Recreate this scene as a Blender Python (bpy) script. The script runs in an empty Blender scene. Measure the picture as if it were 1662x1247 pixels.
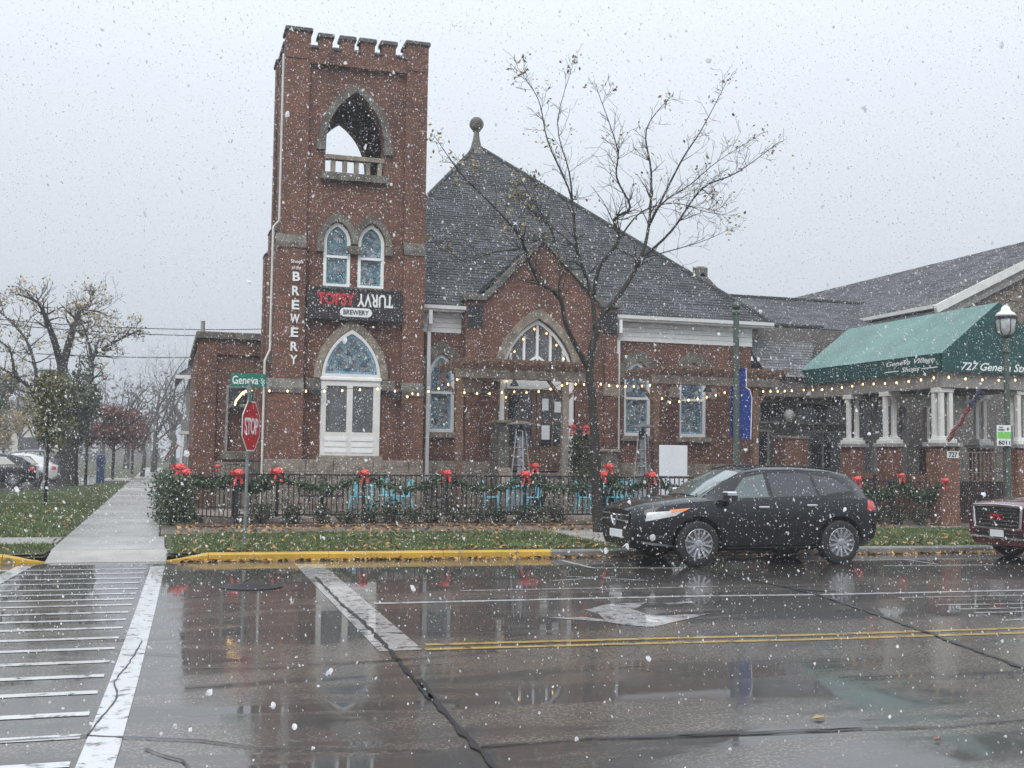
import bpy, bmesh, math, random
import numpy as np
from mathutils import Vector, Matrix
from mathutils.geometry import tessellate_polygon
rnd = random.Random(7)
S = bpy.context.scene
COL = S.collection
PI = math.pi

# ---------------------------------------------------------------- camera, sky, sun, exposure
FPX, CXP, CYP, EYE = 1830.0, 831.0, 623.5, 1.78
YAW, PITCH, ROLL = math.radians(17.1), math.atan(117 / 1830), 0.0133
_f0 = Vector((math.sin(YAW), math.cos(YAW), 0)); _r0 = Vector((math.cos(YAW), -math.sin(YAW), 0)); _z = Vector((0, 0, 1))
CF = _f0 * math.cos(PITCH) + _z * math.sin(PITCH); _u0 = _z * math.cos(PITCH) - _f0 * math.sin(PITCH)
CR = _r0 * math.cos(ROLL) + _u0 * math.sin(ROLL); CU = _u0 * math.cos(ROLL) - _r0 * math.sin(ROLL)
EYEP = Vector((0, 0, EYE))
cam = bpy.data.cameras.new('camera'); camo = bpy.data.objects.new('camera', cam); COL.objects.link(camo)
cam.sensor_width = 36.0; cam.lens = 36.0 * FPX / 1662.0; cam.clip_start = 0.05; cam.clip_end = 3000
camo.matrix_world = Matrix(((CR.x, CU.x, -CF.x, 0), (CR.y, CU.y, -CF.y, 0), (CR.z, CU.z, -CF.z, EYE), (0, 0, 0, 1)))
S.camera = camo

SUN_EL, SUN_AZ = math.radians(50), math.radians(-150)     # high, behind and left of the photographer, through thick cloud
wd = bpy.data.worlds.new('World'); S.world = wd; wd.use_nodes = True
nt = wd.node_tree; nt.nodes.clear()
_out = nt.nodes.new('ShaderNodeOutputWorld'); _bg = nt.nodes.new('ShaderNodeBackground')
_sky = nt.nodes.new('ShaderNodeTexSky'); _sky.sky_type = 'NISHITA'; _sky.sun_disc = False
_sky.sun_elevation = SUN_EL; _sky.sun_rotation = SUN_AZ; _sky.air_density = 2.0; _sky.dust_density = 6.0
_hs = nt.nodes.new('ShaderNodeHueSaturation'); _hs.inputs['Saturation'].default_value = 0.25
_tc = nt.nodes.new('ShaderNodeTexCoord'); _sx = nt.nodes.new('ShaderNodeSeparateXYZ')
_mr = nt.nodes.new('ShaderNodeMapRange'); _mr.inputs[1].default_value = 0.0; _mr.inputs[2].default_value = 1.0
_mr.inputs[3].default_value = 0.665; _mr.inputs[4].default_value = 1.95      # cloud deck brightens evenly towards the zenith
_cl = nt.nodes.new('ShaderNodeVectorMath'); _cl.operation = 'SCALE'; _cl.inputs[0].default_value = (6.3, 6.85, 7.55)
_nz = nt.nodes.new('ShaderNodeTexNoise'); _nz.inputs['Scale'].default_value = 1.6; _nz.inputs['Detail'].default_value = 4
_nm = nt.nodes.new('ShaderNodeMapRange'); _nm.inputs[3].default_value = 0.93; _nm.inputs[4].default_value = 1.07
_mm = nt.nodes.new('ShaderNodeMath'); _mm.operation = 'MULTIPLY'
_mx = nt.nodes.new('ShaderNodeMix'); _mx.data_type = 'RGBA'; _mx.inputs[0].default_value = 0.93
L = nt.links.new
L(_tc.outputs['Generated'], _sx.inputs[0]); L(_sx.outputs['Z'], _mr.inputs[0]); L(_tc.outputs['Generated'], _nz.inputs['Vector'])
L(_nz.outputs['Fac'], _nm.inputs[0]); L(_mr.outputs[0], _mm.inputs[0]); L(_nm.outputs[0], _mm.inputs[1]); L(_mm.outputs[0], _cl.inputs['Scale'])
L(_sky.outputs[0], _hs.inputs['Color']); L(_hs.outputs[0], _mx.inputs[6]); L(_cl.outputs[0], _mx.inputs[7])
L(_mx.outputs[2], _bg.inputs['Color']); _bg.inputs['Strength'].default_value = 0.1; L(_bg.outputs[0], _out.inputs['Surface'])

sl = bpy.data.lights.new('sun', 'SUN'); sl.energy = 1.4; sl.angle = math.radians(40); sl.color = (1.0, 0.97, 0.93)
so = bpy.data.objects.new('sun', sl); COL.objects.link(so)
_sd = Vector((math.cos(SUN_EL) * math.sin(SUN_AZ), math.cos(SUN_EL) * math.cos(SUN_AZ), math.sin(SUN_EL)))
so.rotation_euler = _sd.to_track_quat('Z', 'Y').to_euler()
S.view_settings.view_transform = 'Standard'; S.view_settings.look = 'None'; S.view_settings.exposure = 0.38; S.view_settings.gamma = 1.0
S.render.engine = 'CYCLES'
cy = S.cycles
cy.use_denoising = True; cy.max_bounces = 5; cy.diffuse_bounces = 2; cy.glossy_bounces = 3; cy.transmission_bounces = 4
cy.volume_bounces = 0; cy.transparent_max_bounces = 6; cy.caustics_reflective = False; cy.caustics_refractive = False
cy.sample_clamp_indirect = 4.0
try: cy.denoiser = 'OPENIMAGEDENOISE'
except Exception: pass

# ---------------------------------------------------------------- survey helpers (sight lines of the photograph met with real planes)
def ray(px, py): return CF + CR * ((px - CXP) / FPX) - CU * ((py - CYP) / FPX)
def G(px, py, h=0.0): d = ray(px, py); return EYEP + d * ((h - EYE) / d.z)
def W(px, py, Y): d = ray(px, py); return EYEP + d * (Y / d.y)
def WX(px, py, Y): return W(px, py, Y).x
def WZ(px, py, Y): return W(px, py, Y).z
def XP(px, py, X): d = ray(px, py); return EYEP + d * (X / d.x)

# ---------------------------------------------------------------- mesh collector
class MB:
    def __init__(s): s.v = []; s.f = []
    def add(s, vs, fs):
        b = len(s.v); s.v.extend([tuple(p) for p in vs]); s.f.extend([tuple(i + b for i in f) for f in fs]); return s
    def box(s, x0, x1, y0, y1, z0, z1):
        return s.add([(x0,y0,z0),(x1,y0,z0),(x1,y1,z0),(x0,y1,z0),(x0,y0,z1),(x1,y0,z1),(x1,y1,z1),(x0,y1,z1)],
                     [(3,2,1,0),(4,5,6,7),(0,1,5,4),(1,2,6,5),(2,3,7,6),(3,0,4,7)])
    def cbox(s, x0, x1, y0, y1, z0, z1, b=0.01):
        # box with chamfered vertical and top edges
        p = [(x0+b,y0),(x1-b,y0),(x1,y0+b),(x1,y1-b),(x1-b,y1),(x0+b,y1),(x0,y1-b),(x0,y0+b)]
        q = [(x0+2*b,y0+b),(x1-2*b,y0+b),(x1-b,y0+2*b),(x1-b,y1-2*b),(x1-2*b,y1-b),(x0+2*b,y1-b),(x0+b,y1-2*b),(x0+b,y0+2*b)]
        vs = [(a,c,z0) for a,c in p] + [(a,c,z1-b) for a,c in p] + [(a,c,z1) for a,c in q]
        fs = [tuple(range(7,-1,-1)), tuple(range(16,24))]
        for k in range(8):
            n = (k+1) % 8; fs += [(k,n,8+n,8+k), (8+k,8+n,16+n,16+k)]
        return s.add(vs, fs)
    def beam(s, a, b, w, h, up=(0,0,1)):
        a = Vector(a); b = Vector(b); d = (b-a).normalized(); up = Vector(up)
        if abs(d.dot(up)) > .99: up = Vector((0,1,0))
        r = d.cross(up).normalized(); u = r.cross(d)
        vs = [p + r*(sx*w/2) + u*(sz*h/2) for p in (a,b) for sx,sz in ((-1,-1),(1,-1),(1,1),(-1,1))]
        return s.add(vs, [(0,1,2,3),(7,6,5,4),(0,4,5,1),(1,5,6,2),(2,6,7,3),(3,7,4,0)])
    def tube(s, pts, rad, n=8, cap=True):
        pts = [Vector(p) for p in pts]
        if not isinstance(rad, (list, tuple)): rad = [rad]*len(pts)
        vs = []; ref = None
        for i, p in enumerate(pts):
            d = (pts[min(i+1,len(pts)-1)] - pts[max(i-1,0)])
            d = d.normalized() if d.length > 1e-9 else Vector((0,0,1))
            if ref is None: ref = Vector((1,0,0)) if abs(d.x) < .8 else Vector((0,1,0))
            u = (ref - d*ref.dot(d)).normalized(); w = d.cross(u); ref = u
            for k in range(n):
                a = 2*PI*k/n; vs.append(p + (u*math.cos(a) + w*math.sin(a))*rad[i])
        fs = []
        for i in range(len(pts)-1):
            for k in range(n):
                k2 = (k+1) % n; fs.append((i*n+k, i*n+k2, (i+1)*n+k2, (i+1)*n+k))
        if cap: fs += [tuple(range(n-1,-1,-1)), tuple((len(pts)-1)*n+k for k in range(n))]
        return s.add(vs, fs)
    def lathe(s, prof, c=(0,0,0), n=16):
        # prof: (r,z) list
        vs = []; fs = []
        for r, z in prof:
            for k in range(n):
                a = 2*PI*k/n; vs.append((c[0]+r*math.cos(a), c[1]+r*math.sin(a), c[2]+z))
        for i in range(len(prof)-1):
            for k in range(n):
                k2 = (k+1) % n; fs.append((i*n+k, i*n+k2, (i+1)*n+k2, (i+1)*n+k))
        fs += [tuple(range(n-1,-1,-1)), tuple((len(prof)-1)*n+k for k in range(n))]
        return s.add(vs, fs)
    def plate(s, outer, holes, y0, y1, axis='Y'):
        """polygon (a,z) with holes between planes y0 (seen side) and y1; axis X swaps a to run along Y"""
        loops = [outer] + list(holes)
        P3 = [[Vector((a, z, 0)) for a, z in lp] for lp in loops]
        tris = tessellate_polygon(P3)
        flat = [q for lp in loops for q in lp]; n = len(flat)
        def mk(a, z, y): return (a, y, z) if axis == 'Y' else (y, a, z)
        vs = [mk(a, z, y0) for a, z in flat] + [mk(a, z, y1) for a, z in flat]
        fs = [tuple(t) for t in tris] + [tuple(i+n for i in reversed(t)) for t in tris]
        o = 0
        for lp in loops:
            m = len(lp)
            for k in range(m):
                k2 = (k+1) % m; fs.append((o+k, o+k2, n+o+k2, n+o+k))
            o += m
        return s.add(vs, fs)
    def quad(s, a, b, c, d): return s.add([a,b,c,d], [(0,1,2,3)])
    def mesh(s, name, mat=None, smooth=False, recalc=True, sharp=None):
        me = bpy.data.meshes.new(name); me.from_pydata(s.v, [], s.f)
        if recalc and len(s.f) < 60000:
            bm = bmesh.new(); bm.from_mesh(me); bmesh.ops.recalc_face_normals(bm, faces=bm.faces); bm.to_mesh(me); bm.free()
        if smooth: me.polygons.foreach_set('use_smooth', [True]*len(me.polygons))
        if sharp: me.set_sharp_from_angle(angle=math.radians(sharp))
        if mat: me.materials.append(mat)
        me.update(); return me
    def build(s, name, mat, parent=None, local=False, **k): return link(name, s.mesh(name, mat, **k), parent, local)

def link(name, me, parent=None, local=False, loc=None, rz=None, M_=None):
    o = bpy.data.objects.new(name, me); COL.objects.link(o)
    if parent is not None: child(o, parent, local)
    if M_ is not None: o.matrix_basis = M_
    if loc is not None: o.location = loc
    if rz is not None: o.rotation_euler = (0, 0, rz)
    return o
def child(o, parent, local=False):
    o.parent = parent
    if not local and parent.type == 'EMPTY': o.matrix_parent_inverse = Matrix.Translation(-Vector(parent.location))
def thing(name, label, cat, loc=(0,0,0), group=None, rz=0):
    o = bpy.data.objects.new(name, None); COL.objects.link(o); o.location = loc; o.rotation_euler = (0,0,rz); o.empty_display_size = .2
    return tag(o, label, cat, group)
def tag(o, label, cat, group=None):
    o['label'] = label; o['category'] = cat
    if group: o['group'] = group
    return o
def struct(o): o['kind'] = 'structure'; return o
def stuff(o, label=None, cat=None):
    o['kind'] = 'stuff'
    if label: o['label'] = label; o['category'] = cat
    return o
def dup(root, loc, rz=0, label=None, group=None, scale=None):
    r = root.copy(); COL.objects.link(r); r.location = loc; r.rotation_euler = (0,0,rz)
    if scale: r.scale = (scale,)*3
    if label: r['label'] = label
    if group: r['group'] = group
    for ch in list(root.children):
        c = ch.copy(); COL.objects.link(c); c.parent = r
        for g in list(ch.children):
            d = g.copy(); COL.objects.link(d); d.parent = c
    return r

# ---------------------------------------------------------------- materials
def newmat(name):
    m = bpy.data.materials.new(name); m.use_nodes = True
    return m, m.node_tree, m.node_tree.nodes['Principled BSDF']
def N(t, typ, **kw):
    n = t.nodes.new(typ)
    for k, v in kw.items():
        if k.startswith('i_'): n.inputs[k[2:].replace('_', ' ')].default_value = v
        else: setattr(n, k, v)
    return n
def ramp(t, fac, stops):
    r = t.nodes.new('ShaderNodeValToRGB'); el = r.color_ramp.elements
    while len(el) < len(stops): el.new(0.5)
    for e, (p, c) in zip(el, stops): e.position = p; e.color = (c[0], c[1], c[2], 1)
    t.links.new(fac, r.inputs[0]); return r.outputs[0]
def mat(name, col, rough=.6, var=.15, scale=6., metal=0., bump=0., bscale=40., coat=0., spec=.5, obj=True, island=0., emit=None, stretch=None):
    m, t, b = newmat(name); L = t.links.new
    b.inputs['Roughness'].default_value = rough; b.inputs['Metallic'].default_value = metal
    b.inputs['Coat Weight'].default_value = coat; b.inputs['Coat Roughness'].default_value = .06; b.inputs['Specular IOR Level'].default_value = spec
    tc = N(t, 'ShaderNodeTexCoord'); vec = tc.outputs['Object']
    if stretch:
        mp = N(t, 'ShaderNodeMapping'); mp.inputs['Scale'].default_value = stretch; L(vec, mp.inputs[0]); vec = mp.outputs[0]
    nz = N(t, 'ShaderNodeTexNoise', i_Scale=scale, i_Detail=5.0); L(vec, nz.inputs['Vector'])
    c0 = [max(0, x*(1-var)) for x in col]; c1 = [min(1, x*(1+var)) for x in col]
    out = ramp(t, nz.outputs['Fac'], [(.3, c0), (.7, c1)])
    if island:
        g = N(t, 'ShaderNodeNewGeometry'); mr = N(t, 'ShaderNodeMapRange'); mr.inputs[3].default_value = 1-island; mr.inputs[4].default_value = 1+island
        L(g.outputs['Random Per Island'], mr.inputs[0])
        vm = N(t, 'ShaderNodeVectorMath', operation='SCALE'); L(out, vm.inputs[0]); L(mr.outputs[0], vm.inputs['Scale']); out = vm.outputs[0]
    L(out, b.inputs['Base Color'])
    if bump:
        n2 = N(t, 'ShaderNodeTexNoise', i_Scale=bscale, i_Detail=4.0); L(vec, n2.inputs['Vector'])
        bp = N(t, 'ShaderNodeBump', i_Strength=bump, i_Distance=.02); L(n2.outputs['Fac'], bp.inputs['Height']); L(bp.outputs[0], b.inputs['Normal'])
    if emit:
        b.inputs['Emission Color'].default_value = (*emit[0], 1); b.inputs['Emission Strength'].default_value = emit[1]
    return m
def brickmat(name, c1, c2, mort, bw=.215, rh=.0745):
    m, t, b = newmat(name); L = t.links.new
    tc = N(t, 'ShaderNodeTexCoord'); sp = N(t, 'ShaderNodeSeparateXYZ'); L(tc.outputs['Object'], sp.inputs[0])
    ad = N(t, 'ShaderNodeMath', operation='ADD'); L(sp.outputs[0], ad.inputs[0]); L(sp.outputs[1], ad.inputs[1])
    cb = N(t, 'ShaderNodeCombineXYZ'); L(ad.outputs[0], cb.inputs[0]); L(sp.outputs[2], cb.inputs[1])
    br = N(t, 'ShaderNodeTexBrick', i_Scale=1.0); br.inputs['Brick Width'].default_value = bw; br.inputs['Row Height'].default_value = rh
    br.inputs['Mortar Size'].default_value = .007; br.inputs['Mortar Smooth'].default_value = .2; br.inputs['Bias'].default_value = 0
    br.inputs['Color1'].default_value = (*c1, 1); br.inputs['Color2'].default_value = (*c2, 1); br.inputs['Mortar'].default_value = (*mort, 1)
    L(cb.outputs[0], br.inputs['Vector'])
    # weather: broad stains running down, and speckle
    mp = N(t, 'ShaderNodeMapping'); mp.inputs['Scale'].default_value = (1.2, 1.2, .35); L(tc.outputs['Object'], mp.inputs[0])
    nz = N(t, 'ShaderNodeTexNoise', i_Scale=1.1, i_Detail=6.0); L(mp.outputs[0], nz.inputs['Vector'])
    st = ramp(t, nz.outputs['Fac'], [(.28, (.50,.49,.49)), (.45, (.86,.85,.84)), (.6, (1,1,1)), (.75, (1.2,1.15,1.1))])
    n3 = N(t, 'ShaderNodeTexNoise', i_Scale=22.0, i_Detail=2.0); L(tc.outputs['Object'], n3.inputs['Vector'])
    s3 = ramp(t, n3.outputs['Fac'], [(.3, (.75,.75,.75)), (.7, (1.2,1.2,1.2))])
    m1 = N(t, 'ShaderNodeVectorMath', operation='MULTIPLY'); L(br.outputs['Color'], m1.inputs[0]); L(st, m1.inputs[1])
    m2 = N(t, 'ShaderNodeVectorMath', operation='MULTIPLY'); L(m1.outputs[0], m2.inputs[0]); L(s3, m2.inputs[1])
    L(m2.outputs[0], b.inputs['Base Color']); b.inputs['Roughness'].default_value = .8
    iv = N(t, 'ShaderNodeMath', operation='SUBTRACT'); iv.inputs[0].default_value = 1; L(br.outputs['Fac'], iv.inputs[1])
    bp = N(t, 'ShaderNodeBump', i_Strength=.6, i_Distance=.008); L(iv.outputs[0], bp.inputs['Height']); L(bp.outputs[0], b.inputs['Normal'])
    return m
M = {}
M['brick'] = brickmat('brick', (.215,.085,.051), (.118,.046,.030), (.13,.10,.08))
M['brick_porch'] = brickmat('porch_brick', (.22,.088,.052), (.15,.058,.036), (.16,.125,.10))
M['stone'] = mat('weathered_stone', (.132,.122,.104), .85, .45, 3.5, bump=.5, bscale=25, island=.12)
M['stone_tan'] = mat('tan_limestone', (.235,.20,.155), .85, .38, 4, bump=.4, bscale=30, island=.15)
M['stone_base'] = mat('base_stone', (.205,.172,.142), .85, .4, 5, bump=.5, bscale=25, island=.2)
M['coping'] = mat('dark_wet_coping', (.075,.075,.07), .6, .4, 8, bump=.3)
M['shingle'] = mat('slate_grey_shingle', (.044,.046,.051), .6, .45, .8, island=.5, bump=.3, bscale=80)
M['shingle_light'] = mat('grey_shingle', (.115,.115,.122), .65, .35, .8, island=.36, bump=.3, bscale=80)
M['shake'] = mat('brown_shake', (.17,.135,.105), .85, .3, 3.0, island=.35, bump=.4)
M['white'] = mat('white_paint', (.80,.80,.79), .5, .06, 4)
M['offwhite'] = mat('off_white_paint', (.68,.67,.64), .55, .1, 4)
M['greytrim'] = mat('grey_trim', (.27,.26,.25), .6, .15, 4)
M['cream'] = mat('cream_siding', (.55,.52,.47), .6, .1, 2)
M['glass'] = mat('dark_window_glass', (.03,.033,.038), .05, .3, 1.5, spec=.8)
M['glass_grey'] = mat('grey_window_screen', (.10,.105,.11), .25, .35, 3., spec=.5)
def stained(name, base, lead):
    m, t, b = newmat(name); L = t.links.new
    tc = N(t, 'ShaderNodeTexCoord')
    v1 = N(t, 'ShaderNodeTexVoronoi', i_Scale=9.0); L(tc.outputs['Object'], v1.inputs['Vector'])
    v2 = N(t, 'ShaderNodeTexVoronoi', i_Scale=9.0, feature='DISTANCE_TO_EDGE'); L(tc.outputs['Object'], v2.inputs['Vector'])
    sp = N(t, 'ShaderNodeSeparateColor'); L(v1.outputs['Color'], sp.inputs[0])
    c = ramp(t, sp.outputs[0], [(0, (.04,.06,.08)), (.3, base), (.5, (.20,.235,.26)), (.65, (.07,.20,.23)), (.8, (.32,.36,.40)), (1, (.16,.11,.11))])
    mk = ramp(t, v2.outputs['Distance'], [(.0, (0,0,0)), (.06, (1,1,1))])
    mx = N(t, 'ShaderNodeMix', data_type='RGBA'); L(mk, mx.inputs[0]); mx.inputs[6].default_value = (*lead, 1); L(c, mx.inputs[7])
    L(mx.outputs[2], b.inputs['Base Color']); b.inputs['Roughness'].default_value = .12
    n2 = N(t, 'ShaderNodeTexNoise', i_Scale=14.0); L(tc.outputs['Object'], n2.inputs['Vector'])
    bp = N(t, 'ShaderNodeBump', i_Strength=.35, i_Distance=.02); L(n2.outputs['Fac'], bp.inputs['Height']); L(bp.outputs[0], b.inputs['Normal'])
    return m
M['stained'] = stained('leaded_glass', (.12,.19,.25), (.012,.012,.014))
M['blueglass'] = mat('blue_border_glass', (.16,.30,.42), .15, .35, 9)
M['tealglass'] = mat('teal_border_glass', (.08,.24,.26), .15, .45, 9)
M['wood'] = mat('weathered_pergola_wood', (.15,.085,.055), .8, .3, 3, stretch=(3,3,.4), bump=.3, bscale=12)
M['woodgrey'] = mat('grey_weathered_wood', (.215,.18,.15), .85, .25, 3, bump=.3, bscale=12)
M['door'] = mat('brown_door_wood', (.15,.085,.055), .5, .25, 3, stretch=(4,4,.5))
M['iron'] = mat('black_iron', (.014,.014,.016), .45, .2, 5)
M['bronze'] = mat('dark_bronze', (.03,.028,.026), .5, .2, 5)
M['turq'] = mat('turquoise_metal', (.17,.52,.62), .4, .12, 5)
M['red'] = mat('red_ribbon', (.72,.07,.07), .45, .25, 9)
M['garland'] = mat('evergreen_garland', (.045,.075,.035), .7, .3, 3, island=.5)
M['shrub'] = mat('shrub_leaf', (.042,.048,.024), .6, .3, 3, island=.55)
M['ivy'] = mat('ivy_leaf', (.055,.08,.04), .55, .3, 2, island=.5)
M['concrete'] = mat('wet_concrete_slab', (.34,.325,.30), .45, .22, 1.3, bump=.25, bscale=60, island=.0)
M['paver'] = mat('patio_paver', (.235,.19,.165), .6, .25, 3, bump=.2, island=.15)
M['mulch'] = mat('mulch', (.075,.042,.03), .95, .4, 14, bump=1., bscale=30)
M['kerb'] = mat('grey_kerb', (.19,.185,.175), .5, .25, 3, bump=.3)
def worn(name, c1, c2, thr, scale=5., rough=.4):
    m, t, b = newmat(name); L = t.links.new; tc = N(t, 'ShaderNodeTexCoord')
    nz = N(t, 'ShaderNodeTexNoise', i_Scale=scale, i_Detail=9.0, i_Roughness=.72); L(tc.outputs['Object'], nz.inputs['Vector'])
    n2 = N(t, 'ShaderNodeTexNoise', i_Scale=1.3, i_Detail=4.0); L(tc.outputs['Object'], n2.inputs['Vector'])
    a = ramp(t, n2.outputs['Fac'], [(.3, [x*.72 for x in c1]), (.7, [min(1,x*1.12) for x in c1])])
    k = ramp(t, nz.outputs['Fac'], [(thr, (0,0,0)), (thr+.05, (1,1,1))])
    mx = N(t, 'ShaderNodeMix', data_type='RGBA'); L(k, mx.inputs[0]); L(a, mx.inputs[6]); mx.inputs[7].default_value = (*c2, 1)
    L(mx.outputs[2], b.inputs['Base Color']); b.inputs['Roughness'].default_value = rough
    bp = N(t, 'ShaderNodeBump', i_Strength=.3, i_Distance=.01); L(nz.outputs['Fac'], bp.inputs['Height']); L(bp.outputs[0], b.inputs['Normal']); return m
M['kerb_yellow'] = worn('yellow_kerb_paint', (.55,.34,.04), (.16,.15,.13), .60)
M['soil'] = mat('turf_soil', (.065,.068,.03), .95, .4, 3, bump=.8, bscale=20)
M['ground'] = mat('far_ground', (.12,.125,.10), .95, .3, .05)
M['grass'] = mat('grass_blade', (.098,.134,.042), .6, .42, .9, island=.45)
M['leaf_brown'] = mat('fallen_leaf', (.30,.165,.05), .6, .3, 3, island=.55)
M['leaf_yellow'] = mat('yellow_green_leaf', (.24,.19,.06), .6, .25, 2, island=.4)
M['leaf_olive'] = mat('olive_leaf', (.14,.135,.05), .6, .3, 1.5, island=.5)
M['leaf_green'] = mat('dull_green_leaf', (.085,.105,.055), .6, .3, 1.0, island=.5)
M['leaf_red'] = mat('dark_red_leaf', (.20,.085,.07), .6, .3, 1.0, island=.45)
M['leaf_gold'] = mat('gold_leaf', (.34,.25,.10), .6, .3, 1.0, island=.4)
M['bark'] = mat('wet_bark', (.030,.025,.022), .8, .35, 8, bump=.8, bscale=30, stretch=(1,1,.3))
M['bark_hazed'] = mat('hazed_bark', (.085,.077,.07), .85, .35, 6, bump=.6, bscale=25)  # far trees only: haze fade put into the paler bark colour
M['green_pole'] = mat('green_lamp_post_paint', (.07,.095,.08), .45, .15, 4)
M['galv'] = mat('galvanised_steel', (.23,.25,.25), .45, .2, 6, metal=.6)
M['signred'] = mat('stop_red', (.50,.012,.018), .4, .12, 3)
M['signgreen'] = mat('street_sign_green', (.008,.16,.11), .4, .12, 3)
M['signwhite'] = mat('reflective_white', (.80,.82,.82), .4, .05, 5)
M['signblack'] = mat('sign_board_charcoal', (.022,.017,.02), .5, .25, 4)
M['signletred'] = mat('sign_letter_red', (.50,.03,.035), .5, .35, 12)
M['blue'] = mat('blue_sign_face', (.008,.03,.20), .4, .15, 3)
M['lime'] = mat('lime_sign_patch', (.20,.60,.12), .5, .05, 3)
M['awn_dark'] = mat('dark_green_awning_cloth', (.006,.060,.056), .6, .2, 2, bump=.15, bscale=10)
M['awn_light'] = mat('pale_green_awning_cloth', (.12,.222,.203), .6, .2, 1.0, bump=.15, bscale=4)  # top slopes in a paler, greyer green than the face and valances
M['bulb'] = mat('warm_bulb', (1.,.75,.4), .4, .02, 3, emit=((1.0,.58,.20), 4.5))
M['bulb'].cycles.emission_sampling = 'NONE'
M['cable'] = mat('light_cable', (.10,.09,.08), .6, .2, 5)
M['chrome'] = mat('chrome', (.72,.73,.75), .12, .05, 3, metal=1.)
M['alloy'] = mat('alloy_wheel', (.46,.46,.48), .25, .06, 3, metal=.85)
M['tyre'] = mat('tyre_rubber', (.018,.018,.019), .7, .2, 10, bump=.3)
M['blackplastic'] = mat('black_plastic', (.018,.018,.02), .5, .2, 8)
M['paint_black'] = mat('black_car_paint', (.006,.0065,.008), .35, .12, 4, coat=.75, spec=.15)
M['paint_maroon'] = mat('maroon_car_paint', (.105,.012,.022), .28, .12, 4, coat=1.)
M['paint_white'] = mat('white_car_paint', (.70,.70,.71), .3, .05, 4, coat=1.)
M['paint_navy'] = mat('charcoal_car_paint', (.035,.038,.048), .3, .1, 4, coat=1.)
M['carglass'] = mat('tinted_car_glass', (.018,.019,.022), .04, .1, 3, coat=.5, spec=.8)
M['windscreen'] = mat('windscreen_glass', (.10,.14,.135), .05, .25, 2, coat=1., spec=1.)
M['frontglass'] = mat('greenish_door_glass', (.055,.08,.075), .05, .2, 2, coat=1., spec=.9)
M['lens'] = mat('clear_lens', (.55,.57,.58), .1, .25, 14, coat=1.)
M['amber'] = mat('amber_lens', (.75,.24,.06), .2, .1, 8, coat=1.)
M['taillens'] = mat('red_lens', (.60,.03,.03), .2, .1, 8, coat=1.)
M['steel'] = mat('stainless', (.55,.56,.57), .3, .08, 4, metal=.9)
M['heatglass'] = mat('heater_glass', (.22,.225,.23), .15, .2, 6)
M['tar'] = mat('crack_tar', (.012,.012,.013), .35, .3, 10)
M['bluebox'] = mat('blue_box_paint', (.03,.06,.16), .45, .2, 4)
M['roofcap'] = mat('dark_ridge_cap', (.035,.037,.042), .7, .2, 4)
M['plasticwhite'] = mat('white_board', (.74,.76,.80), .45, .04, 2)
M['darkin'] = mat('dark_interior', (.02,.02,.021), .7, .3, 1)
M['brownwall'] = mat('taupe_siding', (.12,.105,.095), .7, .2, 2)
M['flag_r'] = mat('flag_red', (.16,.02,.028), .7, .2, 6); M['flag_b'] = mat('flag_blue', (.02,.025,.08), .7, .2, 6)
M['housewall'] = mat('far_house_wall', (.20,.19,.18), .7, .2, 1)
def snowmat():
    m, t, b = newmat('snow_flake'); L = t.links.new
    b.inputs['Base Color'].default_value = (.97,.975,.985,1); b.inputs['Roughness'].default_value = .9
    tr = N(t, 'ShaderNodeBsdfTranslucent'); tr.inputs[0].default_value = (.97,.975,.985,1)
    mx = N(t, 'ShaderNodeMixShader'); mx.inputs[0].default_value = .5
    L(b.outputs[0], mx.inputs[1]); L(tr.outputs[0], mx.inputs[2]); L(mx.outputs[0], t.nodes['Material Output'].inputs['Surface'])
    return m
M['snow'] = snowmat()
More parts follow.
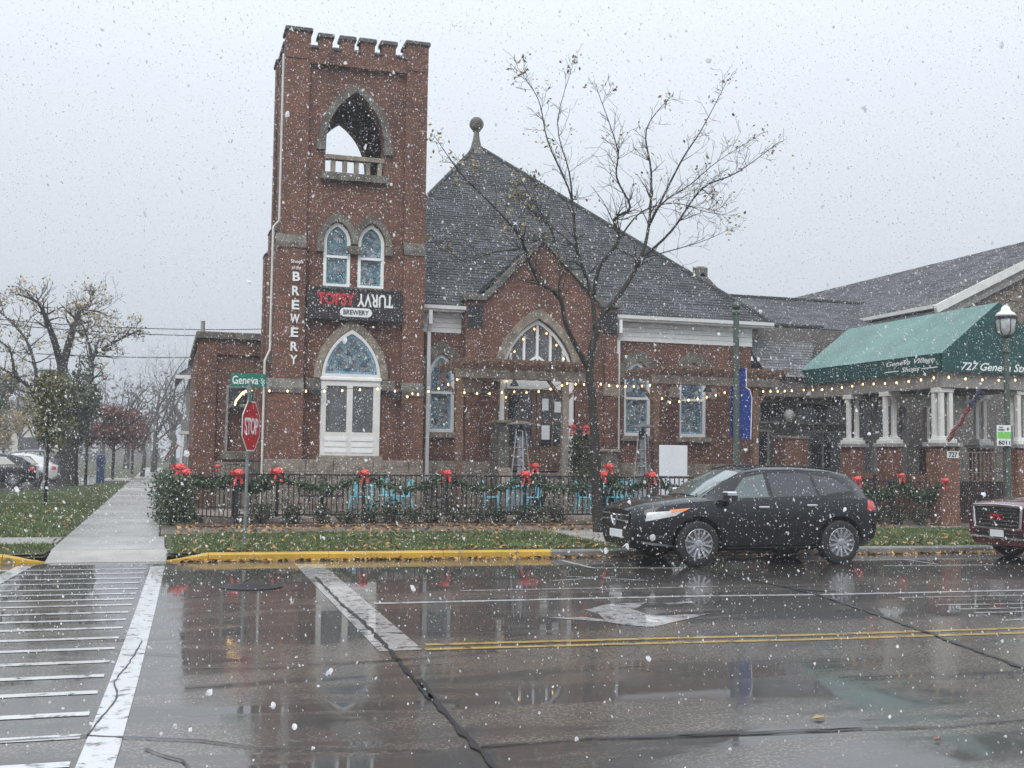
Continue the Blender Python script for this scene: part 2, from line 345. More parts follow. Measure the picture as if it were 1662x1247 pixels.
def roadmat(name, paint=None):
    """wet asphalt: aggregate grain, smooth water film in hollows; with paint: worn line paint over the same surface"""
    m, t, b = newmat(name); L = t.links.new
    tc = N(t, 'ShaderNodeTexCoord'); P = tc.outputs['Object']
    mp = N(t, 'ShaderNodeMapping'); mp.inputs['Scale'].default_value = (.10, .42, 1); mp.inputs['Location'].default_value = (3.1, 1.7, 0); L(P, mp.inputs[0])
    big = N(t, 'ShaderNodeTexNoise', i_Scale=1.9, i_Detail=9.0, i_Roughness=.66, i_Distortion=.8); L(mp.outputs[0], big.inputs['Vector'])
    sp = N(t, 'ShaderNodeSeparateXYZ'); L(P, sp.inputs[0])
    # the gutter side of the crown holds standing water
    g1 = N(t, 'ShaderNodeMapRange', interpolation_type='SMOOTHSTEP'); g1.inputs[1].default_value = 13.6; g1.inputs[2].default_value = 16.4; g1.inputs[3].default_value = 0; g1.inputs[4].default_value = .15; L(sp.outputs[1], g1.inputs[0])
    g2 = N(t, 'ShaderNodeMapRange', interpolation_type='SMOOTHSTEP'); g2.inputs[1].default_value = 17.3; g2.inputs[2].default_value = 18.4; g2.inputs[3].default_value = 0; g2.inputs[4].default_value = -.16; L(sp.outputs[1], g2.inputs[0])
    a1 = N(t, 'ShaderNodeMath', operation='ADD'); L(big.outputs['Fac'], a1.inputs[0]); L(g1.outputs[0], a1.inputs[1])
    a2 = N(t, 'ShaderNodeMath', operation='ADD'); L(a1.outputs[0], a2.inputs[0]); L(g2.outputs[0], a2.inputs[1])
    pud = N(t, 'ShaderNodeMapRange', interpolation_type='SMOOTHSTEP'); pud.inputs[1].default_value = .445; pud.inputs[2].default_value = .575; L(a2.outputs[0], pud.inputs[0])
    gr = N(t, 'ShaderNodeTexVoronoi', i_Scale=42.0); L(P, gr.inputs['Vector'])
    gn = N(t, 'ShaderNodeTexNoise', i_Scale=60.0, i_Detail=3.0); L(P, gn.inputs['Vector'])
    mid = N(t, 'ShaderNodeTexNoise', i_Scale=.9, i_Detail=6.0); L(P, mid.inputs['Vector'])
    cg = ramp(t, gr.outputs['Distance'], [(.05, (.29,.245,.205)), (.5, (.064,.053,.044))])
    cm = ramp(t, mid.outputs['Fac'], [(.3, (.75,.74,.73)), (.7, (1.25,1.24,1.22))])
    mu = N(t, 'ShaderNodeVectorMath', operation='MULTIPLY'); L(cg, mu.inputs[0]); L(cm, mu.inputs[1])
    wet = N(t, 'ShaderNodeMix', data_type='RGBA'); L(pud.outputs[0], wet.inputs[0]); L(mu.outputs[0], wet.inputs[6]); wet.inputs[7].default_value = (.040,.034,.029,1)
    col = wet.outputs[2]
    if paint:
        wn = N(t, 'ShaderNodeTexNoise', i_Scale=7.0, i_Detail=8.0, i_Roughness=.7); L(P, wn.inputs['Vector'])
        wm = N(t, 'ShaderNodeMapRange'); wm.inputs[1].default_value = paint[1]; wm.inputs[2].default_value = paint[1]+.1; L(wn.outputs['Fac'], wm.inputs[0])
        px = N(t, 'ShaderNodeMix', data_type='RGBA'); L(wm.outputs[0], px.inputs[0]); px.inputs[6].default_value = (*paint[0], 1); L(col, px.inputs[7]); col = px.outputs[2]
    L(col, b.inputs['Base Color'])
    ro = N(t, 'ShaderNodeMapRange'); ro.inputs[3].default_value = .075; ro.inputs[4].default_value = .015; L(pud.outputs[0], ro.inputs[0]); L(ro.outputs[0], b.inputs['Coat Roughness']); b.inputs['Roughness'].default_value = .5; b.inputs['Coat Weight'].default_value = .85; b.inputs['Coat IOR'].default_value = 1.55
    bs = N(t, 'ShaderNodeMapRange'); bs.inputs[3].default_value = .55; bs.inputs[4].default_value = .02; L(pud.outputs[0], bs.inputs[0])
    bp = N(t, 'ShaderNodeBump', i_Distance=.006); L(gn.outputs['Fac'], bp.inputs['Height']); L(bs.outputs[0], bp.inputs['Strength']); L(bp.outputs[0], b.inputs['Normal'])
    b.inputs['Specular IOR Level'].default_value = .3
    b2 = N(t, 'ShaderNodeBump', i_Distance=.004); L(gn.outputs['Fac'], b2.inputs['Height']); q = N(t, 'ShaderNodeMath', operation='MULTIPLY'); q.inputs[1].default_value = .35; L(bs.outputs[0], q.inputs[0]); L(q.outputs[0], b2.inputs['Strength']); L(b2.outputs[0], b.inputs['Coat Normal'])
    return m
M['road'] = roadmat('wet_asphalt')
M['line_white'] = roadmat('worn_white_line', ((.58,.58,.58), .53))
M['line_faded'] = roadmat('faded_white_line', ((.40,.39,.385), .50))
M['line_yellow'] = roadmat('worn_yellow_line', ((.48,.32,.07), .52))

def text_mesh(s, size, mat_, depth=.01, bold=0., shear=0., name='letter'):
    cu = bpy.data.curves.new('letters', 'FONT'); cu.body = s; cu.size = size; cu.extrude = depth; cu.offset = bold; cu.shear = shear
    cu.align_x = 'CENTER'; cu.align_y = 'CENTER'; cu.resolution_u = 3
    o = bpy.data.objects.new('letters', cu); COL.objects.link(o)
    dg = bpy.context.evaluated_depsgraph_get(); me = bpy.data.meshes.new_from_object(o.evaluated_get(dg))
    bpy.data.objects.remove(o); me.materials.clear(); me.materials.append(mat_); me.name = name
    return me
def fit_text(me, w, h):
    """scale a text mesh in its own plane to w x h, centred"""
    co = np.empty(len(me.vertices)*3); me.vertices.foreach_get('co', co); co = co.reshape(-1,3)
    lo = co.min(0); hi = co.max(0); c = (lo+hi)/2
    co -= [c[0], c[1], 0]; co[:,0] *= w/max(hi[0]-lo[0],1e-6); co[:,1] *= h/max(hi[1]-lo[1],1e-6)
    me.vertices.foreach_set('co', co.ravel()); me.update(); return me
FRONT = Matrix(((1,0,0,0),(0,0,-1,0),(0,1,0,0),(0,0,0,1)))          # text plane -> facing -Y
def put_text(s, parent, x, y, z, w, h, m, depth=.012, bold=0., shear=0., name='letter', R=FRONT, local=False):
    me = fit_text(text_mesh(s, .3, m, depth, bold, shear, name), w, h)
    return link(name, me, parent, local, M_=Matrix.Translation((x,y,z)) @ R)

# ================================================================ GROUND
KZ = .13                                           # kerb height: lawns and pavements lie at KZ
def kerbY(x): return 19.22 - .031*x
struct(MB().add([(-250,-60,-.03),(290,-60,-.03),(290,325,-.03),(-250,325,-.03)], [(0,1,2,3)]).build('ground', M['ground']))
road = struct(MB().add([(-120,-59,0),(160,-59,0),(160,kerbY(160),0),(60,kerbY(60),0),(-60,kerbY(-60),0),(-120,kerbY(-120),0)], [(0,1,2,3,4,5)]).build('road', M['road']))
def on_road(name, pix, m, z=.004, jag=0.):
    P = [G(x, y) for x, y in pix]
    return MB().add([(p.x, p.y, z) for p in P], [tuple(range(len(P)))]).build(name, m, road, recalc=False)
def strip(name, pix, w, m, z=.004, jit=0., world=False):
    """ribbon of width w along ground points"""
    P = [Vector(p) if world else G(*p) for p in pix]
    Q = []
    for a, b in zip(P, P[1:]):
        n = max(1, int((b-a).length/.11)) if jit else 1
        for k in range(n): Q.append(a.lerp(b, k/n))
    Q.append(P[-1]); L_, R_ = [], []
    for i, p in enumerate(Q):
        d = (Q[min(i+1,len(Q)-1)]-Q[max(i-1,0)]); d.z = 0; d.normalize(); nrm = Vector((-d.y, d.x, 0))
        j = nrm*rnd.uniform(-jit, jit)*.6; w1, w2 = (w*rnd.uniform(.25,1.2), w*rnd.uniform(.25,1.2)) if jit else (w, w)
        L_.append(p+j+nrm*w1/2); R_.append(p+j-nrm*w2/2)
    n = len(Q); vs = [(p.x,p.y,z) for p in L_+R_]
    return MB().add(vs, [(i, n+i, n+i+1, i+1) for i in range(n-1)]).build(name, m, road, recalc=False)
# crosswalk
for y in (924,931,939,946.5,956,964,972.7,982,994,1006,1019,1035,1052,1073,1095.7,1122,1156,1192,1236):
    p = G(200, y); th = .06
    MB().add([(-2.45,p.y-th,.004),(-.2-(18.4-p.y)*.022,p.y-th,.004),(-.2-(18.4-p.y)*.022,p.y+th,.004),(-2.45,p.y+th,.004)], [(0,1,2,3)]).build('crosswalk_bar', M['line_white'], road, recalc=False)
strip('crosswalk_edge_line', [(256,920),(238,985),(203,1100),(165,1215),(120,1340)], .21, M['line_white'], .006)
strip('crosswalk_edge_line', [(40,920),(0,941),(-60,975),(-300,1110)], .22, M['line_white'], .006)
on_road('stop_line', [(478,916),(523,916),(686,1055),(615,1058)], M['line_faded'])
def z3(x, y): return (600+x/2.374, 880+y/2.374)
def z2(x, y): return (x/2.374, 880+y/2.374)
def z4(x, y): return (1100+x/2.957, 880+y/2.957)
strip('lane_line', [(607,980),(1100,968.5),(1340,965.5),(1662,958.5),(1900,953)], .12, M['line_white'])
for dy in (0, 7.5): strip('centre_line', [(690,1047+dy),(1100,1036+dy),(1300,1031.5+dy),(1662,1020+dy),(1900,1012+dy)], .11, M['line_yellow'])
on_road('turn_arrow', [z3(*p) for p in ((685,292),(820,289),(905,300),(880,276),(828,262),(920,240),(1070,231),(1020,262),(1085,286),(1315,276),(1090,329),(980,320),(905,308))], M['line_faded'])
on_road('turn_arrow_tail', [z3(*p) for p in ((1130,236),(1240,228),(1250,236),(1150,242))], M['line_faded'])
strip('parking_line', [z3(735,70), z3(858,100)], .10, M['line_white']); strip('parking_line', [z3(858,101), z3(1200,101)], .10, M['line_white'], .0055)
strip('parking_line', [z4(990,115), z4(1520,110)], .10, M['line_white']); strip('parking_line', [z4(1085,84), z4(1250,108)], .09, M['line_white'], .0055)
for a, b in (((1240,303),(1900,292)),((1340,323),(1900,312)),((1430,340),(1900,330)),((1560,376),(1900,364)),((1060,268),(1700,255))):
    strip('hatch_line', [z4(*a), z4(*b)], .10, M['line_faded'])
for a, b in (((350,188),(900,178)),((700,150),(950,135)),((760,133),(1060,148)),((880,183),(1340,172))):
    strip('old_line', [z3(*a), z3(*b)], .10, M['line_faded'])
for pts, w in (([z2(1215,135),z2(1300,225),z2(1420,330),z2(1500,420),z2(1560,490),z2(1662,610)], .07),
               ([z3(190,530),z3(330,710),z3(490,870),z3(560,960)], .08), ([z3(0,352),z3(450,345),z3(850,312),z3(1010,318)], .03),
               ([z3(-250,470),z3(0,465),z3(500,425)], .03), ([z3(430,792),z3(850,760),z3(1250,750),z3(1662,733),z3(1900,720)], .05),
               ([z4(100,130),z4(480,210),z4(690,260),z4(940,345),z4(1180,430),z4(1560,570),z4(1800,660)], .10),
               ([z4(500,215),z4(600,230),z4(760,238)], .22), ([z4(0,935),z4(500,910),z4(1280,890),z4(1662,855),z4(1900,830)], .045),
               ([z2(700,222),z2(870,200),z2(1215,180)], .05), ([z2(700,488),z2(1100,485),z2(1662,450)], .03), ([z2(-50,775),z2(330,750),z2(780,768),z2(1000,800),z2(1662,805)], .035),
               ([z2(330,760),z2(450,600),z2(440,540),z2(520,440),z2(545,380)], .022), ([z2(520,430),z2(690,440)], .025), ([z2(555,800),z2(700,845),z2(760,900)], .025),
               ([z3(860,235),z3(1000,236),z3(1300,238)], .03), ([z2(1220,150),z2(1010,110),z2(930,160)], .03)):
    strip('crack_seal', pts, w*.75, M['tar'], .009, jit=.014)
mh = thing('manhole_cover', 'dark round iron manhole cover in the wet road by the crosswalk', 'manhole', (G(408,953).x, G(408,953).y, .002))
MB().lathe([(.40,0),(.40,.012),(.36,.012)], tuple(mh.location), 28).build('rim', M['iron'], mh)
MB().lathe([(.345,0),(.345,.008),(.001,.009)], tuple(mh.location), 28).build('lid', M['tar'], mh)
for k in range(5): MB().box(mh.location.x-.25, mh.location.x+.25, mh.location.y-.2+k*.1, mh.location.y-.17+k*.1, .010, .016).build('rib', M['iron'], mh)

# kerbs: real step; each poured length its own piece
kerb = struct(bpy.data.objects.new('kerb', None)); COL.objects.link(kerb)
def kerb_piece(x0, x1, m, ramp0=False, ramp1=False):
    prof = [(0,-.02),(0,KZ-.03),(.025,KZ),(.16,KZ),(.16,-.02)]
    vs = []
    for x, low in ((x0, ramp0), (x1, ramp1)):
        for a, z in prof: vs.append((x, kerbY(x)+a, (min(z, .012) if low else z)))
    n = 5; fs = [(i, (i+1)%n, n+(i+1)%n, n+i) for i in range(n)] + [(4,3,2,1,0),(5,6,7,8,9)]
    MB().add(vs, fs).build('kerb_stone', m, kerb)
kerb_piece(.1,.75,M['kerb_yellow'],ramp0=True)
xk = .757
while xk < 6.4: kerb_piece(xk, xk+1.95, M['kerb_yellow']); xk += 1.958
XYE = xk
while xk < 46: kerb_piece(xk, xk+3.0, M['kerb']); xk += 3.008
kerb_piece(-2.35,-1.75,M['kerb_yellow'],ramp1=True)
xk = -5.2
while xk > -30: kerb_piece(xk, xk+2.84, M['kerb_yellow']); xk -= 2.85
# corner ramp and pavements (slabs are separate pours)
pav = struct(bpy.data.objects.new('pavement', None)); COL.objects.link(pav)
MB().add([(-1.74,kerbY(-1.74)+.003,.006),(.09,kerbY(0)+.003,.006),(.16,20.2,KZ-.01),(-1.72,20.2,KZ-.01),(-1.74,kerbY(0)+.003,-.05),(.09,kerbY(0)+.003,-.05),(.16,20.2,-.05),(-1.72,20.2,-.05)],
         [(0,1,2,3),(0,4,5,1),(1,5,6,2),(2,6,7,3),(3,7,4,0)]).build('ramp_slab', M['concrete'], pav)
slabm = [mat('concrete_slab_%d' % k, (c*1.0, c*.965, c*.90), r, .2, 1.1, bump=.25, bscale=60) for k, (c, r) in enumerate(((.31,.32),(.285,.26),(.33,.38),(.30,.24)))]
def slab(x0, x1, y0, y1, z=KZ, ms=None):
    g = .014; d = rnd.uniform(-.004,.004)
    MB().cbox(x0+g, x1-g, y0+g, y1-g, z-.1, z+d, .008).build('slab', (ms or slabm)[rnd.randrange(4)], pav)
y = 20.21
while y < 120: slab(-1.75, .085 if y < 22.6 else -.02, y, y+1.45); y += 1.45
x = -.01
walkm = [mat('wet_walk_%d' % k, c, .3, .3, 1.2, bump=.25, bscale=60) for k, c in enumerate(((.19,.165,.14),(.165,.142,.12),(.205,.18,.15),(.178,.155,.13)))]
while x < 30: slab(x, x+1.5, 23.95, 25.75, KZ, walkm); x += 1.5
x = -12.0
while x < -1.8: slab(x, min(x+1.5,-1.76), 21.6, 23.1); x += 1.5
slab(8.2, 9.7, 20.9, 23.94); slab(8.2, 9.7, 19.2, 20.89)
x = -9.0
while x < -1.9: slab(x, min(x+1.4,-1.76), 38.1, 38.5); x += 1.4
# terrain behind the kerb
struct(MB().add([(a,b,KZ-.05) for a,b in ((-120,kerbY(-120)+.1),(-1.75,kerbY(-1.75)+.1),(-1.75,20.21),(.1,20.21),(.1,kerbY(.1)+.1),(120,kerbY(120)+.1),(120,320),(-120,320))], [tuple(range(8))]).build('terrain', M['soil'], recalc=False))
# turf
def turf(name, poly, z=KZ-.015):
    return struct(MB().add([(a,b,z) for a,b in poly]+[(a,b,z-.3) for a,b in poly], [tuple(range(len(poly)))]).build(name, M['soil'], recalc=False))
turf('verge', [(.10,20.2),(.12,19.9),(.16,19.40),(60,17.55),(60,23.94),(.75,23.94),(.16,23.2)])
turf('lawn', [(-40,19.5+1.1),(-2.4,19.48),(-1.78,19.55),(-1.76,20.3),(-1.76,60),(-40,60)])
turf('far_lawn', [(-1.76,60),(-1.76,150),(-60,150),(-60,60)])
turf('bed', [(0,25.76),(60,25.76),(60,60),(0,60)], KZ-.03)
struct(MB().add([(-80,42.5,KZ+.004),(-7.2,41.0,KZ+.004),(-3.2,58.5,KZ+.004),(-3.2,74,KZ+.004),(-80,74,KZ+.004)], [(0,1,2,3,4)]).build('car_park', M['road'], recalc=False))
struct(MB().add([(-3.2,66,KZ+.008),(-1.77,66,KZ+.008),(-1.77,73,KZ+.008),(-3.2,73,KZ+.008)], [(0,1,2,3)]).build('driveway', M['concrete'], recalc=False))
# patio
PZ = .27
patio = struct(MB().box(.75, 18.7, 27.15, 32.4, -.05, PZ-.03).build('patio', M['mulch']))
pvm = [mat('paver_%d' % k, c, .5, .2, 4, bump=.2) for k, c in enumerate(((.24,.19,.165),(.21,.165,.14),(.27,.215,.185)))]
pme = [MB().cbox(0,.585,0,.585,0,.035,.006).mesh('paver', m_) for m_ in pvm]
for i in range(30):
    for j in range(6): link('paver', pme[rnd.randrange(3)], patio, loc=(.78+i*.592, 27.35+j*.592, PZ-.035))
kb = MB().cbox(.9, 18.6, 27.05, 27.32, -.02, PZ, .02).build('patio_kerb', M['stone_base'], patio)
struct(MB().box(.3, 19, 25.78, 27.04, -.05, KZ+.03).build('planting_bed', M['mulch']))

def blades(name, n, fx, m, h=(.03,.075), lean=.03):
    v = np.zeros((n*3,3)); r = np.random.RandomState(len(name)*7+n)
    P = fx(r, n); a = r.uniform(0, 2*PI, n); w = r.uniform(.006,.014,n); hh = r.uniform(*h, n)
    v[0::3,0] = P[:,0]-np.cos(a)*w; v[0::3,1] = P[:,1]-np.sin(a)*w; v[0::3,2] = P[:,2]
    v[1::3,0] = P[:,0]+np.cos(a)*w; v[1::3,1] = P[:,1]+np.sin(a)*w; v[1::3,2] = P[:,2]
    v[2::3,0] = P[:,0]+r.normal(0,lean,n); v[2::3,1] = P[:,1]+r.normal(0,lean,n); v[2::3,2] = P[:,2]+hh
    return fast_mesh(name, v, 3, m)
def fast_mesh(name, v, k, m):
    n = len(v)//k; me = bpy.data.meshes.new(name)
    me.vertices.add(len(v)); me.vertices.foreach_set('co', np.asarray(v, dtype=np.float32).ravel())
    me.loops.add(n*k); me.loops.foreach_set('vertex_index', np.arange(n*k, dtype=np.int32))
    me.polygons.add(n); me.polygons.foreach_set('loop_start', np.arange(0, n*k, k, dtype=np.int32))
    me.update(calc_edges=True); me.materials.append(m); return me
def vg(r, n):
    x = r.uniform(.2, 26, n); y0 = 19.40-.031*x; y = y0 + (23.93-y0)*r.uniform(0,1,n)
    ok = ~((x > 8.2) & (x < 9.7)) & ~((x < .8) & (y > 23.1)); return np.stack([x,y,np.where(ok,KZ-.016,-.5)],1)
stuff(link('grass', blades('verge_grass', 90000, vg, M['grass'])), 'short wet green grass of the strip between the kerb and the pavement', 'grass')
def lg(r, n):
    y = np.concatenate([r.uniform(19.6,42,n//2), r.uniform(20,60,n-n//2)]); x = r.uniform(-9.5,-1.78,n)
    bad = ((y > 21.55) & (y < 23.15)) | ((y > 38.05) & (y < 38.55)) | ((y > 41.0) & (x < -7.0+(y-41)*.228))
    return np.stack([x,y,np.where(bad,-.5,KZ-.016)],1)
stuff(link('grass', blades('lawn_grass', 90000, lg, M['grass'], (.04,.09))), 'short green lawn left of the long pavement', 'grass')
def scatter_leaves(name, n, fx, m, size=(.03,.06), up=.4):
    r = np.random.RandomState(n); P = fx(r, n); a = r.uniform(0,2*PI,n); s = r.uniform(*size, n)
    u = np.stack([np.cos(a), np.sin(a), r.normal(0,up,n)],1)*s[:,None]; w = np.stack([-np.sin(a), np.cos(a), r.normal(0,up,n)],1)*(s*.62)[:,None]
    v = np.empty((n*4,3)); v[0::4] = P-u; v[1::4] = P-w+u*.1; v[2::4] = P+u; v[3::4] = P+w+u*.1
    return fast_mesh(name, v, 4, m)
def fl(r, n):
    x = r.uniform(.3,22,n); y = np.where(r.rand(n) < .55, kerbY(0)-.031*x-np.abs(r.normal(0,.10,n))-.01, kerbY(0)-.031*x+.2+r.rand(n)**2*4.3)
    z = np.where(y > 19.15-.031*x+.1, KZ+.035, .02); return np.stack([x,y,z],1)
stuff(link('leaves', scatter_leaves('gutter_leaves', 2600, fl, M['leaf_brown'])), 'brown and orange leaves lying along the kerb and on the verge', 'leaves')
def fl2(r, n): x = r.uniform(.3,18,n); return np.stack([x, np.where(r.rand(n) < .5, 25.75+np.abs(r.normal(.2,.3,n)), r.uniform(23.9,25.8,n)), np.full(n,KZ+.02)],1)
stuff(link('leaves', scatter_leaves('bed_leaves', 2400, fl2, M['leaf_brown'])), 'fallen yellow leaves caught under the low shrubs along the patio fence', 'leaves')
def fl3(r, n): return np.stack([r.uniform(-9,-1.8,n), r.uniform(19.7,40,n), np.full(n,KZ+.05)],1)
stuff(link('leaves', scatter_leaves('lawn_leaves', 900, fl3, M['leaf_brown'], (.025,.045))), 'fallen leaves scattered over the lawn beside the long pavement', 'leaves')
for (px, py), lab, mm, sz in (((1329,1166),'single orange leaf on the wet road in front of the parked cars','leaf_gold',.06), ((1522,1201),'small reddish leaf on the wet road near the lower right corner','leaf_red',.04)):
    p = G(px, py, .01); lf = MB()
    lf.add([p+Vector((-sz,0,.0)),p+Vector((-sz*.2,-sz*.5,.012)),p+Vector((sz,.01,.004)),p+Vector((.0,sz*.6,.018)),p+Vector((0,0,.0)),p+Vector((sz*1.7,.02,.01))], [(0,1,4),(1,2,4),(2,3,4),(3,0,4),(2,5,4)])
    tag(lf.build('leaf', M[mm]), lab, 'leaf')

# ================================================================ CHURCH
YT, YN, YG = 31.0, 32.0, 31.5
ch = thing('brick_church', 'old red brick church with crenellated corner tower and steep grey hip roof, now a brewery', 'church', (9, 31, 0))
def arch(x0, x1, z0, zs, za, n=10):
    w = (x1-x0)/2; h = za-zs; R = (w*w+h*h)/(2*w); cx = (x0+x1)/2
    a = math.atan2(h, R-w); pts = [(x0,z0)] if z0 <= zs else []; t0 = math.asin(min(1,(z0-zs)/R)) if z0 > zs else 0.
    for k in range(n+1):
        t = t0+(a-t0)*k/n; pts.append((x0+R-R*math.cos(t), zs+R*math.sin(t)))
    for k in range(n-1,-1,-1):
        t = t0+(a-t0)*k/n; pts.append((x1-R+R*math.cos(t), zs+R*math.sin(t)))
    if z0 <= zs: pts.append((x1,z0))
    return pts
def inset_arch(x0, x1, z0, zs, za, t, tb=None): return arch(x0+t, x1-t, z0+(t if tb is None else tb), zs, za-t*1.25)
def voussoirs(parent, x0, x1, zs, za, t, yf, yb, m, per=4):
    A = arch(x0, x1, zs, zs, za, 24)[1:-1]; B = arch(x0-t, x1+t, zs, zs, za+t*1.25, 24)[1:-1]
    n = len(A); cuts = [round(k*(n-1)/(2*per)) for k in range(2*per+1)]
    for a, b in zip(cuts, cuts[1:]):
        inn = A[a:b+1]; out = B[a:b+1]
        c = (sum(p[0] for p in inn+out)/len(inn+out), sum(p[1] for p in inn+out)/len(inn+out))
        poly = [(c[0]+(p[0]-c[0])*.985, c[1]+(p[1]-c[1])*.985) for p in out + inn[::-1]]
        MB().plate(poly, [], yf-rnd.uniform(0,.008), yb).build('voussoir', m, parent)
def lancet(x0, x1, z0, zs, za, y, border='blueglass', t=.075, rail=None, stone=None, sill=None, per=4, bt=.05, pane='stained', frame='white'):
    """arched sash window in an opening: white frame, leaded pane with coloured border, rail, stone arch and sill"""
    wn = MB().plate(arch(x0,x1,z0,zs,za), [inset_arch(x0,x1,z0,zs,za,t)], y-.02, y+.12).build('window', M[frame], ch)
    i = (x0+t, x1-t, z0+t, zs, za-t*1.25)
    if bt:
        MB().plate(arch(*i), [inset_arch(*i, bt)], y+.045, y+.06).build('border_glass', M[border], wn)
    MB().plate(inset_arch(*i, -.01), [], y+.052, y+.058).build('pane', M[pane], wn)
    if rail is not None:
        MB().box(x0+t*.6, x1-t*.6, y-.035, y+.05, rail-.035, rail+.035).build('meeting_rail', M[frame], wn)
        if bt: MB().box(x0+t, x1-t, y+.035, y+.0515, rail-.09, rail-.035).build('border_glass', M[border], wn)
    if stone: voussoirs(wn, x0-.01, x1+.01, zs, za+.01, stone, y-.13, y+.05, M['stone'], per)
    if sill: MB().cbox(x0-.12, x1+.12, y-.24, y+.05, z0-.16, z0-.012, .012).build('sill', M[sill], wn)
    return wn

TX0, TX1 = 2.90, 6.90
TB = 34.4
zC, zM, zP = 13.04, 13.40, 13.47      # crenel floor, merlon top, pier top
# tower front wall panel with openings
bx0, bx1, bz0, bzs, bza = WX(530,220,YT), WX(624.5,230,YT), 9.58, 10.45, 11.92
w1 = (WX(526,420,YT), WX(569.5,420,YT), WZ(548,465,YT), WZ(548,392,YT), WZ(548,360,YT))
w2 = (WX(582,420,YT), WX(624.5,420,YT), WZ(603,466,YT), WZ(603,398,YT), WZ(603,367,YT))
zb_ = min(w1[2], w2[2]); w1 = (w1[0],w1[1],zb_,w1[3],w1[4]); w2 = (w2[0],w2[1],zb_,w1[3],w1[4])
w3 = (WX(521,640,YT), WX(617,640,YT), WZ(568,740,YT), WZ(568,616,YT), WZ(570,535,YT))
belf = arch(bx0,bx1,bz0,bzs,bza)
MB().plate([(TX0+.3,PZ-.2),(TX1-.3,PZ-.2),(TX1-.3,zC),(TX0+.3,zC)], [belf, arch(*w1), arch(*w2), arch(*w3)], YT+.12, YT+.5).build('tower_wall', M['brick'], ch)
MB().plate([(TX0+.3,PZ-.2),(TX1-.3,PZ-.2),(TX1-.3,zC),(TX0+.3,zC)], [belf], TB-.4, TB).build('tower_wall', M['brick'], ch)
sarch = arch(YT+1.0, TB-1.0, bz0, bzs, bza)
for xa, xb in ((TX0+.06, TX0+.4), (TX1-.4, TX1-.06)):
    MB().plate([(YT+.2,PZ-.2),(TB-.3,PZ-.2),(TB-.3,zC),(YT+.2,zC)], [], xa, xb, 'X').build('tower_wall', M['brick'], ch)
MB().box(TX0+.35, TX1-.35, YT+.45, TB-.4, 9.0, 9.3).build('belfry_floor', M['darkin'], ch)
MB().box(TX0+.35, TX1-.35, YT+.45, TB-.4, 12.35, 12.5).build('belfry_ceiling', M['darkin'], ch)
# corner pilasters, thickening downwards
for sx, (xa, xb) in ((-1, (TX0, TX0+.66)), (1, (TX1-.62, TX1))):
    lvl = ((12.7, zP, 0, 0), (WZ(480,395,YT), 12.7, 0, 0), (WZ(470,630,YT), WZ(480,395,YT), .14, .12), (1.55, WZ(470,630,YT), .28, .26))
    for k, (za_, zb2, pf, ps) in enumerate(lvl):
        x0_, x1_ = (xa-(ps if sx < 0 else 0), xb)
        MB().box(x0_, x1_, YT-pf*(.55 if sx > 0 else 1)-(.03 if k == 0 else 0), YT+.7, za_, zb2).build('corner_pilaster', M['brick'], ch)
        MB().box(x0_, x1_, TB-.6, TB+.05, za_, zb2).build('corner_pilaster', M['brick'], ch)
    MB().cbox(xa-.05, xb+.05, YT-.08, YT+.75, zP, zP+.10, .02).build('coping_stone', M['coping'], ch)
    MB().cbox(xa-.05, xb+.05, TB-.65, TB+.1, zP, zP+.10, .02).build('coping_stone', M['coping'], ch)
    for zz, pf, ps, pl in ((WZ(480,395,YT), .17, .15, 0), (WZ(470,630,YT), .32, .30, .14)):   # sloped weathering stones
        x0_, x1_ = (xa-(ps if sx < 0 else .0), xb); pf *= (.6 if sx > 0 else 1); pl *= (.55 if sx > 0 else 1)
        MB().add([(x0_,YT-pf,zz-.14),(x1_,YT-pf,zz-.14),(x1_,YT-pf,zz),(x0_,YT-pf,zz),(x0_+(.1 if sx<0 else 0),YT-pl+.01,zz+.26),(x1_,YT-pl+.01,zz+.26),(x0_,YT+.05,zz-.14),(x1_,YT+.05,zz-.14),(x1_,YT+.05,zz+.26),(x0_,YT+.05,zz+.26)],
                 [(0,1,2,3),(3,2,5,4),(0,6,7,1),(1,7,8,5,2),(0,3,4,9,6),(4,5,8,9)]).build('weathering_stone', M['stone'], ch)
# side buttress pilasters on the street side, left
for za_, zb2, xo, yb in ((1.55, 4.3, .42, 1.3), (4.3, 8.0, .22, 1.1), (1.55, 4.0, .42, 3.2), (4.0, 7.6, .22, 3.2)):
    y_ = YT+.9 if yb < 2 else TB-.9
    MB().box(TX0-xo, TX0+.1, y_, y_+.8, za_, zb2).build('buttress', M['brick'], ch)
    MB().add([(TX0-xo-.03,y_-.03,zb2),(TX0-xo-.03,y_+.83,zb2),(TX0+.07,y_+.83,zb2+.35),(TX0+.07,y_-.03,zb2+.35),(TX0+.07,y_-.03,zb2),(TX0+.07,y_+.83,zb2)], [(0,1,2,3),(0,3,4),(1,5,2),(0,4,5,1)]).build('weathering_stone', M['stone'], ch)
MB().tube([(TX0-.04,YT+.36,12.9),(TX0-.04,YT+.36,8.2),(TX0-.20,YT+.36,8.0),(TX0-.20,YT+.36,4.6),(TX0-.33,YT+.36,4.3),(TX0-.33,YT+.36,.4)], .035, 8).build('conduit', M['offwhite'], ch)
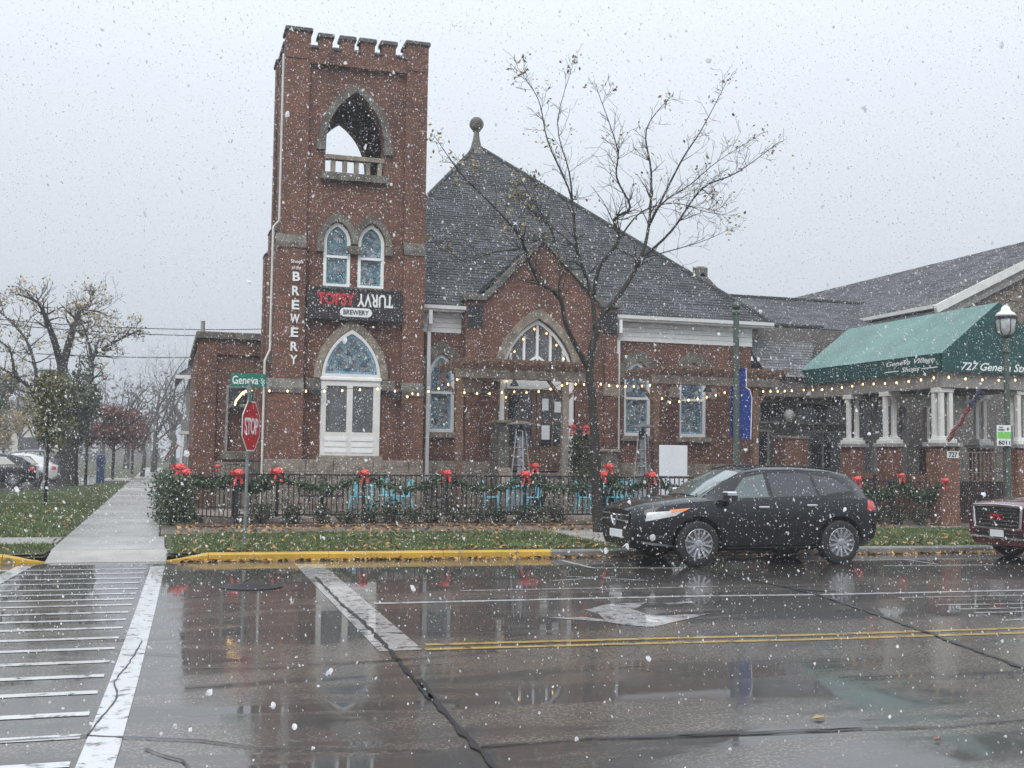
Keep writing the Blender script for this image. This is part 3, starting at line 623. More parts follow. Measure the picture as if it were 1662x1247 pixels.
# parapet, merlons
MB().box(TX0+.66, TX1-.62, YT+.02, YT+.45, 12.62, zC).build('parapet', M['brick'], ch)
MB().box(TX0+.664, TX1-.624, YT-.035, YT+.12, 12.60, 12.67).build('corbel_course', M['brick'], ch)
def merl(y0, y1):
    for pa, pb in ((519,540),(554,576),(586,609),(621,643)):
        xa, xb = WX(pa,66,YT), WX(pb,70,YT)
        MB().box(xa, xb, y0, y1, zC, zM-.02).build('merlon', M['brick'], ch)
        MB().cbox(xa-.05, xb+.05, y0-.05, y1+.05, zM-.02, zM+.09, .02).build('coping_stone', M['coping'], ch)
    ed = [TX0+.66] + [v for pa, pb in ((519,540),(554,576),(586,609),(621,643)) for v in (WX(pa,66,YT), WX(pb,70,YT))] + [TX1-.62]
    for a, b in zip(ed[0::2], ed[1::2]): MB().cbox(a, b, y0-.05, y1+.05, zC+.002, zC+.075, .015).build('coping_stone', M['coping'], ch)
merl(YT+.02, YT+.42); MB().box(TX0+.66, TX1-.62, TB-.45, TB-.02, 12.62, zC).build('parapet', M['brick'], ch); merl(TB-.42, TB-.02)
for xa in (TX0+.04, TX1-.40):
    MB().box(xa, xa+.36, YT+.7, TB-.6, 12.9, zC-.02).build('parapet', M['brick'], ch)
    yy = YT+1.05
    while yy < TB-.9:
        MB().box(xa, xa+.36, yy, yy+.36, zC-.02, zM).build('merlon', M['brick'], ch); MB().cbox(xa-.05, xa+.41, yy-.05, yy+.41, zM, zM+.1, .02).build('coping_stone', M['coping'], ch); yy += .62
# belfry arch, imposts, balustrade
bel = MB().box(bx0-.12, bx1+.12, YT-.06, YT+.45, bz0-.2, bz0).build('belfry_opening', M['stone'], ch)
voussoirs(bel, bx0, bx1, bzs, bza, .20, YT+.02, YT+.3, M['stone'], 5)
for xa, xb in ((bx0-.26, bx0-.002), (bx1+.002, bx1+.26)): MB().cbox(xa, xb, YT+.0, YT+.3, bzs-.24, bzs-.01, .015).build('impost_stone', M['stone'], bel)
MB().cbox(bx0-.02, bx1+.02, YT+.06, YT+.3, bz0+.40, bz0+.53, .02).build('balustrade_rail', M['stone_tan'], bel)
for k in range(5):
    xc = bx0 + (bx1-bx0)*(k+.5)/5 + .06; MB().cbox(xc-.062, xc+.062, YT+.1, YT+.26, bz0, bz0+.40, .012).build('baluster', M['stone_tan'], bel)
# tower windows
lancet(*w1, YT+.14, 'tealglass', .085, WZ(548,416,YT), None, 'stone', bt=.05); lancet(*w2, YT+.14, 'tealglass', .085, WZ(603,420,YT), None, 'stone', bt=.05)
hood = MB().cbox((w1[1]+w2[0])/2-.2, (w1[1]+w2[0])/2+.2, YT+.0, YT+.2, w1[3]-.32, w1[3]-.1, .015).build('impost_stone', M['stone'], ch)
for w_ in (w1, w2): voussoirs(hood, w_[0]-.03, w_[1]+.03, w_[3]-.05, w_[4]+.05, .17, YT+.0, YT+.2, M['stone'], 3)
for xa in (w1[0]-.22, w2[1]+.02): MB().cbox(xa, xa+.22, YT+.0, YT+.2, w1[3]-.3, w1[3]-.06, .015).build('impost_stone', M['stone'], hood)
# big window: stone arch, leaded head, two lights and panelled apron
wb = MB().plate(arch(*w3), [inset_arch(w3[0],w3[1],w3[3]+.05,w3[3]+.1,w3[4],.10)] +
     [[(a,WZ(568,702,YT)),(b,WZ(568,702,YT)),(b,WZ(568,627,YT)),(a,WZ(568,627,YT))] for a, b in ((WX(529,660,YT),WX(562.5,660,YT)),(WX(572,660,YT),WX(605.5,660,YT)))], YT-.02, YT+.16).build('window', M['offwhite'], ch)
i3 = (w3[0]+.10, w3[1]-.10, w3[3]+.15, w3[3]+.1, w3[4]-.125)
MB().plate(arch(i3[0],i3[1],i3[2],i3[3],i3[4]), [inset_arch(i3[0],i3[1],i3[2],i3[3],i3[4],.07)], YT+.03, YT+.05).build('border_glass', M['blueglass'], wb)
MB().plate(arch(i3[0]-.01,i3[1]+.01,i3[2]-.01,i3[3],i3[4]+.01), [], YT+.04, YT+.06).build('pane', M['stained'], wb)
for a, b in ((529,562.5),(572,605.5)):
    MB().box(WX(a,660,YT)-.01, WX(b,660,YT)+.01, YT+.03, YT+.05, WZ(568,702,YT)-.01, WZ(568,627,YT)+.01).build('pane', M['glass_grey'], wb)
    for zz in (.14, .30, .46): MB().box(WX(a,660,YT)-.02, WX(b,660,YT)+.02, YT-.035, YT-.018, w3[2]+zz-.055, w3[2]+zz+.055).build('apron_board', M['white'], wb)
MB().cbox(w3[0]-.03, w3[1]+.03, YT-.06, YT+.1, w3[3]-.03, w3[3]+.05, .012).build('transom', M['white'], wb)
voussoirs(wb, w3[0]-.01, w3[1]+.01, w3[3]+.02, w3[4]+.02, .20, YT+.0, YT+.3, M['stone_tan'], 4)
for xa in (w3[0]-.42, w3[1]+.02):
    MB().cbox(xa, xa+.40, YT+.0, YT+.2, w3[3]-.28, w3[3]+.0, .015).build('impost_stone', M['stone'], wb)
MB().cbox(w3[0]-.1, w3[1]+.1, YT-.05, YT+.2, w3[2]-.15, w3[2]-.01, .015).build('sill', M['stone_base'], wb)

# stone base courses: each block its own
def base_course(xa, xb, y, z0, z1, w=(.7,1.2), back=.3):
    x = xa
    while x < xb-.05:
        x2 = min(xb, x+rnd.uniform(*w)); x2 = xb if xb-x2 < .25 else x2
        MB().cbox(x+.006, x2-.006, y-rnd.uniform(0,.012), y+back, z0+.006, z1-.006, .012).build('base_stone', M['stone_base'], ch); x = x2
for xa, xb, y in ((TX0-.33, TX1-.0, YT-.34), (TX1+.003, 8.2, YN-.16), (8.2, 9.1, YG-.16), (12.2, 13.0, YG-.16), (13.0, 17.8, YN-.16)):
    base_course(xa, xb, y, 1.28, 1.62); base_course(xa, xb, y-.05, .86, 1.28); base_course(xa, xb, y-.05, .42, .86, (.5,.9)); base_course(xa, xb, y-.05, PZ-.1, .42)
# nave walls
NX1 = 17.8
wl = (WX(695,650,YN), WX(738,650,YN), WZ(716,706,YN), WZ(716,610,YN), WZ(716,577,YN))
wr1 = (WX(1013,650,YN), WX(1057,650,YN), WZ(1035,712,YN), WZ(1035,622,YN), WZ(1035,588,YN))
wr2 = (WX(1103,650,YN), WX(1147,650,YN), WZ(1125,714,YN), WZ(1125,628,YN), WZ(1125,592,YN))
zn = (wl[3]+wr1[3])/2; za_n = (wl[4]+wr1[4])/2+.05
wl = (wl[0],wl[1],2.45,zn,za_n); wr1 = (wr1[0],wr1[1],2.45,zn,za_n); wr2 = (wr2[0],wr2[1],2.45,zn,za_n)
MB().plate([(TX1,.2),(8.3,.2),(8.3,6.0),(TX1,6.0)], [arch(*wl)], YN, YN+.35).build('nave_wall', M['brick'], ch)
MB().plate([(12.9,.2),(NX1,.2),(NX1,6.0),(12.9,6.0)], [arch(*wr1), arch(*wr2)], YN, YN+.35).build('nave_wall', M['brick'], ch)
MB().box(NX1-.35, NX1, YN+.35, 47.5, .2, 6.0).build('nave_wall', M['brick'], ch)
MB().box(3.3, NX1, 47.2, 47.55, .2, 6.0).build('nave_wall', M['brick'], ch)
for w_ in (wl, wr1, wr2): lancet(*w_, YN+.1, 'blueglass', .095, (w_[2]+w_[4])/2+.0, .29, 'stone_base', per=2, bt=.055, frame='white')
for xa in (TX1+.05, wl[1]+.03, wr1[0]-.36, wr1[1]+.03, wr2[0]-.36, wr2[1]+.03):
    MB().cbox(xa, xa+.32, YN-.03, YN+.2, zn-.42, zn-.1, .012).build('impost_stone', M['stone_base'], ch)
# gable
GX0, GX1, GA = 8.27, 13.0, 10.58
zk, zga = 6.30, 8.12
door_hole = arch(WX(810,650,YG), WX(934,650,YG), 1.3, WZ(872,622,YG), WZ(872,517,YG))
MB().plate([(GX0,.2),(GX1,.2),(GX1,zk),(GX1-.55,zk),(GA,zga),(GX0+.6,zk),(GX0,zk)], [door_hole], YG, YG+.4).build('gable_wall', M['brick'], ch)
MB().box(GX0-.001, GX0+.3, YG+.4, YN+.3, .2, zk).build('gable_wall', M['brick'], ch); MB().box(GX1-.3, GX1+.001, YG+.4, YN+.3, .2, zk).build('gable_wall', M['brick'], ch)
for xa, xb in ((GX0-.08,GX0+.62),(GX1-.58,GX1+.1)):
    MB().cbox(xa, xb, YG-.1, YG+.45, zk+.002, zk+.17, .02).build('kneeler_stone', M['stone'], ch)
    MB().box(xa+.12, xb-.12, YG-.055, YG+.1, zk-.78, zk-.14).build('dark_panel', M['iron'], ch)  # plain black box below each kneeler
for xs in (GX0+.6, GX1-.55):
    n = 6
    for k in range(n):
        a = k/n; b = (k+1)/n
        p0 = Vector((xs+(GA-xs)*a, YG+.18, zk+.12+(zga-zk)*a)); p1 = Vector((xs+(GA-xs)*b, YG+.18, zk+.12+(zga-zk)*b)); d = (p1-p0)*.01
        MB().beam(p0+d, p1-d, .58, .13).build('coping_stone', M['coping'] if k % 2 else M['stone'], ch)
MB().cbox(GA-.16, GA+.16, YG-.12, YG+.5, zga+.1, zga+.36, .04).build('apex_stone', M['coping'], ch)
for xa in (GX0+.02, GX1-.42):
    for zz in (zk-.16, zk-.30): MB().box(xa, xa+.4, YG-.03, YG, zz-.05, zz+.05).build('brick_corbel', M['brick'], ch)
    MB().box(xa-.02, xa+.42, YG-.12, YG-.002, 1.6, 4.9).build('gable_pilaster', M['brick'], ch)
    MB().cbox(xa-.04, xa+.44, YG-.14, YG+.02, 3.62, 3.96, .015).build('impost_stone', M['stone_tan'], ch)
# entrance: white frame, arched transom light, double door
dx0, dx1 = WX(812,650,YG), WX(932,650,YG)
zsx, zax = WZ(872,622,YG), WZ(872,519,YG)
ent = MB().plate(arch(dx0,dx1,1.3,zsx,zax), [inset_arch(dx0,dx1,WZ(872,614,YG)-.075,zsx,zax,.085,.0), [(dx0+.14,1.3+.002),(dx1-.14,1.3+.002),(dx1-.14,WZ(872,632,YG)),(dx0+.14,WZ(872,632,YG))]], YG+.06, YG+.22).build('entrance_frame', M['white'], ch)
voussoirs(ent, dx0-.03, dx1+.03, zsx, zax+.03, .23, YG-.06, YG+.2, M['stone_tan'], 5)
MB().plate(inset_arch(dx0,dx1,WZ(872,614,YG)-.075,zsx,zax,.07,0), [], YG+.15, YG+.16).build('transom_glass', M['glass_grey'], ent)
for k in (-2,-1,0,1,2):
    xc = (dx0+dx1)/2+k*(dx1-dx0)/5.6; hz = WZ(872,614,YG)-.08
    A_ = inset_arch(dx0,dx1,hz,zsx,zax,.1,0); top = max([z for (x_,z),(x2_,z2_) in zip(A_,A_[1:]) if min(x_,x2_) <= xc <= max(x_,x2_)] + [hz+.3])
    MB().box(xc-.035, xc+.035, YG+.08, YG+.17, hz, top).build('mullion', M['white'], ent)
for s in (-1,1):
    xc = (dx0+dx1)/2; MB().beam((xc, YG+.115, WZ(872,578,YG)), (xc+s*.5, YG+.115, WZ(872,597,YG)), .07, .06, (0,1,0)).build('tracery_bar', M['white'], ent)
dm = (dx0+dx1)/2
for k, (xa, xb) in enumerate(((dx0+.145, dm-.012), (dm+.012, dx1-.145))):
    zt = WZ(872,633,YG)-.01; zb0 = 1.36
    g0, g1 = zb0+.72, zt-.14; xm = (xa+xb)/2
    holes = [[(xa+.13,g0),(xm-.02,g0),(xm-.02,(g0+g1)/2-.03),(xa+.13,(g0+g1)/2-.03)], [(xm+.02,g0),(xb-.13,g0),(xb-.13,(g0+g1)/2-.03),(xm+.02,(g0+g1)/2-.03)],
             [(xa+.13,(g0+g1)/2+.03),(xm-.02,(g0+g1)/2+.03),(xm-.02,g1),(xa+.13,g1)], [(xm+.02,(g0+g1)/2+.03),(xb-.13,(g0+g1)/2+.03),(xb-.13,g1),(xm+.02,g1)]]
    dr = MB().plate([(xa,zb0),(xb,zb0),(xb,zt),(xa,zt)], holes, YG+.10, YG+.16).build('door', M['door'], ch)
    for h_ in holes: MB().box(h_[0][0]-.01, h_[1][0]+.01, YG+.125, YG+.14, h_[0][1]-.01, h_[2][1]+.01).build('pane', M['glass'], dr)
    MB().cbox(xa+.13, xb-.13, YG+.075, YG+.12, zb0+.14, zb0+.60, .02).build('panel', M['door'], dr)
    MB().tube([(dm+(.1 if k else -.1),YG+.06,zb0+.62),(dm+(.1 if k else -.1),YG+.06,zb0+.95)], .016, 6).build('handle', M['bronze'], dr)
    if k:
        for (a, b, c, d) in ((xa+.16, xa+.36, g1-.45, g1-.1), (xm+.05, xm+.28, g1-.5, g1-.18), (xa+.15, xa+.40, g0+.2, g0+.62)):
            MB().box(a, b, YG+.088, YG+.0935, c, d).build('notice', M['signwhite'], dr)
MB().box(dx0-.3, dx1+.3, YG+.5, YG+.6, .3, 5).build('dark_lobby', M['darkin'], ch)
# steps with stone cheek piers
for k in range(6): MB().cbox(9.35, 12.1, YG-.12-.32*(6-k), YG+.05, PZ+k*.17, PZ+(k+1)*.17, .015).build('step', M['woodgrey'] if k > 2 else M['stone_base'], ch)
for xa, xb, ztop in ((9.0, 9.33, 2.72), (12.12, 12.62, 1.95)):
    z = PZ
    while z < ztop-.05:
        z2_ = min(ztop, z+rnd.uniform(.24,.32)); MB().cbox(xa, xb, YG-1.0, YG-.17, z+.004, z2_-.004, .012).build('cheek_stone', M['stone'], ch); z = z2_
    MB().cbox(xa-.07, xb+.07, YG-1.07, YG-.165, ztop, ztop+.07, .015).build('cheek_cap', M['stone_tan'], ch)
    MB().add([(xa-.02,YG-1.02,1.45),(xb+.02,YG-1.02,1.45),(xb+.02,YG-2.0,.55),(xa-.02,YG-2.0,.55),(xa-.02,YG-1.02,PZ),(xb+.02,YG-1.02,PZ),(xb+.02,YG-2.0,PZ),(xa-.02,YG-2.0,PZ)], [(0,1,2,3),(0,3,7,4),(1,5,6,2),(3,2,6,7),(0,4,5,1)]).build('cheek_slope', M['stone_tan'], ch)
# frieze, gutters, downspouts
for xa, xb in ((TX1+.02, GX0-.02), (GX1+.02, NX1+.02)):
    for k in range(4): MB().box(xa, xb, YN-.04-.006*k, YN+.01, 5.36+k*.145, 5.36+k*.145+.135).build('frieze_board', M['white'], ch)
    MB().box(xa, xb+(.55 if xb > 15 else 0), YN-.42, YN+.02, 5.94, 5.985).build('soffit', M['white'], ch)
for xa, xb in ((TX1-.1, GX0+.0), (GX1+.0, 18.35)):
    MB().add([(x_, y_, z_) for x_ in (xa, xb) for y_, z_ in ((YN-.36,5.95),(YN-.50,6.0),(YN-.52,6.10),(YN-.36,6.10))], [(0,1,5,4),(1,2,6,5),(2,3,7,6),(3,0,4,7),(3,2,1,0),(4,5,6,7)]).build('gutter', M['white'], ch)
def downspout(x, z0):
    MB().cbox(x-.055, x+.055, YN-.47, YN-.36, 5.55, 5.96, .01).build('downspout', M['white'], ch)
    MB().beam((x,YN-.41,5.6),(x,YN-.2,5.3), .1, .1).build('downspout', M['white'], ch)
    MB().cbox(x-.055, x+.055, YN-.29, YN-.19, z0, 5.36, .01).build('downspout', M['white'], ch)
downspout(WX(695,640,31.7), .75); downspout(WX(1004,620,31.7), 1.95)

# ---- roofs
def roof_plane(parent, poly, m, cap=None, course=.145, tabw=.30, name='roof', th=.06):
    """planar roof polygon (first edge = eave, counter-clockwise seen from outside) covered in lapped shingles"""
    P = [Vector(p) for p in poly]; u = (P[1]-P[0]).normalized(); nrm = (P[1]-P[0]).cross(P[-1]-P[0]).normalized(); v = nrm.cross(u)
    Q = [((p-P[0]).dot(u), (p-P[0]).dot(v)) for p in P]
    mb = MB(); n = len(P)
    mb.add([p for p in P] + [p-nrm*th for p in P], [tuple(range(n)), tuple(range(2*n-1,n-1,-1))] + [(i, n+i, n+(i+1)%n, (i+1)%n) for i in range(n)])
    ro = mb.build(name, M['roofcap'], parent)
    vs = []; vmax = max(q[1] for q in Q); vv = 0.; row = 0
    while vv < vmax-.02:
        v2 = min(vv+course*1.25, vmax); vc = vv+course*.4
        xs = []
        for (a, b) in zip(Q, Q[1:]+Q[:1]):
            if (a[1]-vc)*(b[1]-vc) < 0: xs.append(a[0]+(b[0]-a[0])*(vc-a[1])/(b[1]-a[1]))
        xs.sort()
        for xa, xb in zip(xs[0::2], xs[1::2]):
            x = xa - rnd.uniform(0, tabw)
            while x < xb:
                w_ = tabw*rnd.uniform(.75,1.2); a, b = max(x, xa), min(x+w_-.006, xb)
                if b-a > .03:
                    lo = .016+rnd.uniform(0,.012); dv = rnd.uniform(-.008,.008)
                    A = P[0]+u*a+v*(vv+dv); B = P[0]+u*b+v*(vv+dv); C_ = P[0]+u*b+v*v2; D = P[0]+u*a+v*v2
                    vs += [A+nrm*lo, B+nrm*lo, C_+nrm*.004, D+nrm*.004, A, B, B+nrm*lo, A+nrm*lo]
                x += w_
        vv += course; row += 1
    o = link('shingles', fast_mesh('shingles', np.array([tuple(p) for p in vs]), 4, m), ro); o['kind'] = 'stuff'
    return ro
APX = Vector((10.62, 39.3, 13.08)); ez = 6.06; ey = YN-.42
ex0, ex1 = 4.2, 18.35
FR = [Vector((ex0,ey,ez)), Vector((ex1,ey,ez)), APX]
roof_plane(ch, FR, M['shingle'], name='roof')
roof_plane(ch, [(ex1,ey,ez),(ex1,47.2,ez),APX], M['shingle'], name='roof')
roof_plane(ch, [(ex1,47.2,ez),(ex0,47.2,ez),APX], M['shingle'], name='roof')
roof_plane(ch, [(ex0,47.2,ez),(ex0,ey,ez),APX], M['shingle'], name='roof')
MB().tube([(ex0,ey,ez+.04), APX+Vector((0,0,.03))], .075, 6).build('hip_cap', M['roofcap'], ch)
# gable roof behind the parapet
for s, xe in ((-1, GX0), (1, GX1)):
    e0 = Vector((xe, YG+.45, zk-.1)); r0 = Vector((GA, YG+.45, zga+.02)); yb = 34.6
    pl = [e0, r0, Vector((GA, yb, zga+.02)), Vector((xe, 32.3, zk-.1))]
    roof_plane(ch, [pl[3], pl[0], pl[1], pl[2]] if s < 0 else [pl[0], pl[3], pl[2], pl[1]], M['shingle'], name='roof')
MB().tube([(ex1,ey,ez+.04), APX+Vector((0,0,.03))], .075, 6).build('hip_cap', M['roofcap'], ch)
MB().lathe([(.38,-.42),(.20,.0),(.13,.28),(.10,.50),(.09,.55),(.14,.58),(.09,.62)], tuple(APX+Vector((-.05,-.1,-.05))), 16).build('finial_base', M['stone'], ch)
MB().lathe([(.05,-.27),(.16,-.22),(.245,-.1),(.265,.0),(.245,.1),(.16,.22),(.03,.27)], tuple(APX+Vector((-.05,-.1,.80))), 18).build('finial_ball', M['stone'], ch, smooth=True)
# east cross gable seen over the hip: stone kneeler and sloped coping
pk = W(1136,443,35.2)
MB().cbox(pk.x-.2, pk.x+.22, 35.0, 35.4, pk.z-.15, pk.z+.2, .05).build('gable_post', M['stone'], ch)
MB().cbox(pk.x-.14, pk.x+.16, 35.02, 35.38, pk.z-.9, pk.z-.15, .02).build('gable_post', M['stone'], ch)
p2 = W(1167,484,35.2); MB().beam((pk.x-.10,35.2,pk.z-.12), (p2.x,35.2,p2.z-.05), .4, .34).build('gable_coping', M['stone'], ch)
roof_plane(ch, [(pk.x-2.4,33.9,pk.z-1.5),(pk.x-.1,33.9,pk.z-1.5),(pk.x-.1,35.2,pk.z-.3),(pk.x-2.4,35.2,pk.z-.3)], M['shingle'], name='roof')
# west wing behind the tower
AX0, AY = .95, 35.0
aw = (WX(366,680,AY), WX(428,680,AY), WZ(395,734,AY), WZ(395,626,AY))
MB().plate([(AX0,.1),(TX0+.4,.1),(TX0+.4,5.2),(AX0,5.2)], [[(aw[0],aw[2]),(aw[1],aw[2]),(aw[1],aw[3]),(aw[0],aw[3])]], AY, AY+.35).build('wing_wall', M['brick'], ch)
MB().box(AX0, AX0+.35, AY+.35, 47.2, .1, 5.2).build('wing_wall', M['brick'], ch)
MB().box(AX0+.3, TX0+.4, AY+.2, AY+.3, aw[2]-.1, aw[3]+.1).build('infill_panel', M['brick'], ch)
wfr = MB().plate([(aw[0]-.0,aw[2]),(aw[1],aw[2]),(aw[1],aw[3]),(aw[0],aw[3])], [[(aw[0]+.07,aw[2]+.02),(aw[1]-.07,aw[2]+.02),(aw[1]-.07,aw[3]-.07),(aw[0]+.07,aw[3]-.07)]], AY-.02, AY+.19).build('window', M['greytrim'], ch)
MB().box(aw[0]+.07, aw[1]-.07, AY+.12, AY+.17, aw[3]-.55, aw[3]-.07).build('pane', M['glass'], wfr)
MB().box(aw[0]+.07, aw[1]-.07, AY+.05, AY+.18, aw[3]-.66, aw[3]-.56).build('meeting_rail', M['greytrim'], wfr)
MB().cbox(aw[0]-.1, aw[1]+.1, AY-.1, AY+.1, aw[2]-.22, aw[2]-.005, .012).build('sill', M['stone'], wfr)
for x in (AX0-.12, AX0+1.0): MB().cbox(x, x+(1.115), AY-.12, AY+.5, 5.2, 5.4, .02).build('parapet_coping', M['stone'], ch)
MB().cbox(AX0-.12, AX0+.4, AY+.51, 47.2, 5.2, 5.4, .02).build('parapet_coping', M['stone'], ch)
for z0_, z1_, o_ in ((.1,1.9,.22),(1.9,4.2,.12),(4.2,5.0,.06)): MB().box(AX0-o_, AX0+.5, AY-o_, AY+.5, z0_, z1_).build('wing_pilaster', M['brick'], ch)
MB().box(AX0+.5, TX0, AY-.08, AY-.005, 4.72, 5.0).build('brick_corbel', M['brick'], ch)
base_course(AX0-.26, TX0, AY-.16, .9, 1.5); base_course(AX0-.26, TX0, AY-.2, .1, .9)
MB().tube([(AX0+.15,AY+3,5.4),(AX0+.15,AY+3,6.05)], .07, 8).build('vent_pipe', M['greytrim'], ch)
MB().box(AX0+.35, TX0+2, AY+.5, 47, 5.0, 5.1).build('wing_roof', M['roofcap'], ch)

# ---- lettering and boards on the tower
sg = thing('brewery_sign', 'wide black board with red and upside-down white lettering on the tower', 'sign', (WX(575,495,30.9), 30.9, WZ(575,495,30.9)))
sx0, sx1 = WX(499,495,30.9), WX(652,495,30.9); sz0, sz1 = WZ(575,519,30.9), WZ(575,471,30.9); sw, sh = sx1-sx0, sz1-sz0
MB().cbox(sx0, sx1, 30.86, 30.99, sz0, sz1, .012).build('board', M['signblack'], sg)
MB().plate([(sx0-.02,sz0-.02),(sx1+.02,sz0-.02),(sx1+.02,sz1+.02),(sx0-.02,sz1+.02)], [[(sx0+.02,sz0+.02),(sx1-.02,sz0+.02),(sx1-.02,sz1-.02),(sx0+.02,sz1-.02)]], 30.84, 30.995).build('frame', M['iron'], sg)
put_text('TOPSY', sg, sx0+sw*.295, 30.85, sz0+sh*.66, sw*.40, sh*.42, M['signletred'], .012, .012, name='lettering')
put_text('TURVY', sg, sx0+sw*.71, 30.85, sz0+sh*.66, sw*.385, sh*.44, M['signwhite'], .012, .006, name='lettering', R=FRONT @ Matrix.Rotation(PI, 4, 'Z'))
pill = []
for k in range(13): a = -PI/2+PI*k/12; pill.append((sx0+sw*.63+math.cos(a)*sh*.15, sz0+sh*.235+math.sin(a)*sh*.15))
for k in range(13): a = PI/2+PI*k/12; pill.append((sx0+sw*.385+math.cos(a)*sh*.15, sz0+sh*.235+math.sin(a)*sh*.15))
MB().plate(pill, [], 30.845, 30.87).build('pill_plate', M['signwhite'], sg)
put_text('BREWERY', sg, sx0+sw*.5075, 30.838, sz0+sh*.235, sw*.27, sh*.16, M['signblack'], .006, .004, name='lettering')
vl = thing('wall_lettering', 'white vertical letters spelling BREWERY down the left tower pilaster', 'lettering', (WX(480,520,YT-.15), YT-.16, WZ(480,590,YT-.15)))
for c, px, py in (('B',481,449),('R',480,472),('E',479.5,495),('W',478.5,517.5),('E',478,539.5),('R',477.5,562.5),('Y',476.5,584)):
    put_text(c, vl, WX(px,py,YT-.15), YT-.165, WZ(px,py,YT-.15), (.20 if c != 'W' else .25), .255, M['signwhite'], .015, .008)
put_text('Shops', vl, WX(482,425.5,YT-.15), YT-.165, WZ(482,425.5,YT-.15), .34, .13, M['signwhite'], .01, .004, name='lettering')
put_text('at the', vl, WX(481,434.5,YT-.15), YT-.165, WZ(481,434.5,YT-.15), .24, .10, M['signwhite'], .01, .003, name='lettering')
def floodlight(px, py, y, lab):
    p = W(px, py, y); t = thing('floodlight', lab, 'light', tuple(p), 'black floodlights')
    MB().cbox(p.x-.16, p.x+.16, p.y-.16, p.y-.02, p.z-.09, p.z+.09, .03).build('housing', M['iron'], t)
    MB().tube([(p.x,p.y-.05,p.z),(p.x,p.y+.12,p.z-.02)], .03, 6).build('bracket', M['iron'], t)
floodlight(511,637,YT-.1,'black floodlight on the tower left of the big window'); floodlight(640,640,YT-.02,'black floodlight on the tower right of the big window')

# ================================================================ SHOP BUILDINGS ON THE RIGHT
sb = thing('shop_building', 'low brick and taupe shop building with grey shingle roofs and a columned porch', 'building', (21, 30, 0))
PX0, PX1, PY0, PY1 = 19.5, 22.5, 24.85, 31.5
BT = W(1240,528,33.3); BE = 4.35
roof_plane(sb, [(17.85,31.0,BE),(19.35,31.0,BE),(20.95,33.3,BT.z),(17.85,33.3,BT.z)], M['shingle_light'], name='lower_roof')
roof_plane(sb, [(19.35,31.0,BE),(19.75,31.6,BE),(20.95,33.3,BT.z),(20.95,33.25,BT.z)], M['shingle_light'], name='lower_roof')
roof_plane(sb, [(17.85,33.2,BT.z-.05),(27.5,33.2,BT.z-.05),(27.5,38.6,8.0),(17.85,38.6,8.0)], M['shingle_light'], name='upper_roof')
MB().beam((17.9,38.6,8.04),(27.5,38.6,8.04), .25, .08).build('ridge_cap', M['roofcap'], sb)
MB().beam((17.9,33.25,BT.z+.03),(21.2,33.25,BT.z+.03), .2, .08).build('ridge_cap', M['roofcap'], sb)
MB().box(17.82, 26, 38.6, 38.8, .1, 7.9).build('rear_wall', M['brownwall'], sb)
MB().plate([(19.2,BE-.55),(19.85,BE-.55),(19.85,BE+.35)], [], 30.95, 31.05).build('rake_board', M['offwhite'], sb)
MB().box(17.82, 24.2, 31.15, 31.3, 3.75, BE-.05).build('fascia', M['brownwall'], sb)
MB().box(17.82, 27, 32.6, 32.8, .1, 6.1).build('back_wall', M['brownwall'], sb)
# glazed shopfront in the back wall: frames and panes
def shop_window(x0, x1, z0, z1, y, nx=2, nz=1, m='greytrim', pm='glass'):
    holes = []
    for i in range(nx):
        for j in range(nz):
            a = x0+.07+(x1-x0-.07)*i/nx; b = x0+(x1-x0-.07)*(i+1)/nx; c = z0+.07+(z1-z0-.07)*j/nz; d = z0+(z1-z0-.07)*(j+1)/nz
            holes.append([(a,c),(b,c),(b,d),(a,d)])
    w = MB().plate([(x0,z0),(x1,z0),(x1,z1),(x0,z1)], holes, y-.06, y+.02).build('window', M[m], sb)
    for h in holes: MB().box(h[0][0]-.01, h[1][0]+.01, y-.03, y-.02, h[0][1]-.01, h[2][1]+.01).build('pane', M[pm], w)
shop_window(18.35, 19.4, 2.95, 3.7, 32.55, 1); shop_window(18.2, 18.75, 1.3, 2.75, 32.55, 1, 1)
shop_window(19.75, 21.7, 2.95, 3.7, 32.55, 1); shop_window(19.75, 21.7, 1.25, 2.75, 32.55, 2, 1); shop_window(21.9, 23.6, 1.25, 3.7, 32.55, 2, 2)
MB().box(18.62, 19.42, 31.3, 32.0, .1, 2.45).build('brick_pier', M['brick_porch'], sb)
MB().cbox(18.57, 19.47, 31.25, 32.05, 2.45, 2.53, .015).build('pier_cap', M['stone_base'], sb)
MB().lathe([(.05,-.2),(.14,-.14),(.19,0),(.14,.14),(.05,.2)], (18.7,31.2,3.15), 12).build('globe_lamp', M['greytrim'], sb, smooth=True)
MB().box(PX0-.15, PX1+.2, PY0+2.0, 32.5, .1, 1.15).build('porch_floor', M['brick_porch'], sb)
MB().box(PX0-.2, PX1+.2, PY0-.1, 32.5, 4.22, 4.3).build('porch_ceiling', M['brownwall'], sb)
for a, b, c, d in ((PX0-.18,PX0+.18,PY0-.15,PY1),(PX1-.18,PX1+.18,PY0-.15,PY1)): MB().box(a, b, c, d, 3.72, 4.2).build('porch_beam', M['greytrim'], sb)
MB().box(PX0+.181, PX1-.181, PY0-.15, PY0+.2, 3.72, 4.2).build('porch_beam', M['greytrim'], sb)
MB().box(PX0+.2, PX1-.2, PY0+2.6, PY0+2.75, 3.35, 3.7).build('inner_beam', M['offwhite'], sb)
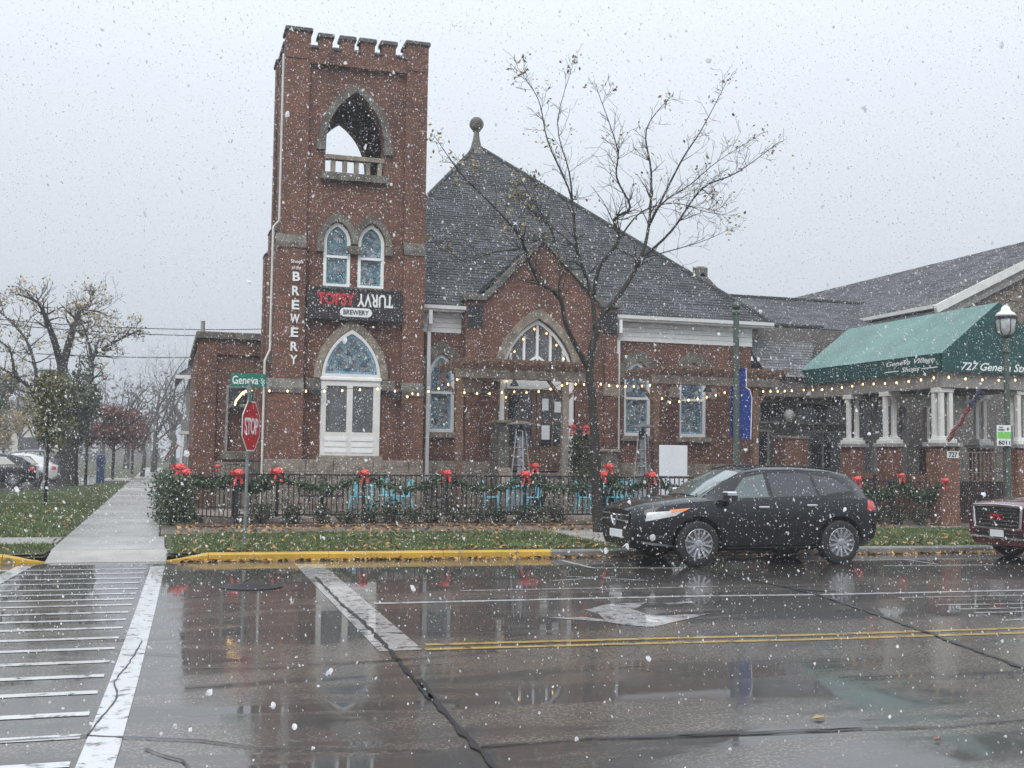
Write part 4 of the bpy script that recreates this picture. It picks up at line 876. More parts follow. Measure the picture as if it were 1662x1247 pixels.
def porch_col(x, y, n='column', w=.50, pz=2.18, zf=.1):
    p = MB().box(x-w/2, x+w/2, y-w/2, y+w/2, zf, pz).build('brick_pier', M['brick_porch'], sb)
    MB().cbox(x-w/2-.07, x+w/2+.07, y-w/2-.07, y+w/2+.07, pz, pz+.10, .015).build('pier_cap', M['greytrim'], p)
    z = pz+.10
    c = MB().cbox(x-.26, x+.26, y-.26, y+.26, z, z+.10, .015).add([], []).build('column', M['offwhite'], sb)
    MB().cbox(x-.21, x+.21, y-.21, y+.21, z+.10, z+.17, .015).build('plinth', M['offwhite'], c)
    for sx, sy in (((-1,0),(1,0)) if w < .55 else ((-1,-1),(1,-1),(-1,1))):
        MB().cbox(x+sx*.135-.058, x+sx*.135+.058, y+sy*.135-.058, y+sy*.135+.058, z+.17, 3.60, .008).build('shaft', M['offwhite'], c)
    MB().cbox(x-.21, x+.21, y-.21, y+.21, 3.60, 3.72, .015).build('capital', M['offwhite'], c)
porch_col(PX0+.02, PY0+.12, w=.58)
for px in (1444, 1384): porch_col(PX0+.0, XP(px,690,PX0).y)
porch_col(PX1-.55, PY0+.12, w=.56)
for yy in (PY0+.2, PY0+2.4, PY0+4.6): porch_col(PX1+.1, yy)
for xx in (20.5, 21.5): MB().cbox(xx-.08, xx+.08, PY0+4.4, PY0+4.56, 1.15, 3.72, .01).build('inner_post', M['greytrim'], sb)
MB().box(PX0-.15, PX0+.05, PY0+.6, PY1, 1.15, 1.42).build('porch_wall', M['brick_porch'], sb)
# address plate on the corner pier
ap = thing('address_plate', 'small white plate with house number 727 on the corner brick pier', 'sign', (PX0+.09, PY0-.19, 1.98))
MB().cbox(PX0-.09, PX0+.27, PY0-.195, PY0-.172, 1.88, 2.06, .006).build('plate', M['signwhite'], ap)
put_text('727', ap, PX0+.09, PY0-.20, 1.97, .26, .13, M['iron'], .004, .004, name='lettering')
for dx in (-.02,.2): MB().tube([(PX0+dx,PY0-.185,2.06),(PX0+dx,PY0-.18,2.17)], .012, 6).build('hanger', M['iron'], ap)
# porch side railings
for y0_, y1_ in ((PY0+.6, 26.4),):
    pass
# awning
aw_ = thing('awning', 'dark green cloth awning with paler top slope and white script lettering', 'awning', (21, 24.6, 4.1))
ax0, ax1, ay0, ay1, az0, az1, azp = 19.18, 22.85, 24.55, 31.45, 4.12, 4.58, 6.02; axm = (ax0+ax1)/2
def cloth(name, P, m, t=.02):
    P = [Vector(p) for p in P]; n = (P[1]-P[0]).cross(P[2]-P[0]).normalized()*t; k = len(P)
    return MB().add([p for p in P]+[p-n for p in P], [tuple(range(k)), tuple(range(2*k-1,k-1,-1))]+[(i,k+i,k+(i+1)%k,(i+1)%k) for i in range(k)]).build(name, m, aw_)
def slope(name, xs, m):
    g = MB(); nu, nv = 9, 8; vs = []
    for i in range(nu):
        for j in range(nv):
            a, b = i/(nu-1), j/(nv-1); sag = -.05*math.sin(PI*a)*math.sin(PI*b) - .012*math.sin(a*PI*8)**2
            vs.append((xs+(axm-xs)*b, ay0+(ay1-ay0)*a, az1+(azp-az1)*b+sag))
    fs = [(i*nv+j, (i+1)*nv+j, (i+1)*nv+j+1, i*nv+j+1) for i in range(nu-1) for j in range(nv-1)]
    return g.add(vs, fs).build(name, m, aw_, smooth=True)
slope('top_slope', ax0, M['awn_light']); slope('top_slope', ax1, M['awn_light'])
for xs in (ax0, ax1):
    MB().tube([(xs,ay0,az1+.01),(xs,ay1,az1+.01)], .016, 5).build('seam', M['awn_dark'], aw_)
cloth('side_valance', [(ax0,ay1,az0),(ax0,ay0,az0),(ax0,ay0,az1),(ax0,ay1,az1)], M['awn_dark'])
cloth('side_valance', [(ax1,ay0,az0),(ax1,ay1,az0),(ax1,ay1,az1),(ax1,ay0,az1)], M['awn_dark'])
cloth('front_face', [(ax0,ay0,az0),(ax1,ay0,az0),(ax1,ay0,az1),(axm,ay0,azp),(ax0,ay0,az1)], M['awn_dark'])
put_text('727 Geneva Street', aw_, axm+.02, ay0-.008, az0+.16, 2.5, .21, M['signwhite'], .003, .004, .35, name='lettering')
SIDE = Matrix.Rotation(-PI/2, 4, 'Z') @ FRONT
for t_, yy, zz, w_, h_ in (('Geneva Village', (XP(1440,600,ax0).y+XP(1517,585,ax0).y)/2, az0+.32, abs(XP(1440,600,ax0).y-XP(1519,585,ax0).y), .17), ('Shops', XP(1478,602,ax0).y, az0+.12, abs(XP(1465,600,ax0).y-XP(1495,600,ax0).y), .17)):
    put_text(t_, aw_, ax0-.010, yy, zz, w_, h_, M['signwhite'], .003, .003, .35, name='lettering', R=SIDE)
for pa, pb in ((1496,1522),(1436,1458)):
    ya, yb = XP(pa,598,ax0).y, XP(pb,598,ax0).y; MB().box(ax0-.012, ax0-.004, min(ya,yb), max(ya,yb), az0+.11, az0+.135).build('flourish', M['signwhite'], aw_)

# gabled building behind
gb = thing('gabled_building', 'large building with brown shake gable, white rake boards and long grey roof', 'building', (30, 32, 0))
cx0, cxr, cz0, czr, cy0, cy1 = 24.2, 30.6, 6.95, 10.05, 31.4, 52
roof_plane(gb, [(cx0,cy1,cz0),(cx0,cy0-.3,cz0),(cxr,cy0-.3,czr),(cxr,cy1,czr)], M['shingle_light'], name='roof', course=.16, tabw=.34)
roof_plane(gb, [(2*cxr-cx0,cy0-.3,cz0),(2*cxr-cx0,cy1,cz0),(cxr,cy1,czr),(cxr,cy0-.3,czr)], M['shingle_light'], name='roof', course=.6, tabw=1.2)
MB().box(cx0+.5, 2*cxr-cx0-.5, cy0+.1, cy1-.2, .1, cz0-.1).build('wall', M['brownwall'], gb)
MB().plate([(cx0+.5,cz0-1.2),(2*cxr-cx0-.5,cz0-1.2),(2*cxr-cx0-.5,cz0+.1),(cxr,czr-.25),(cx0+.5,cz0+.1)], [], cy0, cy0+.098).build('gable_wall', M['brownwall'], gb)
vs = []; row = 0; z = cz0-1.2
while z < czr-.35:
    half = (2*cxr-cx0-.5-cxr) if z < cz0+.1 else (czr-.25-z)/(czr-.35-cz0)*(cxr-cx0-.5)
    x = cxr-half
    while x < min(cxr+half, 31.5):
        w_ = rnd.uniform(.1,.2); y_ = cy0-.02-rnd.uniform(0,.015); d_ = rnd.uniform(-.015,.015)
        vs += [(x,y_,z+d_),(x+w_-.008,y_,z+d_),(x+w_-.008,cy0-.003,z+.24),(x,cy0-.003,z+.24)]; x += w_
    z += .19
o = link('shakes', fast_mesh('shakes', np.array(vs), 4, M['shake']), gb); o['kind'] = 'stuff'
for dz, yy, w_, m_ in ((-.17,cy0-.28,.26,'offwhite'), (-.5,cy0-.12,.26,'greytrim')):
    MB().beam((cx0-.1,yy,cz0+dz),(cxr,yy,czr+dz+.02), .14, w_).build('rake_board', M[m_], gb)
MB().box(cx0-.12, cx0+.02, cy0-.2, cy1, cz0-.12, cz0+.0).build('gutter', M['offwhite'], gb)
MB().box(cx0+.02, cx0+.5, cy0-.1, cy1, cz0-.35, cz0-.2).build('soffit', M['greytrim'], gb)

# furled flag on the porch corner
fg = thing('furled_flag', 'red, white and blue flag furled on a slanted pole at the porch column', 'flag', tuple(W(1535,712,24.4)))
a, b = W(1536,714,24.45), W(1592,628,24.0)
MB().tube([a, b], .016, 8).build('pole', M['woodgrey'], fg)
def fold(name, t0, t1, m, r, off):
    q = []; rr = []
    for k in range(9):
        t = t0+(t1-t0)*k/8; p = a.lerp(b, t); q.append(p+Vector((off+.03*math.sin(k*1.9), -.02, -.06-.03*math.cos(k*1.3)))); rr.append(r*(.6+.5*abs(math.sin(k*1.1))))
    MB().tube(q, rr, 7).build(name, m, fg)
fold('stripes', .03, .68, M['flag_r'], .055, 0); fold('stripes', .1, .6, M['greytrim'], .022, -.04); fold('canton', .62, .97, M['flag_b'], .055, 0)

# ================================================================ POSTS AND SIGNS
def lamp_post(name, lab, x, y, h, lantern):
    t = thing(name, lab, 'lamp post', (x, y, KZ))
    MB().lathe([(.20,0),(.20,.12),(.17,.16),(.15,.55),(.17,.60),(.12,.70),(.085,.9)], (x,y,KZ), 16).build('base', M['green_pole'], t, smooth=True, sharp=40)
    MB().lathe([(.075,.9),(.062,h-.25),(.062,h-.2)], (x,y,KZ), 14).build('shaft', M['green_pole'], t, smooth=True, sharp=40)
    if lantern:
        z = KZ+h-.2
        MB().lathe([(.10,-.35),(.10,-.30),(.065,-.28),(.065,-.02),(.10,0),(.13,.05)], (x,y,z), 16).build('collar', M['green_pole'], t, smooth=True, sharp=40)
        MB().lathe([(.12,.05),(.20,.14),(.225,.40),(.225,.42)], (x,y,z), 16).build('globe', M['lens'], t, smooth=True, sharp=40)
        for k in range(6):
            c, s_ = math.cos(k*PI/3+.3), math.sin(k*PI/3+.3)
            MB().tube([(x+c*.13,y+s_*.13,z+.05),(x+c*.21,y+s_*.21,z+.14),(x+c*.235,y+s_*.235,z+.43)], .010, 5).build('cage_bar', M['bronze'], t)
        MB().lathe([(.25,.42),(.26,.47),(.25,.49)], (x,y,z), 18).build('band', M['bronze'], t)
        MB().lathe([(.24,.49),(.20,.56),(.11,.62),(.09,.70),(.05,.74),(.01,.76)], (x,y,z), 18).build('cap', M['signwhite'], t, smooth=True)
    else:
        MB().lathe([(.062,0),(.09,.02),(.09,.06),(.05,.09)], (x,y,KZ+h-.2), 12).build('collar', M['green_pole'], t)
        MB().lathe([(.03,-.09),(.08,-.06),(.10,0),(.08,.06),(.02,.10)], (x,y,KZ+h), 14).build('ball', M['green_pole'], t, smooth=True)
    return t
gp = W(1195,495,22.0); lamp_post('street_post', 'dark green street post with ball top holding a blue sign, behind the black car', gp.x, 22.0, gp.z-KZ-.02, False)
bs = thing('street_banner', 'tall blue sign with rounded shoulder and white edge on the green street post', 'sign', (gp.x, 22.0, 3.0))
bx_ = lambda px: WX(px,660,22.1); bz_ = lambda py: WZ(1203,py,22.1)
poly = [(bx_(1186),bz_(711)),(bx_(1217),bz_(713)),(bx_(1219),bz_(645)),(bx_(1216),bz_(634)),(bx_(1208),bz_(629)),(bx_(1186.5),bz_(628))]
MB().plate(poly, [], 22.09, 22.13).build('panel', M['blue'], bs)
MB().plate([(bx_(1198),bz_(627)),(bx_(1210),bz_(627)),(bx_(1210.5),bz_(597)),(bx_(1198),bz_(597))], [], 22.09, 22.13).build('top_panel', M['blue'], bs)
MB().tube([(bx_(1218)+.01,22.11,bz_(713)),(bx_(1220)+.01,22.11,bz_(645)),(bx_(1216.5)+.01,22.11,bz_(632.5)),(bx_(1210),22.11,bz_(628))], .012, 6).build('edge', M['signwhite'], bs)
MB().tube([(bx_(1211.5),22.11,bz_(627)),(bx_(1211.5),22.11,bz_(597))], .012, 6).build('edge', M['signwhite'], bs)
for py in (600, 640, 700): MB().beam((gp.x-.03,22.07,bz_(py)),(gp.x+.2,22.08,bz_(py)), .03, .03).build('bracket', M['iron'], bs)
lp_ = W(1632,495,21.5); lamp_post('street_lamp', 'green street lamp with white-capped lantern in front of the awning', lp_.x, 21.5, lp_.z-KZ-.56, True)
ps = thing('parking_sign', 'small white and lime parking sign numbered 8011 on the lamp post', 'sign', tuple(W(1630,708,21.35)))
qx0, qx1, qz0, qz1 = WX(1618,708,21.38), WX(1640.5,708,21.38), WZ(1629,724,21.38), WZ(1629,690.5,21.38)
MB().cbox(qx0, qx1, 21.37, 21.39, qz0, qz1, .004).build('plate', M['signwhite'], ps)
MB().box(qx0+.01, qx1-.01, 21.365, 21.3695, qz0+(qz1-qz0)*.36, qz0+(qz1-qz0)*.68).build('lime_band', M['lime'], ps)
put_text('8011', ps, (qx0+qx1)/2, 21.364, qz0+(qz1-qz0)*.16, (qx1-qx0)*.82, (qz1-qz0)*.2, M['iron'], .003, .004, name='lettering')
put_text('PAY', ps, qx0+(qx1-qx0)*.3, 21.364, qz0+(qz1-qz0)*.9, (qx1-qx0)*.3, (qz1-qz0)*.08, M['iron'], .003, .0, name='lettering')
put_text('MOBILE', ps, qx0+(qx1-qx0)*.32, 21.364, qz0+(qz1-qz0)*.78, (qx1-qx0)*.5, (qz1-qz0)*.08, M['iron'], .003, .0, name='lettering')
MB().lathe([(.035,0),(.035,.004)], (0,0,0), 14).build('disc', M['signblack'], ps).matrix_basis = Matrix.Translation((qx0+(qx1-qx0)*.78,21.366,qz0+(qz1-qz0)*.84)) @ Matrix.Rotation(PI/2,4,'X')
MB().box(qx0+.05, qx1+.09, 21.40, 21.41, qz0+.02, qz1-.01).build('rear_plate', M['galv'], ps)

# stop sign and street name
st = G(397,882,KZ)
ss = thing('stop_sign', 'red octagonal stop sign turned to the side on a steel post', 'stop sign', (st.x, st.y, KZ))
topz = 3.28
MB().tube([(st.x,st.y,KZ-.1),(st.x+.01,st.y,topz-.18)], .032, 8).build('post', M['galv'], ss)
sc = Vector((WX(407.5,692,st.y-.06), st.y-.06, WZ(407.5,692,st.y-.06))); RS = Matrix.Rotation(math.radians(66),4,'Z')
def octo(r): return [(r*math.cos(PI/8+k*PI/4), r*math.sin(PI/8+k*PI/4)) for k in range(8)]
R_ = .457/math.cos(PI/8)
MX = Matrix.Translation(sc) @ RS
def rot_part(mb, name, m, parent): o = mb.build(name, m, parent); o.matrix_basis = MX; return o
rot_part(MB().plate(octo(R_), [], -.002, .006), 'octagon', M['signwhite'], ss)
rot_part(MB().plate(octo(R_*.945), [], -.005, -.0025), 'red_face', M['signred'], ss)
o = put_text('STOP', ss, 0, 0, 0, .70, .31, M['signwhite'], .002, .006, name='lettering'); o.matrix_basis = MX @ Matrix.Translation((0,-.007,0)) @ FRONT
ns = thing('street_name_sign', 'green street name plate reading Geneva St above the stop sign', 'street sign', (WX(404,617,st.y), st.y, topz-.15))
nx0, nx1, nz0, nz1 = WX(374,618,st.y), WX(432.5,618,st.y), WZ(403,628,st.y), WZ(403,606.5,st.y)
MB().cbox(nx0, nx1, st.y-.01, st.y+.005, nz0, nz1, .004).build('plate', M['signgreen'], ns)
put_text('Geneva', ns, nx0+(nx1-nx0)*.41, st.y-.013, (nz0+nz1)/2, (nx1-nx0)*.72, (nz1-nz0)*.62, M['signwhite'], .002, .003, name='lettering')
put_text('St', ns, nx0+(nx1-nx0)*.90, st.y-.013, (nz0+nz1)/2-.01, (nx1-nx0)*.11, (nz1-nz0)*.40, M['signwhite'], .002, .002, name='lettering')
MB().cbox(WX(404,640,st.y)-.05, WX(404,640,st.y)+.05, st.y-.03, st.y+.04, nz0-.14, nz0+.01, .01).build('clamp', M['galv'], ns)
ns2 = thing('cross_street_sign', 'cross street name plate seen edge-on under the green plate', 'street sign', (WX(404,636,st.y), st.y, nz0-.2))
MB().beam((st.x+.03,st.y-.3,nz0-.20),(st.x+.03,st.y+.3,nz0-.20), .012, .2).build('plate', M['signgreen'], ns2)

# ================================================================ PATIO
YF = 27.2
fz0, fz1 = PZ+.03, 1.30
postpx = [450, 590, 725, 852, 976, 1057.5, 1175, 1285]
fposts = [1.62] + [WX(p, 800, YF) for p in postpx] + [19.0]
fen = thing('iron_fence', 'black iron patio fence with slender pickets in front of the church', 'fence', (8, YF, PZ))
pk_me = MB().cbox(-.0115,.0115,-.0115,.0115,0,fz1-fz0,.001).mesh('picket', M['iron'])
po_me = MB().cbox(-.038,.038,-.038,.038,0,fz1-fz0+.12,.006).mesh('post', M['iron'])
for i, (a, b) in enumerate(zip(fposts, fposts[1:])):
    link('post', po_me, fen, loc=(b, YF, fz0-.03))
    for z in (fz0+.02, fz1-.03): MB().box(a, b, YF-.02, YF+.02, z-.02, z+.02).build('rail', M['iron'], fen)
    n = max(1, round((b-a)/.128))
    for k in range(1, n): link('picket', pk_me, fen, loc=(a+(b-a)*k/n, YF, fz0))
link('post', po_me, fen, loc=(1.62, YF, fz0-.03))
fe2 = thing('iron_fence', 'short return of black iron fence running back beside the ivy to the tower', 'fence', (1.0, 28, PZ))
pts = [(1.62,YF),(1.62,26.45),(.55,27.6),(.55,33)]
for (x0_,y0_),(x1_,y1_) in zip(pts, pts[1:]):
    l_ = math.hypot(x1_-x0_, y1_-y0_); n = max(1, round(l_/.128))
    for z in (.30, 1.20): MB().beam((x0_,y0_,z),(x1_,y1_,z), .03, .028).build('rail', M['iron'], fe2)
    for k in range(1, n): link('picket', pk_me, fe2, loc=(x0_+(x1_-x0_)*k/n, y0_+(y1_-y0_)*k/n, .27))
big = MB().cbox(-.045,.045,-.045,.045,0,1.15,.008).mesh('post', M['iron'])
for x_, y_ in ((1.62,26.45),(.55,27.6),(.55,30.2)): link('post', big, fe2, loc=(x_, y_, KZ))
gt = thing('arched_gate', 'small arched iron gate behind the corner of the patio fence', 'gate', (1.7, 30.2, PZ))
ga, gbx = 1.15, 2.35
arcp = [(ga+(gbx-ga)*k/12, 30.2, 1.28+.20*math.sin(PI*k/12)) for k in range(13)]
MB().tube(arcp, .02, 6).build('arched_rail', M['iron'], gt)
MB().box(ga, gbx, 30.185, 30.215, 1.15, 1.18).build('rail', M['iron'], gt); MB().box(ga, gbx, 30.185, 30.215, .35, .38).build('rail', M['iron'], gt)
for k in range(10): link('picket', MB().cbox(-.009,.009,-.009,.009,0,1.0+.20*math.sin(PI*k/9),.001).mesh('picket', M['iron']), gt, loc=(ga+(gbx-ga)*k/9, 30.2, .28))

# leaf clouds
def leaf_cloud(name, P, m, size, seed=1, up=.6):
    r = np.random.RandomState(seed); n = len(P); d = r.normal(0,1,(n,3)); d /= np.linalg.norm(d,axis=1)[:,None]
    e = r.normal(0,1,(n,3)); e -= d*(e*d).sum(1)[:,None]; e /= np.linalg.norm(e,axis=1)[:,None]; s = r.uniform(*size, n)[:,None]
    v = np.empty((n*4,3)); v[0::4] = P-d*s; v[1::4] = P-e*s*.55; v[2::4] = P+d*s; v[3::4] = P+e*s*.55
    return fast_mesh(name, v, 4, m)
def ball_pts(n, rx, ry, rz, seed, shell=.5, lumps=9):
    r = np.random.RandomState(seed); c = r.normal(0,1,(lumps,3)); c /= np.linalg.norm(c,axis=1)[:,None]; c *= .55
    c = np.vstack([c,[[0,0,0]]]); k = r.randint(0,len(c),n); d = r.normal(0,1,(n,3)); d /= np.linalg.norm(d,axis=1)[:,None]
    q = c[k]+d*(.5*r.uniform(shell,1,n)**.7)[:,None]; return q*np.array([rx,ry,rz])
# low shrubs along the bed
shr = [leaf_cloud('foliage', ball_pts(520,.36,.34,.30,s)+np.array([0,0,.24]), M['shrub'], (.022,.045), s) for s in (3,4,5)]
stm = MB()
for k in range(5): stm.tube([(0,0,0),(.12*math.cos(k*1.3),.12*math.sin(k*1.3),.3)], [.012,.006], 5)
stm_me = stm.mesh('stem', M['bark'])
shrub_px = [428, 480, 532, 575, 618, 655, 690, 728, 765, 802, 838, 872, 905, 938, 1085, 1165, 1285, 1345]
words = ['first','second','third','fourth','fifth','sixth','seventh','eighth','ninth','tenth','eleventh','twelfth','thirteenth','fourteenth']
for i, px in enumerate(shrub_px):
    p = G(px, 857, KZ); lab = '%s low dark shrub along the patio fence, counted from the stop sign' % words[i] if i < 14 else ('low dark shrub half hidden behind the black car bonnet','low dark shrub hidden behind the black car windscreen','low dark shrub hidden behind the black car rear door','low dark shrub hidden behind the black car tail')[i-14]
    t = thing('low_shrub', lab, 'shrub', (p.x, 26.45+rnd.uniform(-.1,.1), KZ+.02), 'low shrubs along the patio fence', rz=rnd.uniform(0,6))
    s_ = rnd.uniform(.85,1.15); t.scale = (s_*1.05, s_*1.05, s_*.95)
    link('foliage', shr[i % 3], t, local=True); link('stem', stm_me, t, local=True)
for i, (px, y_) in enumerate(((1425,25.6),(1458,25.3),(1492,24.9))):
    p = W(px, 845, y_); t = thing('low_shrub', '%s low shrub right of the black car, before the garlanded fence' % words[i], 'shrub', (p.x, y_, KZ+.02), 'low shrubs by the porch', rz=i*2.)
    link('foliage', shr[i % 3], t, local=True); link('stem', stm_me, t, local=True)
# ivy over the corner fence
r_ = np.random.RandomState(5)
n = 6500; t_ = r_.uniform(0,1,n); yy = np.where(t_ < .45, 26.6+t_*2.4, 27.7+(t_-.45)*12)
xx = np.where(t_ < .45, .15+1.2*(.45-t_)*r_.uniform(.2,1,n), .12)+r_.normal(0,.16,n)
zz = KZ + 1.12*(r_.uniform(0,1,n)**.8)*(1-.1*r_.uniform(0,1,n)) + r_.normal(0,.05,n)
iv = thing('ivy_hedge', 'dense dark ivy covering the corner fence beside the long pavement', 'hedge', (.3, 28, KZ))
link('foliage', leaf_cloud('foliage', np.stack([xx,yy,np.maximum(zz,KZ+.02)],1), M['ivy'], (.03,.06), 8), iv)
for k in range(8): MB().tube([(.2,26.9+k*.7,KZ),(.15+rnd.uniform(-.1,.1),26.9+k*.7,1.0)], [.02,.008], 5).build('stem', M['bark'], iv)

# garlands and bows
def garland(parent_label, a, b, sag, seed, grp='evergreen garlands on the fence', n=430, name='garland'):
    r = np.random.RandomState(seed); t = r.uniform(0,1,n); A = np.array(a); B = np.array(b)
    P = A+(B-A)*t[:,None]; P[:,2] -= sag*4*t*(1-t); P += r.normal(0,1,(n,3))*np.array([.05,.055,.065])
    t_ = thing(name, parent_label, 'garland', tuple(a), grp)
    MB().tube([Vector(a).lerp(Vector(b), k/14)-Vector((0,0,sag*4*(k/14)*(1-k/14))) for k in range(15)], .035, 6).build('stem', M['garland'], t_)
    link('foliage', leaf_cloud('garland', P, M['garland'], (.035,.075), seed), t_)
bow = MB()
def ribbon(pts, w, nrm):
    vs = []
    for p in pts: vs += [Vector(p)+Vector(nrm)*w/2, Vector(p)-Vector(nrm)*w/2]
    bow.add(vs, [(2*i,2*i+2,2*i+3,2*i+1) for i in range(len(pts)-1)])
for k in range(15):
    a = k*2.4; c, s_ = math.cos(a), math.sin(a); L_ = .11+.06*((k*7) % 5)/4; f_ = .25+.75*((k*3) % 7)/6; e_ = -.05-.10*(1-f_)
    D_ = Vector((c*f_, -.9*(1-f_*.7), s_*f_*.72+.08)); N_ = Vector((-s_, .3, c*.8)).normalized()
    q_ = D_.cross(N_).normalized()*.035
    ribbon([Vector((0,-.02,0)), D_*L_*.45+q_, D_*L_*.9+q_*1.2, D_*L_*1.08, D_*L_*.9-q_*1.2, D_*L_*.4-q_, Vector((0,-.03,0))], .045+.012*(k % 3), N_)
tails = MB(); bow_me = bow.mesh('loops', M['red'], recalc=False)
bow = MB(); ribbon([(0,-.03,0),(-.06,-.06,-.12),(-.10,-.07,-.26)], .06, (1,0,.3)); ribbon([(0,-.03,0),(.05,-.06,-.10),(.06,-.07,-.22)], .06, (1,0,-.2)); tail_me = bow.mesh('tails', M['red'], recalc=False)
knot_me = MB().lathe([(.005,-.03),(.03,-.02),(.035,0),(.03,.02),(.005,.03)], (0,-.06,0), 8).mesh('knot', M['red'])
def put_bow(p, lab, s=1., rz=0.):
    t = thing('red_bow', lab, 'bow', tuple(p), 'red ribbon bows', rz=rz); t.scale = (s*1.18,s*1.0,s*.95)
    for nm, me in (('loops', bow_me), ('tails', tail_me), ('knot', knot_me)): link(nm, me, t, local=True)
bl = ['left of the big tower window','under the big tower window','under the left nave window','in front of the first patio heater','next to the street tree trunk','left of the white board','hidden low behind the black car bonnet','behind the black car roof']
for i, x in enumerate(fposts[1:7]): put_bow((x, YF-.06, fz1+.03 - (.02 if i % 2 else 0)), 'red ribbon bow on the fence post ' + bl[i], rnd.uniform(.9,1.1), rnd.uniform(-.4,.4))
gl = ['left of the stop sign','below the vertical tower letters','below the big tower window','below the left nave window','before the first patio heater','beside the street tree','behind the black car bonnet','behind the black car windscreen','behind the black car']
for i, (a, b) in enumerate(zip(fposts[:7], fposts[1:8])): garland('evergreen garland swag on the iron fence ' + gl[i], (a,YF-.05,fz1-.04), (b,YF-.05,fz1-.04), .30, 20+i)
put_bow((1.62,26.40,1.30), 'red ribbon bow on the tall corner post beside the stop sign', 1.1, .5)
put_bow(tuple(W(293,760,27.6)), 'red ribbon bow on top of the ivy at the pavement corner', 1.15); put_bow(tuple(W(303,768,27.2)), 'second red ribbon bow just below the one on the ivy corner', .95)
garland('evergreen garland between the ivy corner and the tall post', (.6,27.4,1.18), (1.62,26.42,1.2), .15, 40, n=500)
garland('evergreen garland from the tall corner post towards the first fence post', (1.62,26.42,1.22), (2.35,27.15,1.22), .22, 41)
put_bow(tuple(W(353,757,31)), 'small red bow on the arched gate', .55)
# right-hand fence with garlands by the porch
f3 = thing('iron_fence', 'black iron fence with garlands between the black car and the corner brick pier', 'fence', (18, 26.9, KZ))
fa, fb_ = Vector((WX(1290,800,26.9),26.9,0)), Vector((19.12,24.98,0))
for z in (.30, 1.25): MB().beam(fa+Vector((0,0,z)), fb_+Vector((0,0,z)), .03, .03).build('rail', M['iron'], f3)
n = round((fb_-fa).length/.125)
for k in range(n+1): link('picket', pk_me, f3, loc=tuple(fa.lerp(fb_,k/n)+Vector((0,0,.25))))
for k in (.42, .72): link('post', big, f3, loc=tuple(fa.lerp(fb_,k)+Vector((0,0,KZ))))
MB().beam(fa+Vector((0,0,KZ+.06)), fb_+Vector((0,0,KZ+.06)), .2, .18).build('plinth', M['stone_base'], f3)
put_bow(tuple(W(1391,779,25.8)), 'red ribbon bow directly above the black car tail lamp', 1.0); put_bow(tuple(W(1463,773,25.3)), 'small red bow on the fence between the black car and the pier', .8); put_bow(tuple(W(1531,782,24.6)), 'red ribbon bow hanging beside the corner brick pier', 1.0, .6)
for k, (a, b) in enumerate((((1391,785,25.9),(1463,782,25.4)),((1463,782,25.4),(1526,790,24.8)))):
    A, B = W(*a), W(*b); garland('thick evergreen garland ' + ('just behind the black car tail' if k == 0 else 'ending at the corner brick pier'), tuple(A), tuple(B), .34, 50+k, n=1300)
f4 = thing('iron_fence', 'black iron fence of the porch ramp between the brick pier and the lamp post', 'fence', (20.5, 25.3, KZ))
for z in (.3, 1.25): MB().box(PX0+.45, 22.3, 25.28, 25.31, z-.015, z+.015).build('rail', M['iron'], f4)
for k in range(34): link('picket', pk_me, f4, loc=(PX0+.5+k*.056, 25.295, .26))
for z in (1.5, 2.05): MB().box(PX0+.45, 22.3, 25.6, 25.63, z-.015, z+.015).build('rail', M['woodgrey'], f4)
for k in range(14): MB().box(PX0+.55+k*.13, PX0+.58+k*.13, 25.6, 25.63, 1.2, 2.05).build('baluster', M['woodgrey'], f4)

# chairs and tables
def make_chair():
    t = thing('metal_chair', 'turquoise metal cafe chair', 'chair', (0,0,0), 'turquoise patio chairs')
    MB().cbox(-.19,.19,-.18,.18,.435,.455,.01).build('seat', M['turq'], t, local=True)
    for sx in (-1,1):
        for sy in (-1,1): MB().add([(sx*.16-.02,sy*.15-.02,.44),(sx*.16+.02,sy*.15-.02,.44),(sx*.16+.02,sy*.15+.02,.44),(sx*.16-.02,sy*.15+.02,.44),(sx*.225-.012,sy*.22-.012,0),(sx*.225+.012,sy*.22-.012,0),(sx*.225+.012,sy*.22+.012,0),(sx*.225-.012,sy*.22+.012,0)],
                       [(0,1,2,3),(7,6,5,4),(0,4,5,1),(1,5,6,2),(2,6,7,3),(3,7,4,0)]).build('leg', M['turq'], t, local=True)
    MB().tube([(-.18,.17,.45),(-.20,.21,.72),(-.15,.235,.85),(0,.245,.87),(.15,.235,.85),(.20,.21,.72),(.18,.17,.45)], .016, 6).build('back_frame', M['turq'], t, local=True)
    MB().add([(-.06,.18,.45),(.06,.18,.45),(.075,.24,.85),(-.075,.24,.85),(-.06,.19,.45),(.06,.19,.45),(.075,.25,.85),(-.075,.25,.85)], [(0,1,2,3),(7,6,5,4),(0,3,7,4),(1,5,6,2)]).build('back_splat', M['turq'], t, local=True)
    MB().tube([(-.19,-.02,.25),(0,-.15,.3),(.19,-.02,.25)], .010, 5).build('brace', M['turq'], t, local=True)
    return t
def make_table():
    t = thing('metal_table', 'turquoise metal cafe table', 'table', (0,0,0), 'turquoise patio tables')
    MB().cbox(-.32,.32,-.32,.32,.715,.745,.015).build('tabletop', M['turq'], t, local=True)
    for sx in (-1,1):
        for sy in (-1,1): MB().tube([(sx*.26,sy*.26,.72),(sx*.31,sy*.31,0)], [.028,.016], 6).build('leg', M['turq'], t, local=True)
    MB().tube([(-.29,-.29,.25),(.29,.29,.25)], .010, 5).build('brace', M['turq'], t, local=True)
    return t
c0 = make_chair(); t0 = make_table(); uc = ut = False
